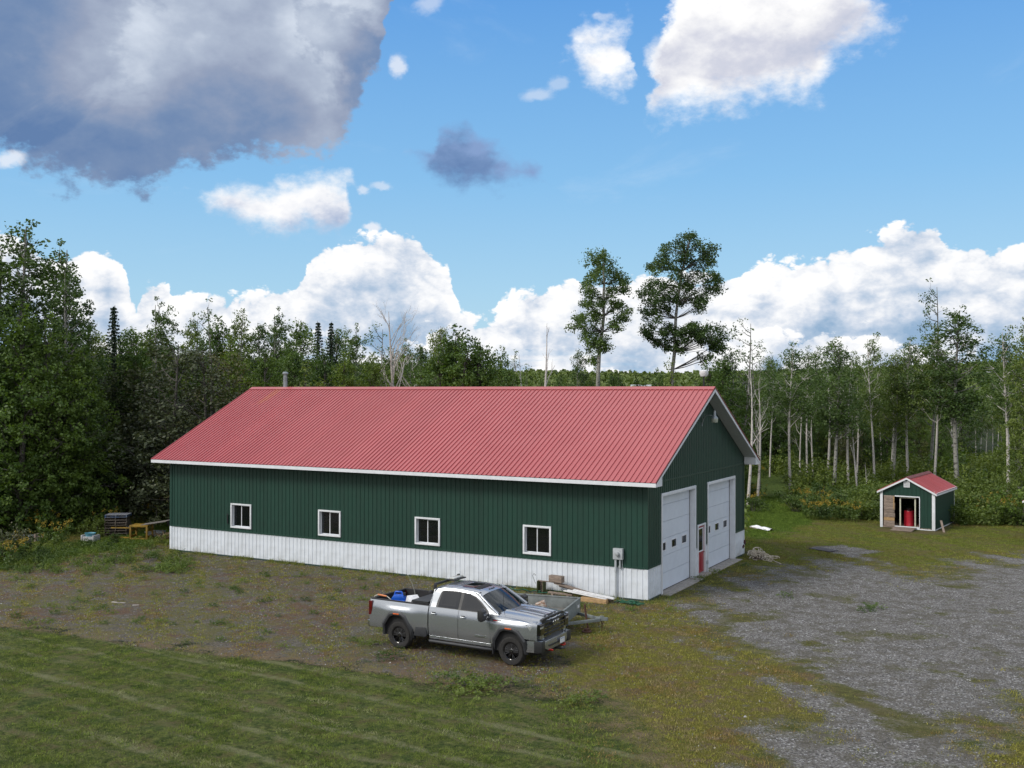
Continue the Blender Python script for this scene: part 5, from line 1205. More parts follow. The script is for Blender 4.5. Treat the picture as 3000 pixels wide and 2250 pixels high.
# ------------------------------------------------------------------ rope heap and sheet near the far corner
t_ = thing('rope_heap', 'tangled heap of pale rope against the far corner of the workshop', 'rope', (.95, 12.1, 0), R(-35))
for k in range(46):
    cx_, cy_ = RNG.normal(0, .34), RNG.normal(0, .20); h_ = max(.03, .46 * math.exp(-(cx_ / .55) ** 2 - (cy_ / .4) ** 2)) * RNG.uniform(.4, 1.0)
    r1, r2, tl, az_ = RNG.uniform(.10, .30), RNG.uniform(.06, .2), RNG.uniform(.3, 1.3), RNG.uniform(0, 6.28)
    Mx = Matrix.Translation((cx_, cy_, h_)) @ Matrix.Rotation(az_, 4, 'Z') @ Matrix.Rotation(tl, 4, 'X')
    n_ = 13
    pts = [Mx @ Vector((r1 * math.cos(a) + .02 * math.sin(3 * a), r2 * math.sin(a), .03 * math.sin(2 * a))) for a in np.linspace(0, 5.4, n_)]
    for q in pts: q.z = max(q.z, .02)
    MB().tube(pts, .019, 5).build('coil', ROPE, t_, smooth=60)
MB().lathe([(.42, 0), (.3, .12), (.15, .22), (.05, .26)], 12).build('core', mat('old_rope', (.13, .10, .08), .9, var=.3, scale=20, bump=.6), t_)
MB().tube([(.7, .3, .03), (1.1, .1, .02), (1.5, .0, .02), (1.75, -.1, .02)], .02, 5).build('loose_end', ROPE, t_, smooth=60)
t_ = thing('gloves', 'pair of dark gloves hung on the rope heap against the white wainscot', 'gloves', (.28, 11.95, .55), 0)
MB().box(-.02, .04, -.16, .02, .0, .12, Matrix.Rotation(.5, 4, 'X')).build('glove', mat('dark_red_cloth', (.05, .008, .014), .8), t_, bevel=.02)
MB().box(-.02, .04, -.10, .12, .16, .32, Matrix.Rotation(-.6, 4, 'X')).build('glove', MATS['dark_red_cloth'], t_, bevel=.02)
e = at(2232, 1551)
def sheet_pt(u, v):
    x = (u - .5) * 1.9; y = (v - .5) * .7 * (1 - .5 * abs(2 * u - 1))
    return (x, y, .06 + .16 * abs(math.sin(u * 7.2)) * (1 - abs(2 * v - 1)) + .03 * math.sin(13 * u + 5 * v))
t_ = thing('white_sheet', 'crumpled white sheet lying in the grass beyond the far corner of the workshop', 'sheet', (e.x, e.y, 0), R(-38))
MB().grid(24, 8, sheet_pt).build('sheet', mat('white_fabric', (.80, .80, .80), .7), t_, smooth=60)
MB().tube([(-.9, -.2, .03), (-.2, -.25, .05), (.5, -.2, .03)], .04, 6).build('branch', WOOD, t_, smooth=60)
# dark plank heap in the yard
e = at(2415, 1612)
t_ = thing('dark_mat', 'flat dark mat lying on the gravel edge in front of the shed', 'mat', (e.x, e.y, 0), R(-28))
MB().box(-.7, .6, -.35, .35, .01, .05).build('mat', mat('wet_board', (.05, .045, .05), .7, var=.2), t_, bevel=.01)

# ------------------------------------------------------------------ pallets and junk at the wood edge, left
PW = mat('pallet_wood', (0.17, 0.14, 0.11), .9, var=.25, rnd=.15, bump=.3)
PB = mat('blue_pallet_paint', (0.03, 0.11, 0.26), .7, var=.2, scale=6, c2=(.20, .20, .21))
def pallet_parts():
    L = []
    for k in range(7): L.append(('deck_board', MB().box(-.60, .60, -.50 + k * .152, -.41 + k * .152, .12, .14)))
    for y in (-.50, -.05, .41): L.append(('bottom_board', MB().box(-.60, .60, y, y + .1, 0, .02)))
    for x in (-.59, -.02, .55): L.append(('stringer', MB().box(x, x + .04, -.50, .50, .02, .12)))
    return [(n, b.mesh(n, PW)) for n, b in L]
PM = pallet_parts()
pb = at(345, 1568)
ords = ['lowest', 'second', 'third', 'fourth', 'fifth', 'sixth', 'seventh', 'eighth']
for k in range(8):
    last = k == 7
    t_ = thing('pallet', ('blue topmost pallet of the stack at the edge of the wood' if last else ords[k] + ' wooden pallet from the ground in the stack at the wood edge'), 'pallet',
               (pb.x + RNG.uniform(-.05, .05), pb.y + RNG.uniform(-.05, .05), .02 + k * .148 ), R(38 + RNG.uniform(-4, 4)), 'pallets stacked at the edge of the wood')
    for n_, me_ in PM:
        if last:
            me_ = me_.copy(); me_.materials.clear(); me_.materials.append(PB if n_ != 'deck_board' else mat('grey_deck', (.24, .25, .27), .8, var=.2))
        link(n_, me_, t_)
jb = at(415, 1580)
t_ = thing('yellow_crate', 'yellow plastic crate tipped on its side beside the pallet stack', 'crate', (jb.x - .1, jb.y + .1, 0), R(25), None, 1.45)
mbc = MB(); frame_rect(mbc, -.35, .35, .0, .55, .07, -.30, -.26); frame_rect(mbc, -.35, .35, .0, .55, .07, .2, .24); mbc.box(-.35, .35, -.26, .2, .0, .03).box(-.35, .35, -.26, .2, .52, .55)
for q in (-.35, .32): mbc.box(q, q + .03, -.26, .2, .08, .16).box(q, q + .03, -.26, .2, .3, .38)
mbc.build('crate', YELLOW, t_, bevel=.006)
MB().box(-1.1, -.4, -.22, -.18, .42, .46).box(-1.1, -.4, -.22, -.18, .05, .10).build('rail', YELLOW, t_)
t_ = thing('plywood_sheet', 'grey plywood sheet resting on top of the yellow crate', 'plywood', (jb.x + .3, jb.y + .45, .84), R(22))
MB().box(-1.15, 1.05, -.5, .5, 0, .03, Matrix.Rotation(R(-9), 4, 'Y')).build('sheet', mat('grey_ply', (.20, .185, .17), .85, var=.2), t_)
t_ = thing('brush_pile', 'tangle of bare sticks heaped beside the yellow crate', 'brush pile', (jb.x + 1.1, jb.y + .55, 0), 0)
for k in range(34):
    a = RNG.uniform(0, 6.28); b = RNG.uniform(.3, .8)
    c0 = Vector((RNG.normal(0, .35), RNG.normal(0, .25), RNG.uniform(.02, .25))); c1 = c0 + Vector((math.cos(a) * b, math.sin(a) * b, RNG.uniform(-.1, .55))); c1.z = max(.02, c1.z)
    MB().tube([c0, (c0 + c1) / 2 + Vector((0, 0, RNG.uniform(-.02, .15))), c1], [.022, .015, .008], 5).build('stick', mat('bare_stick', (.24, .17, .10), .9, rnd=.3), t_, smooth=60)
gb = at(455, 1574)
t_ = thing('storage_box', 'grey lidded plastic box on the ground left of the workshop', 'box', (gb.x, gb.y, 0), R(20))
MB().box(-.44, .44, -.2, .2, 0, .24).build('body', GREYP, t_, bevel=.02); MB().box(-.50, .50, -.25, .25, .24, .36).build('lid', GREYP, t_, bevel=.02)
bb = at(265, 1585)
t_ = thing('concrete_block', 'whitish block with a pale blue tub on top in the grass', 'block', (bb.x, bb.y, 0), R(15))
MB().box(-.42, .42, -.26, .26, 0, .26).box(-.40, -.30, -.28, .28, .0, .34).box(.30, .40, -.28, .28, .0, .34).build('block', mat('off_white_block', (.42, .42, .43), .8, var=.2), t_, bevel=.02)
t2 = thing('blue_tub', 'pale blue tub sitting on the whitish block in the grass', 'tub', (bb.x - .02, bb.y, .26), R(15))
MB().lathe([(.20, 0), (.26, .16), (.27, .18), (.24, .18), (.18, .03)], 16, Matrix.Scale(1.15, 4, (1, 0, 0))).build('tub', mat('pale_blue_plastic', (.10, .30, .38), .5, var=.1), t2, smooth=40)
wb_ = at(75, 1584)
t_ = thing('white_pails', 'row of white containers half hidden by weeds far left', 'containers', (wb_.x, wb_.y, 0), R(12))
for k in range(5):
    MB().lathe([(.13, 0), (.15, .3), (.155, .31), (.02, .32)], 12, Matrix.Translation((-.95 + k * .42, RNG.uniform(-.1, .1), 0))).build('container', mat('dull_white_plastic', (.36, .38, .37), .6, var=.2), t_, smooth=40)
MB().box(.75, 1.5, -.1, -.06, .25, .33).box(.72, .82, -.2, .2, 0, .42).build('board', WOOD, t_)
# pale stones and scraps on the stony ground
for k, (x, y) in enumerate(((340, 1767), (355, 1768), (398, 1775))):
    q = at(x, y)
    t_ = thing('wood_scrap', ('left', 'middle', 'right')[k] + ' of three pale scraps lying on the stony ground in front of the pallets', 'scrap', (q.x, q.y, .01), R(20 * k))
    MB().box(-.22 + .05 * k, .22 - .05 * k, -.04, .04, 0, .03).build('scrap', mat('pale_scrap', (.36, .33, .29), .8), t_, bevel=.008)
# white-topped post beyond the ridge
q = at_d(2062, 60)
t_ = thing('capped_post', 'dark post with a white cap rising behind the right end of the ridge', 'post', (q.x, q.y, 0))
MB().tube([(0, 0, 0), (0, 0, h_at(1100, 60))], .05, 8).build('post', BLACKP, t_)
MB().lathe([(.19, -.05), (.27, .12), (.25, .28), (.12, .34)], 12, Matrix.Translation((0, 0, h_at(1100, 60)))).build('cap', WPAINT, t_, smooth=50)
# ------------------------------------------------------------------ vegetation
def leaf_mat(name, lo, hi, third=None, trans=0.28):
    m = bpy.data.materials.new(name); m.use_nodes = True
    t = NT(m.node_tree)
    oi = t.new('ShaderNodeObjectInfo').outputs['Random']
    geo = t.new('ShaderNodeNewGeometry')
    co = t.new('ShaderNodeTexCoord').outputs['Object']
    n = t.noise(co, 0.55, 3, 0.6); n2 = t.noise(co, 7.0, 2)
    f = t.m('ADD', t.m('MULTIPLY', n, 0.6), t.m('MULTIPLY', n2, 0.4))
    c = t.mix(t.sstep(f, 0.35, 0.65), lo, hi)
    if third: c = t.mix(t.sstep(n2, 0.56, 0.70, 0, 0.7), c, third)
    c = t.mix(1.0, c, t.ramp(oi, [(0, (0.58, 0.68, 0.66)), (0.5, (0.95, 1.0, 0.95)), (1, (1.42, 1.24, 0.90))]), 'MULTIPLY')
    d = t.new('ShaderNodeBsdfPrincipled'); t.put(d.inputs['Base Color'], c); d.inputs['Roughness'].default_value = 0.55; d.inputs['Specular IOR Level'].default_value = 0.35
    tr = t.new('ShaderNodeBsdfTranslucent'); t.put(tr.inputs[0], t.mix(1.0, c, (1.5, 1.6, 0.5), 'MULTIPLY'))
    mx = t.new('ShaderNodeMixShader'); mx.inputs[0].default_value = trans
    t.l.new(d.outputs[0], mx.inputs[1]); t.l.new(tr.outputs[0], mx.inputs[2])
    o = t.new('ShaderNodeOutputMaterial'); t.l.new(mx.outputs[0], o.inputs[0]); return m
LF_A = leaf_mat('aspen_leaves', (0.050, 0.088, 0.026), (0.120, 0.175, 0.048))
LF_B = leaf_mat('maple_leaves', (0.045, 0.084, 0.018), (0.115, 0.175, 0.034))
LF_D = leaf_mat('dark_alder_leaves', (0.044, 0.054, 0.024), (0.085, 0.095, 0.042), (0.13, 0.115, 0.07), .15)
LF_S = leaf_mat('spruce_needles', (0.010, 0.026, 0.012), (0.024, 0.048, 0.020), None, .08)
LF_U = leaf_mat('undergrowth_leaves', (0.050, 0.085, 0.018), (0.125, 0.175, 0.040), (0.13, 0.14, 0.035))
LF_Y = leaf_mat('light_leaves', (0.07, 0.11, 0.022), (0.14, 0.19, 0.045))
def bark_mat(name, c, dark, amt=.5):
    m = bpy.data.materials.new(name); m.use_nodes = True
    t = NT(m.node_tree)
    bs = t.new('ShaderNodeBsdfPrincipled'); o = t.new('ShaderNodeOutputMaterial'); t.l.new(bs.outputs[0], o.inputs[0])
    co = t.new('ShaderNodeTexCoord').outputs['Object']
    n = t.noise(t.vm('MULTIPLY', co, (1, 1, 2.2)), 3.4, 5, 0.65); n2 = t.noise(t.vm('MULTIPLY', co, (1, 1, 5)), 5.0, 4)
    oi = t.new('ShaderNodeObjectInfo').outputs['Random']
    cc = t.mix(t.sstep(n, 1 - amt, 1 - amt + .08), c, dark)
    cc = t.mix(t.sstep(n2, .5, .7, 0, .5), cc, tuple(q * .5 for q in c))
    t.put(bs.inputs['Base Color'], cc); bs.inputs['Roughness'].default_value = .85; return m
BK_W = bark_mat('white_birch_bark', (.50, .47, .44), (.035, .03, .028), .42)
BK_A = bark_mat('aspen_bark', (.26, .255, .23), (.05, .045, .04), .47)
BK_G = bark_mat('grey_bark', (.10, .09, .08), (.04, .035, .03), .5)
BK_D = bark_mat('dead_wood', (.46, .42, .38), (.15, .12, .10), .40)

def leaves(rng, centers, radii, per, size, flat=0.8, name='crown', m=None, aspect=1.0):
    """leaf-sized faces in clumps: centers (k,3), radii (k,)"""
    centers = np.asarray(centers); k = len(centers); n = k * per
    c = np.repeat(centers, per, 0); r = np.repeat(np.asarray(radii), per)
    d = rng.normal(size=(n, 3)); d /= np.linalg.norm(d, axis=1)[:, None] + 1e-9
    rad = r * rng.uniform(0.25, 1.0, n) ** 0.6
    p = c + d * rad[:, None] * np.array([1, 1, flat])
    nn = d * .6 + rng.normal(size=(n, 3)) * .8 + np.array([0, 0, .5]); nn /= np.linalg.norm(nn, axis=1)[:, None]
    ref = rng.normal(size=(n, 3)); u = np.cross(nn, ref); u /= np.linalg.norm(u, axis=1)[:, None] + 1e-9; w = np.cross(nn, u)
    s = size * rng.uniform(.6, 1.25, n)[:, None]
    q = np.stack([p - u * s * aspect, p - w * s * .62, p + u * s * aspect, p + w * s * .62], 1).reshape(-1, 3)
    return q
def finish_leaves(name, qs, m):
    q = np.concatenate(qs, 0); return np_mesh(name, q, np.arange(len(q)).reshape(-1, 4), m)
def clumps_in(rng, blob, per_m3=None, n=10, shell=.55):
    cx, cy, cz, rx, ry, rz = blob
    d = rng.normal(size=(n, 3)); d /= np.linalg.norm(d, axis=1)[:, None]
    t = rng.uniform(shell, 1.0, n)[:, None]
    return np.array([cx, cy, cz]) + d * t * np.array([rx, ry, rz])
def trunk_mb(rng, h, r, bend=.25, n=8, seg=9, top=.12):
    ph = rng.uniform(0, 6.28, 2); pts = []; rs = []
    for i in range(seg + 1):
        f = i / seg
        pts.append(Vector((bend * math.sin(f * 3.0 + ph[0]) - bend * math.sin(ph[0]), bend * math.sin(f * 2.6 + ph[1]) - bend * math.sin(ph[1]), f * h - .15)))
        rs.append(r * (1 - f) ** .8 * (1 - top) + r * top)
    mb = MB(); mb.tube(pts, rs, n)
    def pos(z):
        f = min(max(z / h, 0), 1) * seg; i = min(int(f), seg - 1); return pts[i].lerp(pts[i + 1], f - i)
    return mb, pos
def limb(mb, rng, a, b, r, n=5, sag=.12):
    a, b = Vector(a), Vector(b); L = (b - a).length
    m1 = a.lerp(b, .35) + Vector((rng.normal() * sag * L * .3, rng.normal() * sag * L * .3, -sag * L * .5)); m2 = a.lerp(b, .7) + Vector((rng.normal() * sag * L * .3, rng.normal() * sag * L * .3, -sag * L * .3))
    mb.tube([a, m1, m2, b], [r, r * .7, r * .45, r * .2], n)
def make_tree(seed, h, blobs, tr, lm, bm, leaf=.125, cl=9, per=20, crad=.5, bend=.25, flat=.8, seg_limbs=True):
    """blobs (dx,dy,z,rx,ry,rz) -> (trunk mesh, crown mesh)"""
    rng = np.random.default_rng(seed)
    mb, pos = trunk_mb(rng, h * .97, tr, bend)
    qs = []
    for b in blobs:
        vol = (b[3] * b[4] * b[5]) ** (1 / 3)
        n = max(3, int(cl * vol * vol))
        cs = clumps_in(rng, b, n=n)
        qs.append(leaves(rng, cs, rng.uniform(.55, 1.1, n) * crad, per, leaf, flat))
        if seg_limbs:
            z0_ = max(h * .12, b[2] - .35 * math.hypot(b[0], b[1]) - b[5] * .8)
            a = pos(z0_); limb(mb, rng, a, (b[0], b[1], b[2]), tr * .32)
            for c in cs[:3]: limb(mb, rng, (b[0] * .7 + a.x * .3, b[1] * .7 + a.y * .3, b[2] - .2), c, tr * .12, 4)
    return mb, qs
def rand_blobs(rng, h, base, w, n, taper=1.0, size=(.8, 1.5), top=.93):
    out = []
    for i in range(n):
        f = (i + rng.uniform(0, .8)) / n; z = h * (base + (top - base) * f)
        prof = math.sin(math.pi * min(1, .22 + .78 * f)) ** .7 if taper == 1 else (1 - f) ** .7 + .15
        r = w * prof * rng.uniform(.25, .95); a = i * 2.4 + rng.uniform(-.6, .6); s = rng.uniform(*size) * (1.15 - .45 * f)
        out.append((r * math.cos(a), r * math.sin(a), z, s, s, s * rng.uniform(.6, .85)))
    out.append((0, 0, h * .955, size[0] * .5, size[0] * .5, size[1] * .75)); return out
VAR = {}
def reg(kind, seed, **k):
    rng = np.random.default_rng(seed + 500)
    bl = rand_blobs(rng, k['h'], k['base'], k['w'], k['n'], k.get('taper', 1), k.get('size', (.8, 1.5)))
    mb, qs = make_tree(seed, k['h'], bl, k['tr'], None, None, k.get('leaf', .125), k.get('cl', 9), k.get('per', 20), k.get('crad', .5), k.get('bend', .25))
    VAR.setdefault(kind, []).append((mb.mesh('trunk', k['bm'], smooth=60), finish_leaves('crown', qs, k['lm']), k['h']))
for s_ in range(4): reg('aspen', 10 + s_, h=16, base=.42, w=2.3, n=30, tr=.17, lm=LF_A, bm=BK_A, size=(.9, 1.6), per=26, leaf=.10, cl=11, crad=.55)
for s_ in range(4): reg('birch', 15 + s_, h=16, base=.52, w=2.1, n=22, tr=.15, lm=LF_A, bm=BK_W, size=(.85, 1.5), per=24, leaf=.10, cl=10, crad=.55, bend=.3)
for s_ in range(3): reg('sparse', 20 + s_, h=15, base=.36, w=1.9, n=20, tr=.13, lm=LF_A, bm=BK_A, size=(.5, .95), per=15, cl=10, bend=.35, leaf=.085)
for s_ in range(4): reg('bushy', 30 + s_, h=14, base=.06, w=2.9, n=40, tr=.20, lm=LF_B, bm=BK_G, size=(1.1, 1.9), per=30, leaf=.105, cl=9)
for s_ in range(3): reg('alder', 40 + s_, h=10, base=.05, w=2.6, n=28, tr=.13, lm=LF_D, bm=BK_G, size=(.9, 1.6), per=22, leaf=.085, cl=9)
for s_ in range(3): reg('poplar', 50 + s_, h=18, base=.08, w=2.4, n=46, tr=.2, lm=LF_A, bm=BK_A, size=(.95, 1.7), per=28, leaf=.105, cl=9)
for s_ in range(2): reg('light', 60 + s_, h=9, base=.10, w=2.6, n=22, tr=.12, lm=LF_Y, bm=BK_G, size=(.9, 1.5), per=24, leaf=.09)
# spruces
for s_ in range(2):
    rng = np.random.default_rng(70 + s_); h = 15; mb, pos = trunk_mb(rng, h, .16, .05); qs = []
    for k in range(60):
        z = h * (.06 + .93 * k / 60); L = 1.9 * (1 - k / 60) ** .9 + .08
        for j in range(9):
            a = j * .70 + k * 1.1 + rng.uniform(-.2, .2); nn = max(2, int(L / .28))
            cs = [(math.cos(a) * L * f, math.sin(a) * L * f, z - .28 * L * f) for f in np.linspace(.15, 1, nn)]
            qs.append(leaves(rng, cs, [.16] * nn, 5, .10, .5))
    VAR.setdefault('spruce', []).append((mb.mesh('trunk', BK_G, smooth=60), finish_leaves('crown', qs, LF_S), h))
# dead trees
def dead_mesh(seed, h, r, forks, twigs, bm, spread=1.6, curve_=.3, base=.35):
    rng = np.random.default_rng(seed); mb, pos = trunk_mb(rng, h, r, curve_, top=.06)
    def grow(a, d, L, rr, lev):
        b = a + d * L; mid = a.lerp(b, .5) + Vector(rng.normal(size=3) * L * .07)
        mb.tube([a, mid, b], [rr, rr * .72, rr * .38], 5)
        if lev > 0:
            for q in range(rng.integers(2, 4)):
                f = rng.uniform(.4, 1.0); dd = (d + Vector(rng.normal(size=3) * .42) + Vector((0, 0, .18))).normalized()
                grow(a.lerp(b, f), dd, L * rng.uniform(.4, .65), rr * .5, lev - 1)
    for k in range(forks):
        f = base + (1 - base) * (k + rng.uniform(0, .7)) / forks * .95; a = pos(h * f); an = rng.uniform(0, 6.28)
        d = Vector((math.cos(an) * .6, math.sin(an) * .6, rng.uniform(.9, 1.6))).normalized()
        grow(a, d, spread * (1.15 - f) * rng.uniform(.8, 1.3) + .3, r * (1.1 - f) * .36 + .01, twigs)
    return mb
for s_, (fk, tw) in enumerate(((7, 2), (5, 1), (14, 3), (4, 1))):
    VAR.setdefault('dead', []).append((dead_mesh(80 + s_, 11, .13 if s_ != 2 else .15, fk, tw, None, 2.2 if s_ != 2 else 3.6, .3).mesh('trunk', BK_W if s_ != 2 else BK_D, smooth=60), None, 11))
# shrubs
for s_ in range(5):
    rng = np.random.default_rng(90 + s_); bl = [(rng.normal(0, .5), rng.normal(0, .5), rng.uniform(.35, 1.25), .5, .5, .42) for _ in range(9)]
    mb = MB(); qs = []
    for b in bl:
        mb.tube([(b[0] * .15, b[1] * .15, -.05), (b[0] * .6, b[1] * .6, b[2] * .6), (b[0], b[1], b[2] + .2)], [.022, .015, .006], 4)
        cs = clumps_in(rng, b, n=9, shell=.2); qs.append(leaves(rng, cs, [.22] * 9, 15, .065, .8))
    VAR.setdefault('shrub', []).append((mb.mesh('stem', BK_G), finish_leaves('foliage', qs, (LF_U, LF_U, LF_B, LF_D, LF_U)[s_]), 1.6))
# leafy weeds (low)
for s_ in range(3):
    rng = np.random.default_rng(120 + s_); cs = [(rng.normal(0, .16), rng.normal(0, .16), rng.uniform(.02, .22)) for _ in range(34)]
    VAR.setdefault('weed', []).append((None, finish_leaves('weed', [leaves(rng, cs, [.06] * 34, 12, .020, .7)], (LF_Y if s_ < 2 else LF_U)), .25))
# goldenrod
YF = mat('goldenrod_flowers', (.36, .25, .02), .8, var=.2, scale=20)
for s_ in range(2):
    rng = np.random.default_rng(130 + s_); mb = MB(); q1 = []; q2 = []
    for k in range(16):
        x, y, h = rng.normal(0, .35), rng.normal(0, .35), rng.uniform(.75, 1.2)
        mb.tube([(x * .7, y * .7, 0), (x, y, h)], [.01, .005], 3)
        q1.append(leaves(rng, [(x * .7 + x * .3 * f, y * .7 + y * .3 * f, h * f) for f in (.3, .5, .7)], [.12] * 3, 12, .06, 1.0))
        q2.append(leaves(rng, [(x + rng.normal(0, .04), y + rng.normal(0, .04), h + g) for g in (-.08, 0.0)], [.09] * 2, 11, .03, .9))
    VAR.setdefault('goldenrod', []).append((mb.mesh('stem', LF_U), finish_leaves('foliage', q1, LF_U), finish_leaves('flower', q2, YF)))

LBL = []
def plant(name, label, cat, kind, v, pos, h, group=None, wscale=1.0, rot=None):
    tm, cm, hh = VAR[kind][v % len(VAR[kind])]
    s = h / hh
    t_ = thing(name, label, cat, (pos[0], pos[1], terrain(np.float64(pos[0]), np.float64(pos[1])) - .02), rot if rot is not None else RNG.uniform(0, 6.28), group, (s * wscale, s * wscale, s))
    if tm is not None: link(tm.name.split('.')[0], tm, t_)
    if cm is not None: link(cm.name.split('.')[0], cm, t_)
    return t_
NAMEOF = {'aspen': ('aspen_tree', 'aspen'), 'birch': ('birch_tree', 'birch'), 'sparse': ('thin_aspen_tree', 'aspen'), 'bushy': ('maple_tree', 'leafy tree'), 'alder': ('alder_tree', 'shrubby tree'), 'poplar': ('poplar_tree', 'poplar'),
          'light': ('young_tree', 'young tree'), 'spruce': ('spruce_tree', 'spruce'), 'dead': ('dead_tree', 'dead tree')}
_ORD = ['leftmost', 'second', 'third', 'fourth', 'fifth', 'sixth', 'seventh', 'eighth', 'ninth', 'tenth', 'eleventh', 'twelfth', 'thirteenth', 'fourteenth', 'fifteenth', 'sixteenth', 'seventeenth', 'eighteenth', 'nineteenth', 'twentieth',
       'twenty-first', 'twenty-second', 'twenty-third', 'twenty-fourth', 'twenty-fifth', 'twenty-sixth', 'twenty-seventh', 'twenty-eighth', 'twenty-ninth', 'thirtieth']
class _O:
    def __getitem__(s, i):
        if i < 30: return _ORD[i]
        return {3: 'thirty-', 4: 'forty-'}[(i + 1) // 10] + ['zeroth', 'first', 'second', 'third', 'fourth', 'fifth', 'sixth', 'seventh', 'eighth', 'ninth'][(i + 1) % 10] if (i + 1) % 10 else {4: 'fortieth', 5: 'fiftieth'}[(i + 1) // 10]
ORD = _O()
def row(lst, desc, where, group):
    lst = sorted(lst)
    cnt = {}
    for e in lst:
        x, yt, d, kind, ws = e[:5]
        nm, cat = NAMEOF[kind]; i = cnt.get(kind, 0); cnt[kind] = i + 1
        lab = e[5] if len(e) > 5 else f"{ORD[i]}{'' if i == 0 else ' from left'} of the {desc[kind]} {where}"
        plant(nm, lab, cat, kind, (e[6] if len(e) > 6 else int(x) % 7 + i), at_d(x, d), h_at(yt, d), None, ws)
DESC = {'birch': 'white-stemmed birches', 'aspen': 'tall green aspens', 'sparse': 'thin aspens', 'bushy': 'bushy dark green trees', 'alder': 'brownish shrubby trees', 'poplar': 'tall dense poplars', 'light': 'pale green trees', 'spruce': 'pointed dark spruces', 'dead': 'bare white dead trees'}
# wood at the left
row([(-150, 690, 62, 'poplar', 1.2), (-40, 700, 60, 'poplar', 1.25), (70, 632, 62, 'poplar', 1.25), (160, 700, 64, 'poplar', 1.15), (212, 770, 61, 'poplar', .95), (-90, 850, 57, 'bushy', 1.1), (50, 900, 57, 'bushy', 1.1), (150, 940, 58, 'bushy', 1.0), (235, 1000, 60, 'bushy', 1.0),
     (262, 930, 66, 'poplar', .8), (333, 888, 68, 'spruce', .9), (300, 960, 70, 'aspen', 1.0), (372, 945, 74, 'aspen', 1.1), (385, 985, 68, 'bushy', 1.0), (470, 870, 70, 'poplar', .85), (440, 950, 72, 'bushy', 1.0),
     (300, 1080, 66, 'alder', 1.2), (400, 1060, 67, 'alder', 1.3), (500, 985, 61, 'alder', 1.3), (580, 1000, 60, 'alder', 1.25), (650, 1030, 61, 'alder', 1.2), (430, 1150, 66, 'alder', 1.2), (330, 1240, 67, 'alder', 1.0), (550, 1150, 66, 'alder', 1.2), (230, 1150, 63, 'bushy', .9), (120, 1180, 61, 'alder', 1.1), (20, 1150, 60, 'bushy', .9)],
    DESC, 'left of the workshop', None)
# behind the workshop
row([(607, 872, 74, 'sparse', 1.1), (560, 915, 78, 'poplar', .9), (640, 935, 76, 'bushy', .9), (704, 897, 72, 'poplar', .85), (764, 925, 76, 'aspen', 1.0), (823, 900, 74, 'poplar', .9), (888, 917, 72, 'aspen', 1.0), (932, 935, 78, 'spruce', .8), (970, 935, 74, 'spruce', .72), (992, 942, 76, 'aspen', .9), (1040, 946, 72, 'poplar', .85), (1097, 940, 68, 'sparse', 1.1),
     (680, 1000, 66, 'bushy', .95), (780, 1010, 64, 'bushy', .95), (860, 1000, 66, 'bushy', .9), (950, 1020, 66, 'bushy', .9), (1010, 1040, 64, 'bushy', .9), (1090, 1040, 66, 'bushy', .85), (900, 1098, 62, 'light', 1.0),
     (1285, 934, 72, 'aspen', .7), (1240, 990, 74, 'aspen', .9), (1345, 962, 62, 'bushy', 1.15), (1408, 985, 61, 'bushy', 1.05), (1300, 1010, 62, 'bushy', 1.1), (1372, 1000, 60, 'bushy', 1.1), (1250, 1060, 66, 'bushy', .9), (1160, 1075, 70, 'bushy', 1.0), (1200, 1040, 78, 'aspen', 1.0), (1465, 1024, 70, 'bushy', .75), (1510, 1014, 72, 'sparse', .8), (1490, 1065, 68, 'bushy', .8)],
    DESC, 'behind the workshop roof', None)
# low trees between and right of the two tall aspens
row([(1700, 1010, 80, 'aspen', .6), (1740, 1085, 84, 'bushy', .7), (1800, 1085, 80, 'bushy', .8), (1870, 1100, 84, 'bushy', .8), (1930, 1090, 78, 'bushy', .8), (1970, 1080, 76, 'light', 1.0), (1640, 1105, 86, 'bushy', .8), (1590, 1100, 84, 'bushy', .8), (1540, 1095, 82, 'light', .9), (1665, 1115, 78, 'light', .7),
     (2080, 1060, 74, 'bushy', .9), (2120, 1030, 76, 'bushy', 1.0)], DESC, 'beyond the ridge by the tallest aspens', None)
# right-hand wood
row([(2169, 925, 76, 'sparse', 1.15), (2225, 985, 84, 'sparse', 1.0), (2140, 1010, 86, 'birch', 1.0), (2260, 1050, 104, 'bushy', .9), (2317, 995, 78, 'birch', 1.1), (2366, 1005, 84, 'birch', .9), (2443, 982, 76, 'aspen', 1.15), (2508, 1020, 84, 'birch', .8), (2562, 972, 80, 'birch', .85), (2616, 1022, 82, 'aspen', 1.0), (2664, 978, 82, 'birch', 1.1), (2722, 812, 84, 'sparse', .95), (2735, 960, 80, 'birch', .95), (2806, 890, 78, 'aspen', 1.3),
     (2952, 950, 70, 'birch', 1.1), (3010, 925, 66, 'poplar', .9), (3080, 900, 70, 'aspen', 1.1), (2600, 1110, 92, 'bushy', .8), (2400, 1100, 94, 'bushy', .8), (2190, 1100, 104, 'bushy', .8), (2990, 1080, 74, 'bushy', .8), (2750, 1150, 92, 'bushy', .7)],
    DESC, 'right of the workshop', None)
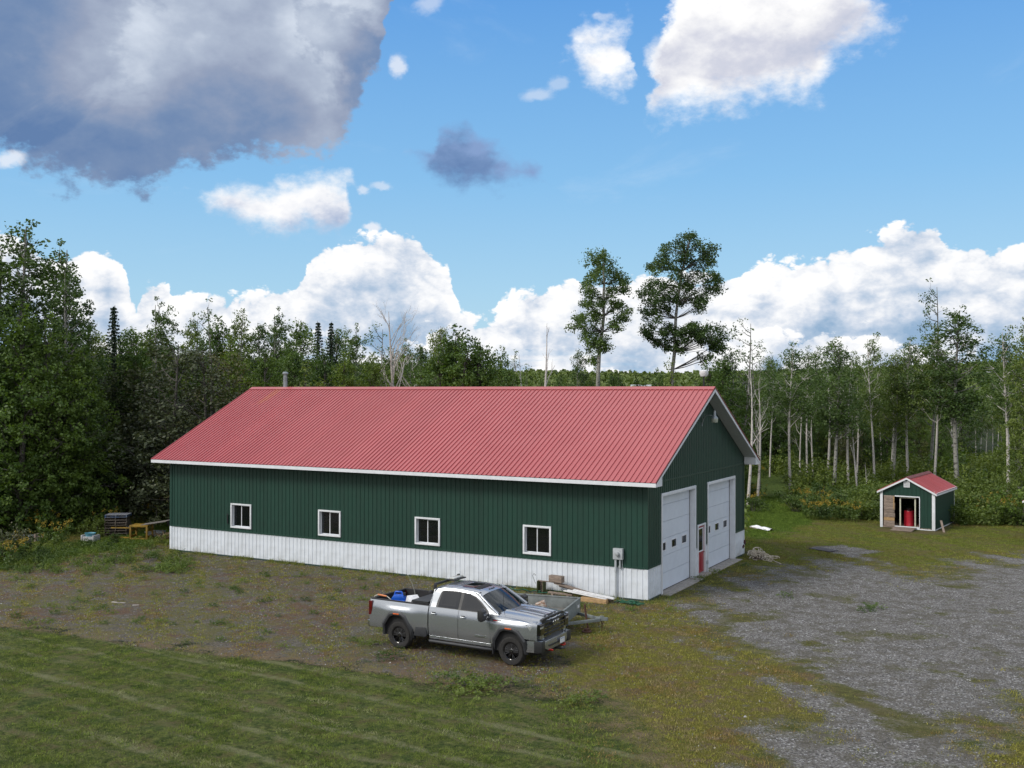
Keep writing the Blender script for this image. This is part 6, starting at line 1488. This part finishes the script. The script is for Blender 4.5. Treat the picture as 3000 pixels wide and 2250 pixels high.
# bare and white-stemmed trees that stand out
for (x, yt, d, v, lab) in ((1160, 902, 66, 2, 'tall bare grey tree with a fan of twigs behind the roof'), (1572, 938, 64, 1, 'bare broken trunk standing behind the ridge left of the two tallest aspens'), (1530, 1030, 70, 3, 'thin grey bare tree just left of the broken trunk behind the ridge'),
                           (2488, 1060, 78, 0, 'forked white dead birch rising left of the small green shed'), (2512, 1190, 77, 3, 'shorter white stem leaning beside the forked dead birch'), (2606, 1084, 84, 1, 'white dead birch with a Y-shaped top behind the small green shed'),
                           (2345, 1158, 84, 3, 'slim white dead stem nearest the workshop gable'), (2388, 1150, 82, 1, 'white dead stem with upraised arms in the gap left of the forked birch'), (2421, 1062, 82, 3, 'dark-spotted white stem just left of the forked dead birch'), (2540, 1350, 76, 3, 'short bare leaning sapling right of the forked dead birch'),
                           (2190, 1050, 72, 3, 'bare white-branched tree close behind the roof end'), (2218, 1110, 74, 0, 'smaller bare tree beside the roof end with spreading white branches'), (2800, 1120, 80, 1, 'pale bare stem right of the tallest right-hand aspen')):
    plant('dead_tree', lab, 'dead tree', 'dead', v, at_d(x, d), h_at(yt, d), None, 1.0)
# pale trunks in front of the dark interior of the right-hand wood
n = 0
for (x, d, h) in ((2310, 98, 11), (2398, 104, 12), (2462, 99, 12), (2548, 108, 12), (2583, 100, 11), (2648, 102, 12), (2676, 112, 12), (2764, 104, 12), (2792, 98, 11), (2845, 110, 8), (2858, 114, 7.5), (2872, 112, 8), (2888, 118, 7.5), (2905, 110, 8), (2922, 116, 8), (2938, 112, 9), (2960, 92, 12), (2990, 100, 12), (2225, 92, 11), (2255, 96, 11), (3010, 110, 12)):
    plant('birch_tree', 'slim pale-stemmed birch in the shadowed rows of the right-hand wood', 'birch', ('sparse', 'birch', 'birch')[n % 3], n, at_d(x, d), h + RNG.uniform(-.5, 1), 'slim birches in the shadowed rows of the right-hand wood', .8); n += 1
# deeper rows
def fill(x0, x1, d0, d1, num, kinds, hmin, hmax, lab, grp, yt=None):
    for k in range(num):
        x = x0 + (x1 - x0) * (k + RNG.uniform(0, 1)) / num; d = RNG.uniform(d0, d1); kd = kinds[k % len(kinds)]
        h = RNG.uniform(hmin, hmax)
        if 2825 < x < 2935 and d > 85: continue
        plant(NAMEOF[kd][0], lab, NAMEOF[kd][1], kd, k, at_d(x, d), h, grp, 1.05)
fill(-350, 700, 70, 88, 34, ('poplar', 'bushy', 'aspen'), 9, 13, 'tree in the crowded back rows of the left-hand wood', 'trees in the back rows of the left-hand wood')
fill(600, 1330, 80, 100, 26, ('poplar', 'bushy', 'aspen'), 10, 12.5, 'tree in the crowded back rows behind the workshop', 'trees in the back rows behind the workshop')
fill(1330, 2250, 92, 140, 34, ('bushy', 'alder', 'bushy'), 7.5, 9.2, 'low tree in the distance beyond the workshop ridge', 'low trees in the distance beyond the ridge')
fill(2150, 3100, 100, 150, 44, ('birch', 'bushy', 'aspen'), 7.5, 10.5, 'tree in the back rows of the right-hand wood', 'trees in the back rows of the right-hand wood')
fill(2340, 2800, 90, 102, 16, ('bushy', 'alder'), 4.5, 7, 'low leafy tree under the right-hand aspens', 'low trees under the right-hand aspens')

# two tall aspens behind the ridge, shaped after the photograph
def hero(name, label, px, d, k, blobs, tilt, seed):
    """blobs in the zoomed picture frame: (x, y, r) relative to the trunk foot, converted to metres at distance d"""
    s = k * d / FPX
    H = max(-b[1] for b in blobs) * s
    rng = np.random.default_rng(seed)
    base = CAM.z - (K0 - 1144.5) * d / FPX
    mb = MB(); lb_ = MB(); qs = []
    pts = [Vector((t_[0] * s, rng.normal(0, .15), t_[1] * s + base)) for t_ in tilt]; pts.insert(0, Vector((pts[0].x, 0, -.2)))
    rs = [.145 * (1 - i / (len(pts))) ** .75 + .03 for i in range(len(pts))]
    mb.tube(pts, rs, 10)
    for (bx_, by_, r_) in blobs:
        x, z, r = bx_ * s, -by_ * s + base, r_ * s
        for j in range(4):
            y = rng.normal(0, 1.0); rr = r * rng.uniform(.55, .95)
            b = (x + rng.normal(0, .5 * r), y, z + rng.normal(0, .45 * r), rr, rr, rr * .8)
            n = max(7, int(17 * rr * rr)); cs = clumps_in(rng, b, n=n, shell=.25)
            qs.append(leaves(rng, cs, rng.uniform(.25, .6, n), 16, .090, .85))
            zt_ = z - .30 * abs(x) - r * .6
            i = min(range(len(pts)), key=lambda q: abs(pts[q].z - zt_))
            limb(lb_, rng, pts[i], (b[0], b[1], b[2]), .03, sag=.05)
    t_ = thing(name, label, 'aspen', at_d(px, d), -YAW * 1.0)
    mb.build('trunk', BK_A, t_, smooth=60); lb_.build('limbs', BK_G, t_, smooth=60, kind='stuff'); link('crown', finish_leaves('crown', qs, LF_A), t_)
    return t_
K0 = 1133
hero('tall_aspen_tree', 'smaller of the two tallest aspens behind the ridge, with one limb low on its left', 1751, 82, .3345,
     [(60, -1100, 80), (-50, -1080, 80), (130, -1010, 70), (-60, -980, 80), (50, -1000, 90), (180, -960, 60), (-90, -900, 55), (-70, -840, 50), (230, -870, 45), (250, -930, 40), (-100, -740, 40), (-60, -780, 45), (130, -830, 60), (200, -720, 55), (250, -640, 45), (150, -700, 45), (170, -580, 45), (150, -500, 45), (40, -720, 35), (-10, -640, 45),
      (-30, -560, 50), (-150, -590, 45), (-200, -540, 50), (-130, -480, 50), (-70, -450, 55), (-20, -420, 60), (40, -400, 50), (80, -350, 45), (-60, -340, 50), (-40, -250, 40), (30, -1150, 50)],
     [(0, 0), (5, 150), (15, 320), (40, 480), (55, 620), (50, 760), (55, 900), (50, 1030), (60, 1150)], 5)
hero('tall_aspen_tree', 'tallest aspen of all, wide crowned, behind the right part of the ridge', 1969, 84, .3345,
     [(160, -1310, 55), (120, -1240, 80), (50, -1220, 75), (200, -1220, 80), (-60, -1190, 60), (-90, -1120, 50), (270, -1180, 60), (150, -1130, 90), (40, -1110, 85), (330, -1180, 40), (250, -1080, 80), (330, -1070, 60), (-110, -1060, 70), (-180, -1040, 50), (-10, -1020, 85), (110, -1000, 90), (220, -980, 85), (330, -960, 75), (380, -940, 45), (380, -860, 45), (-200, -900, 55), (-250, -840, 50), (-170, -800, 60), (-100, -900, 70),
      (0, -900, 80), (100, -870, 80), (220, -860, 75), (320, -840, 55), (-180, -720, 55), (-110, -760, 60), (-30, -790, 70), (70, -760, 70), (170, -760, 60), (270, -740, 50), (-220, -640, 45), (-130, -650, 45), (-60, -690, 50), (240, -690, 35), (-240, -500, 45), (-170, -560, 40), (-190, -440, 35), (-80, -480, 50), (-20, -420, 55), (60, -480, 50), (-110, -400, 45), (0, -520, 45), (130, -500, 40), (100, -420, 40), (190, -520, 40), (230, -450, 35),
      (200, -470, 40), (260, -480, 45), (250, -400, 40), (330, -500, 55), (400, -480, 60), (430, -420, 60), (370, -400, 50), (350, -320, 55), (420, -340, 50), (290, -260, 45), (60, -360, 40), (-60, -340, 40)],
     [(0, 0), (8, 150), (15, 300), (25, 450), (35, 600), (50, 740), (70, 880), (90, 1020), (130, 1180), (160, 1310)], 6)

# shrubs, goldenrod and undergrowth
n = 0
for (x, y, h, v, lab) in ((2205, 1500, 1.2, 0, 'bush nearest the far corner of the workshop'), (2372, 1450, 1.8, 1, 'bush on the right side of the grassy track, farthest along it'), (2335, 1500, 1.6, 4, 'bush at the right side of the grassy track mouth'), (2400, 1490, 2.0, 0, 'rounded bush between the track and the forked dead birch'),
                          (2450, 1512, 1.7, 1, 'rounded bush in front of the forked dead birch'), (2520, 1520, 1.5, 4, 'low bush just left of the green shed'), (2555, 1500, 1.9, 0, 'bush touching the left wall of the green shed'), (2800, 1535, 1.3, 2, 'leafy bush at the right wall of the green shed'),
                          (2840, 1520, 1.9, 1, 'first bush right of the green shed'), (2895, 1520, 1.7, 0, 'second bush right of the green shed'), (2945, 1530, 1.6, 4, 'third bush right of the green shed'), (2990, 1540, 2.4, 2, 'broad bush at the right edge below the eave corner'), (2760, 1440, 3.4, 2, 'dark tall bush rising behind the green shed'),
                          (20, 1640, 1.7, 3, 'dark bush at the left edge among the white containers'), (110, 1560, 1.6, 4, 'bush behind the white containers'), (285, 1572, 1.2, 0, 'bush just left of the pallet stack'), (342, 1592, .6, 1, 'low leafy bush in front of the pallet stack'), (180, 1520, 2.0, 3, 'dark bush at the foot of the wood, between containers and pallets'), (440, 1490, 1.6, 4, 'bush behind the brush pile')):
    p_ = at(x, y); plant('bush', lab, 'bush', 'shrub', v, (p_.x, p_.y), h, 'bushes at the edges of the yard', 1.1); n += 1
GR = {0: [], 1: [], 2: []}
for k, (x, y) in enumerate(((2215, 1490), (2230, 1400), (2360, 1480), (2372, 1520), (2430, 1500), (2350, 1400), (2420, 1525), (2480, 1528), (2890, 1522), (2925, 1525), (2965, 1515), (2945, 1500), (440, 1530), (455, 1515), (330, 1560), (150, 1600), (60, 1640), (15, 1660), (2210, 1460), (2375, 1430), (120, 1570), (2380, 1470))):
    p_ = at(x, y); a = VAR['goldenrod'][k % 2]
    t_ = thing('goldenrod', ORD[k] + ('' if k == 0 else ' goldenrod clump'), 'goldenrod', (p_.x, p_.y, 0), RNG.uniform(0, 6), 'goldenrod clumps along the yard edges', RNG.uniform(.9, 1.2))
    zone = 0 if x < 600 else 1 if x < 2600 else 2
    GR[zone].append((x, t_)); t_['group'] = 'goldenrod clumps along the yard edges'
    link('stem', a[0], t_); link('foliage', a[1], t_); link('flower', a[2], t_, kind='stuff')
for zone, l_ in GR.items():
    for i, (x, t_) in enumerate(sorted(l_, key=lambda q: q[0])):
        t_['label'] = f"{ORD[i]}{'' if i == 0 else ' from left'} of the yellow goldenrod clumps {('left of the workshop', 'by the grassy track', 'right of the green shed')[zone]}"
def leafy_ground(name, label, px_rng, d_rng, num, hmin, hmax, seed, m, leaf=.11, per=34, avoid=None, rad=.6, density=None):
    rng = np.random.default_rng(seed); cs = []; rs = []
    while len(cs) < num:
        d = math.sqrt(rng.uniform(d_rng[0] ** 2, d_rng[1] ** 2)); x = rng.uniform(*px_rng); p_ = at_d(x, d)
        if avoid and avoid(p_.x, p_.y, x, d): continue
        h = rng.uniform(hmin, hmax) * (.6 + .4 * math.sin(p_.x * .5) * math.sin(p_.y * .4))
        for z in np.arange(.25, max(h, .3), .55):
            cs.append((p_.x + rng.normal(0, .25), p_.y + rng.normal(0, .25), z + float(terrain(np.float64(p_.x), np.float64(p_.y))))); rs.append(rad * rng.uniform(.6, 1.1))
    q = leaves(rng, cs, rs, per, leaf, .8)
    return link(name, np_mesh(name, q, np.arange(len(q)).reshape(-1, 4), m), label=label, category='undergrowth', kind='stuff')
track = gp([(1607, 1220), (1607, 1035), (1640, 1024), (1690, 1032), (1712, 1060), (1700, 1095), (1790, 1122), (1900, 1126), (2060, 1136), (2300, 1142), (2300, 1400), (1600, 1400)])
def av(x, y, px, d):
    if float(sdist(np.array([x]), np.array([y]), track)[0]) > -.2: return True
    if 3.6 < x < 8.4 and 24 < y < 31.5: return True
    return (-27 < x < 1 and -2 < y < 14.5)
leafy_ground('undergrowth', 'dense green undergrowth between the yard and the right-hand wood', (2180, 3120), (57, 76), 4200, .6, 2.2, 201, LF_U, .085, 26, av, .5)
leafy_ground('undergrowth', 'brushy undergrowth under the aspens of the right-hand wood', (2130, 3150), (74, 108), 4200, 1.2, 3.4, 202, LF_U, .12, 24, av, .75)
def avl(x, y, px, d):
    if math.hypot(x - pb.x, y - pb.y) < 3.6 or math.hypot(x - gb.x, y - gb.y) < 3.2: return True
    return float(sdist(np.array([x]), np.array([y]), Z_MEADL)[0]) > -1.0 or float(sdist(np.array([x]), np.array([y]), Z_WEED)[0]) > -.5 or -26.5 < x < 1
leafy_ground('undergrowth', 'dark undergrowth at the foot of the left-hand wood', (-250, 560), (53, 70), 2300, .6, 2.2, 203, LF_D, .10, 24, avl, .55)
leafy_ground('undergrowth', 'undergrowth behind the workshop', (560, 2200), (58, 84), 1500, .6, 2.0, 204, LF_B, .14, 16, av, .8)
# far-off woods and fields on the rising land
def far_wood():
    rng = np.random.default_rng(77); qs = []; cnt = 0
    cx = []; 
    while cnt < 5200:
        d = math.sqrt(rng.uniform(170 ** 2, 1250 ** 2)); x = rng.uniform(-500, 3500); p_ = at_d(x, d)
        f = math.sin(p_.x * .011 + 1.3) * math.sin(p_.y * .009 + .4) + .4 * math.sin(p_.x * .03 + p_.y * .021)
        if d > 380 and f > .62: continue
        cx.append((p_.x, p_.y, float(terrain(np.float64(p_.x), np.float64(p_.y))), rng.uniform(6, 11), rng.uniform(2.0, 3.6))); cnt += 1
    P = np.array(cx); per = 42
    n = len(P) * per; c = np.repeat(P, per, 0)
    d = rng.normal(size=(n, 3)); d /= np.linalg.norm(d, axis=1)[:, None]; d[:, 2] = np.abs(d[:, 2]) * 1.0 - .15
    tap = rng.uniform(.5, 1, n)
    pos = np.stack([c[:, 0] + d[:, 0] * c[:, 4] * tap, c[:, 1] + d[:, 1] * c[:, 4] * tap, c[:, 2] + c[:, 3] * (.45 + .5 * d[:, 2]) + rng.normal(0, .5, n)], 1)
    nn = d + rng.normal(size=(n, 3)) * .5; nn /= np.linalg.norm(nn, axis=1)[:, None]
    u = np.cross(nn, rng.normal(size=(n, 3))); u /= np.linalg.norm(u, axis=1)[:, None]; w = np.cross(nn, u)
    s = (rng.uniform(.5, 1.0, n) * (0.9 + np.hypot(c[:, 0], c[:, 1]) / 900))[:, None]
    q = np.stack([pos - u * s, pos - w * s, pos + u * s, pos + w * s], 1).reshape(-1, 3)
    return np_mesh('distant_wood', q, np.arange(len(q)).reshape(-1, 4), leaf_mat('distant_leaves', (0.06, 0.10, 0.035), (0.15, 0.20, 0.06), (0.20, 0.24, 0.08), .2))  # leaf colours lightened to stand in for sunlight on the far hills
link('distant_wood', far_wood(), label='distant wood on the rising land at the horizon', category='wood', kind='stuff')
fh = at_d(1878, 520); zf_ = float(terrain(np.float64(fh.x), np.float64(fh.y)))
t_ = thing('farmhouse', 'tiny white farm building far off between the two tallest aspens', 'farmhouse', (fh.x, fh.y, zf_ + 4.0), R(30))
MB().box(-5, 5, -3.5, 3.5, -4, 4).build('wall', WPAINT, t_); MB().prism([(-4, 3.9), (4, 3.9), (0, 6.5)], -5.3, 5.3, lambda u, v, t: (t, u, v)).build('roof', GREYP, t_)
for k in range(3): MB().box(-3.6 + k * 3, -2.4 + k * 3, -3.56, -3.5, .5, 2.2).build('window', DARK, t_)

# ------------------------------------------------------------------ grass, weeds and stones
def blades(name, label, pts, hts, wid, per, cols, m, seed, lean=.5, spread=.05):
    rng = np.random.default_rng(seed); n = len(pts) * per
    b = np.repeat(pts, per, 0) + np.concatenate([rng.normal(0, spread, (n, 2)), np.zeros((n, 1))], 1)
    h = np.repeat(hts, per) * rng.uniform(.6, 1.2, n); a = rng.uniform(0, 6.28, n); l = rng.normal(0, lean, (n, 2)) * h[:, None]
    w = np.repeat(wid, per) * rng.uniform(.7, 1.3, n)
    dx, dy = np.cos(a) * w, np.sin(a) * w
    v0 = b - np.stack([dx, dy, np.full(n, .01)], 1); v1 = b + np.stack([dx, dy, np.full(n, -.01)], 1)
    v2 = b + np.stack([l[:, 0], l[:, 1], h], 1)
    V = np.stack([v0, v1, v2], 1).reshape(-1, 3)
    C = np.repeat(np.repeat(cols, per, 0) * rng.uniform(.75, 1.3, (n, 1)), 3, 0); C = np.concatenate([C, np.ones((len(C), 1))], 1)
    return link(name, np_mesh(name, V, np.arange(3 * n).reshape(-1, 3), m, {'tint': C}), label=label, category='grass', kind='stuff')
def tint_mat(name, trans=.25, gain=1.0):
    m = bpy.data.materials.new(name); m.use_nodes = True; t = NT(m.node_tree)
    c = t.new('ShaderNodeVertexColor', layer_name='tint').outputs[0]
    c = t.vm('SCALE', c, scale=gain)
    c = t.mix(1.0, c, t.ramp(t.noise(t.new('ShaderNodeTexCoord').outputs['Object'], 3.0, 3), [(.3, (.8, .8, .8)), (.7, (1.2, 1.2, 1.2))]), 'MULTIPLY')
    d = t.new('ShaderNodeBsdfDiffuse'); t.put(d.inputs[0], c); tr = t.new('ShaderNodeBsdfTranslucent'); t.put(tr.inputs[0], c)
    mx = t.new('ShaderNodeMixShader'); mx.inputs[0].default_value = trans; t.l.new(d.outputs[0], mx.inputs[1]); t.l.new(tr.outputs[0], mx.inputs[2])
    o = t.new('ShaderNodeOutputMaterial'); t.l.new(mx.outputs[0], o.inputs[0]); return m
TM = tint_mat('grass_blades', .3, 1.75)
def scatter(n, d0, d1, seed, xr_=(-120, 3120)):
    rng = np.random.default_rng(seed); d = np.sqrt(rng.uniform(d0 * d0, d1 * d1, n)); x = rng.uniform(xr_[0], xr_[1], n)
    bx, by = math.sin(YAW), math.cos(YAW); rx, ry = math.cos(YAW), -math.sin(YAW)
    u = (x - 1500) / FPX
    return CAM.x + (bx + rx * u) * d, CAM.y + (by + ry * u) * d, d, rng
def clear(x, y):
    b = (x > -BL - .05) & (x < .06) & (y > -.04) & (y < BW + .05)
    s = (x > 4.3) & (x < 7.9) & (y > 24.9) & (y < 30.8)
    return ~(b | s)
# lawn
x, y, d, rng = scatter(210000, 19.5, 42, 301)
z = zones(x, y); dens = z[0] * np.clip(30 / d, .3, 1.0); keep = (rng.uniform(size=len(x)) < dens) & clear(x, y)
x, y, d = x[keep], y[keep], d[keep]; pr_ = x * .0698 + y * .9976; st_ = (np.abs((pr_ + .12 * wob(x, y, 4, 6.0)) / 1.15 % 1.0 - .5) - .36) * 6 * ss(-.4, .5, wob(x * .2, y, 2, 4.0))
g1, g2, g3 = np.array([.036, .058, .013]), np.array([.115, .140, .034]), np.array([.21, .205, .12])
f = np.clip(.5 + .55 * wob(x, y, 0, 1.3) + rng.normal(0, .22, len(x)), 0, 1)[:, None]; cl_ = g1 * (1 - f) + g2 * f; dry = (ss(.0, .6, st_) * rng.uniform(.2, 1, len(x)))[:, None]; cl_ = cl_ * (1 - dry) + g3 * dry; bp_ = (rng.uniform(size=len(x)) > .93)[:, None]; cl_ = np.where(bp_, np.array([.13, .18, .03]), cl_)
blades('lawn_grass', 'mown green lawn in the foreground', np.stack([x, y, np.zeros_like(x)], 1), rng.uniform(.018, .05, len(x)) * (1 + .5 * wob(x, y, 0, 1.3)), rng.uniform(.005, .010, len(x)), 4, cl_, TM, 302, .8, .05)
# yellowish and weedy grass on the stony yard
x, y, d, rng = scatter(400000, 20, 78, 303)
z = zones(x, y); pat = wob(x, y, 1, 2.2); pat2 = wob(x, y, 3, 5.0)
dens = (z[2] * (.25 + ss(-.9, .2, pat) * .6) + z[3] * (.14 + ss(-.4, .5, pat) * .6) + z[4] * .8 + z[5] * 1.0 + z[1] * .05 * ss(.2, .8, pat2) + z[6] * .8) * (1 - z[0]) * np.clip(1 - z[1] * 1.1, 0, 1) ** 1.5
keep = (rng.uniform(size=len(x)) < dens) & clear(x, y); x, y, d = x[keep], y[keep], d[keep]; z = [q[keep] for q in z]; pat, pat2 = pat[keep], pat2[keep]
f = rng.uniform(size=(len(x), 1)); yel_ = np.array([.105, .110, .022]) * (1 - f) + np.array([.20, .185, .048]) * f; gr_ = np.array([.045, .075, .014]) * (1 - f) + np.array([.09, .13, .025]) * f; rd_ = np.array([.10, .045, .022]) * (1 - f) + np.array([.20, .12, .07]) * f
wy = z[2][:, None]; wg = np.clip(z[4] * .6 + z[5] + z[6] * .35 * (x < -10), 0, 1)[:, None]; rr = (ss(.15, .6, pat2) * (1 - wg[:, 0]))[:, None]
c = yel_ * (1 - wg) + gr_ * wg; c = c * (1 - rr * .55) + rd_ * rr * .55
pk = (ss(.1, .6, wob(x, y, 4, 1.7)) * (1 - wg[:, 0]) * z[2])[:, None]; c = c * (1 - pk * .6) + (np.array([.10, .075, .05]) * (1 - f) + np.array([.19, .15, .105]) * f) * pk * .6
gt = ((rng.uniform(size=len(x)) > .90) & (z[3] > .3))[:, None]; c = np.where(gt, np.array([.07, .12, .025]), c)
hts = rng.uniform(.02, .06, len(x)) * (1 + 1.2 * z[5] + .4 * z[6] * (x < -10) + .4 * pk[:, 0])
blades('wild_grass', 'patchy yellowish weedy grass over the stony yard', np.stack([x, y, np.zeros_like(x)], 1), hts, rng.uniform(.005, .011, len(x)) * (1 + d / 90), 5, c, TM, 304, .6, .06)
rg_ = np.random.default_rng(350); nW = 2600; wx = np.concatenate([rg_.uniform(-26, .3, nW), rg_.uniform(.05, .75, 500)]); wyy = np.concatenate([-.04 - rg_.exponential(.14, nW), rg_.uniform(0, 13, 500)]); kp = ((wob(wx, wyy, 2, 2.5) > -.15) | (wx > 0)) & ~((wx > 0) & (((wyy > 1.4) & (wyy < 5.7)) | ((wyy > 7.1) & (wyy < 11.4)))); wx, wyy = wx[kp], wyy[kp]
blades('wall_grass', 'rough grass growing along the foot of the workshop walls', np.stack([wx, wyy, np.zeros_like(wx)], 1), rg_.uniform(.05, .20, len(wx)), np.full(len(wx), .008), 5, np.array([.07, .095, .02]) * (1 - (q_ := rg_.uniform(size=(len(wx), 1)))) + np.array([.15, .15, .05]) * q_, TM, 351, .35, .05)
# stones
x, y, d, rng = scatter(80000, 20, 60, 305)
z = zones(x, y); dens = (z[1] * .75 + z[3] * .95 + z[2] * .20) * (1 - z[0]); keep = (rng.uniform(size=len(x)) < dens) & clear(x, y); x, y = x[keep], y[keep]; n = len(x)
oc = np.array([(1, 0, 0), (0, 1, 0), (-1, 0, 0), (0, -1, 0), (0, 0, 1)]); of = np.array([(0, 1, 4), (1, 2, 4), (2, 3, 4), (3, 0, 4)])
s = (rng.uniform(.010, .024, n) * (1 + (rng.uniform(size=n) > .985) * .9))[:, None, None] * rng.uniform(.6, 1.4, (n, 1, 3)) * np.array([1, 1, .7]); a = rng.uniform(0, 6.28, n)
V = oc[None] * s; V = V + rng.normal(0, .003, V.shape); ca_, sa_ = np.cos(a)[:, None], np.sin(a)[:, None]
V = np.stack([V[..., 0] * ca_ - V[..., 1] * sa_ + x[:, None], V[..., 0] * sa_ + V[..., 1] * ca_ + y[:, None], V[..., 2]], -1).reshape(-1, 3)
F = (of[None] + (np.arange(n) * 5)[:, None, None]).reshape(-1, 3)
v_ = rng.uniform(size=n) ** 2; colr = np.array([.11, .108, .105]) * (1 - v_[:, None]) + np.array([.38, .375, .37]) * v_[:, None]; colr[rng.uniform(size=n) > .988] = (.6, .6, .6)
link('gravel', np_mesh('gravel', V, F, tint_mat('gravel_stone', 0.0), {'tint': np.concatenate([np.repeat(colr, 5, 0), np.ones((n * 5, 1))], 1)}), label='loose grey gravel over the yard', category='gravel', kind='stuff')
# leafy weeds standing on the stony ground and lawn edge
rngw = np.random.default_rng(306); cnt = 0
WL = []
for (x_, y_, s_) in ((470, 1825, 1.2), (235, 1765, 1.6), (290, 1745, 1.3), (80, 1830, 1.2), (1270, 1745, 1.5), (640, 1720, 1.2), (700, 1738, 1.0), (790, 1760, 1.1), (1135, 1930, 2.2), (1090, 1890, 2.0), (1500, 1925, 1.5), (1390, 1990, 1.0), (640, 1830, 1.3), (780, 1855, 1.1), (1560, 1830, 1.1), (560, 1640, 1.3), (880, 1690, 1.3), (1320, 2000, 3.0), (1400, 2020, 3.4), (1360, 2035, 2.6), (1460, 2010, 2.6), (1690, 2065, 2.4), (1740, 2050, 1.8), (2300, 1750, 1.6), (2540, 1790, 2.0), (2560, 1780, 1.6), (2050, 1700, 1.6), (2100, 1680, 1.6), (1960, 1790, 1.2), (1700, 1780, 1.4), (1850, 1790, 1.4),
                     (50, 1700, 1.8), (30, 1670, 1.6), (140, 1665, 1.8), (60, 1865, 1.0), (920, 1800, 1.0), (1060, 1700, .9), (2330, 1640, 1.2), (420, 1700, 1.0), (350, 1690, 1.3), (310, 1680, 1.2), (520, 1660, 1.1), (2060, 1640, 1.5), (2180, 1660, 1.3)):
    WL.append((x_, y_, s_))
for k in range(110):
    WL.append((rngw.uniform(0, 560), rngw.uniform(1590, 1680), rngw.uniform(.8, 2.0)))
for k in range(70):
    WL.append((rngw.uniform(0, 1200), rngw.uniform(1660, 1900), rngw.uniform(.4, .9)))
zz = None
q_all = {0: [], 1: [], 2: []}
for k, (x_, y_, s_) in enumerate(WL):
    p_ = at(x_, y_)
    if -BL - 1.0 < p_.x < 0 and p_.y > -.8: continue
    if k < 44:
        i = sorted((q[0], q[1]) for q in WL[:44]).index((x_, y_))
        t_ = thing('weed', f"{ORD[i]}{'' if i == 0 else ' from left'} of the bright green leafy weeds standing in the yard", 'weed', (p_.x, p_.y, 0), rngw.uniform(0, 6), 'green leafy weeds dotted over the yard', (s_ * .75, s_ * .75, .45 + s_ * .3))
        link('foliage', VAR['weed'][k % 3][1], t_)
    else: q_all[k % 3].append((p_.x, p_.y, s_))
for k in range(3):
    me = VAR['weed'][k][1]; co = np.empty(len(me.vertices) * 3, np.float32); me.vertices.foreach_get('co', co); co = co.reshape(-1, 3)
    L_ = [co * s_ + np.array([x_, y_, 0]) for x_, y_, s_ in q_all[k]]
    if L_:
        q = np.concatenate(L_, 0); link('weeds', np_mesh('weeds', q, np.arange(len(q)).reshape(-1, 4), me.materials[0]), label='low green weeds covering the ground near the pallets', category='weeds', kind='stuff')
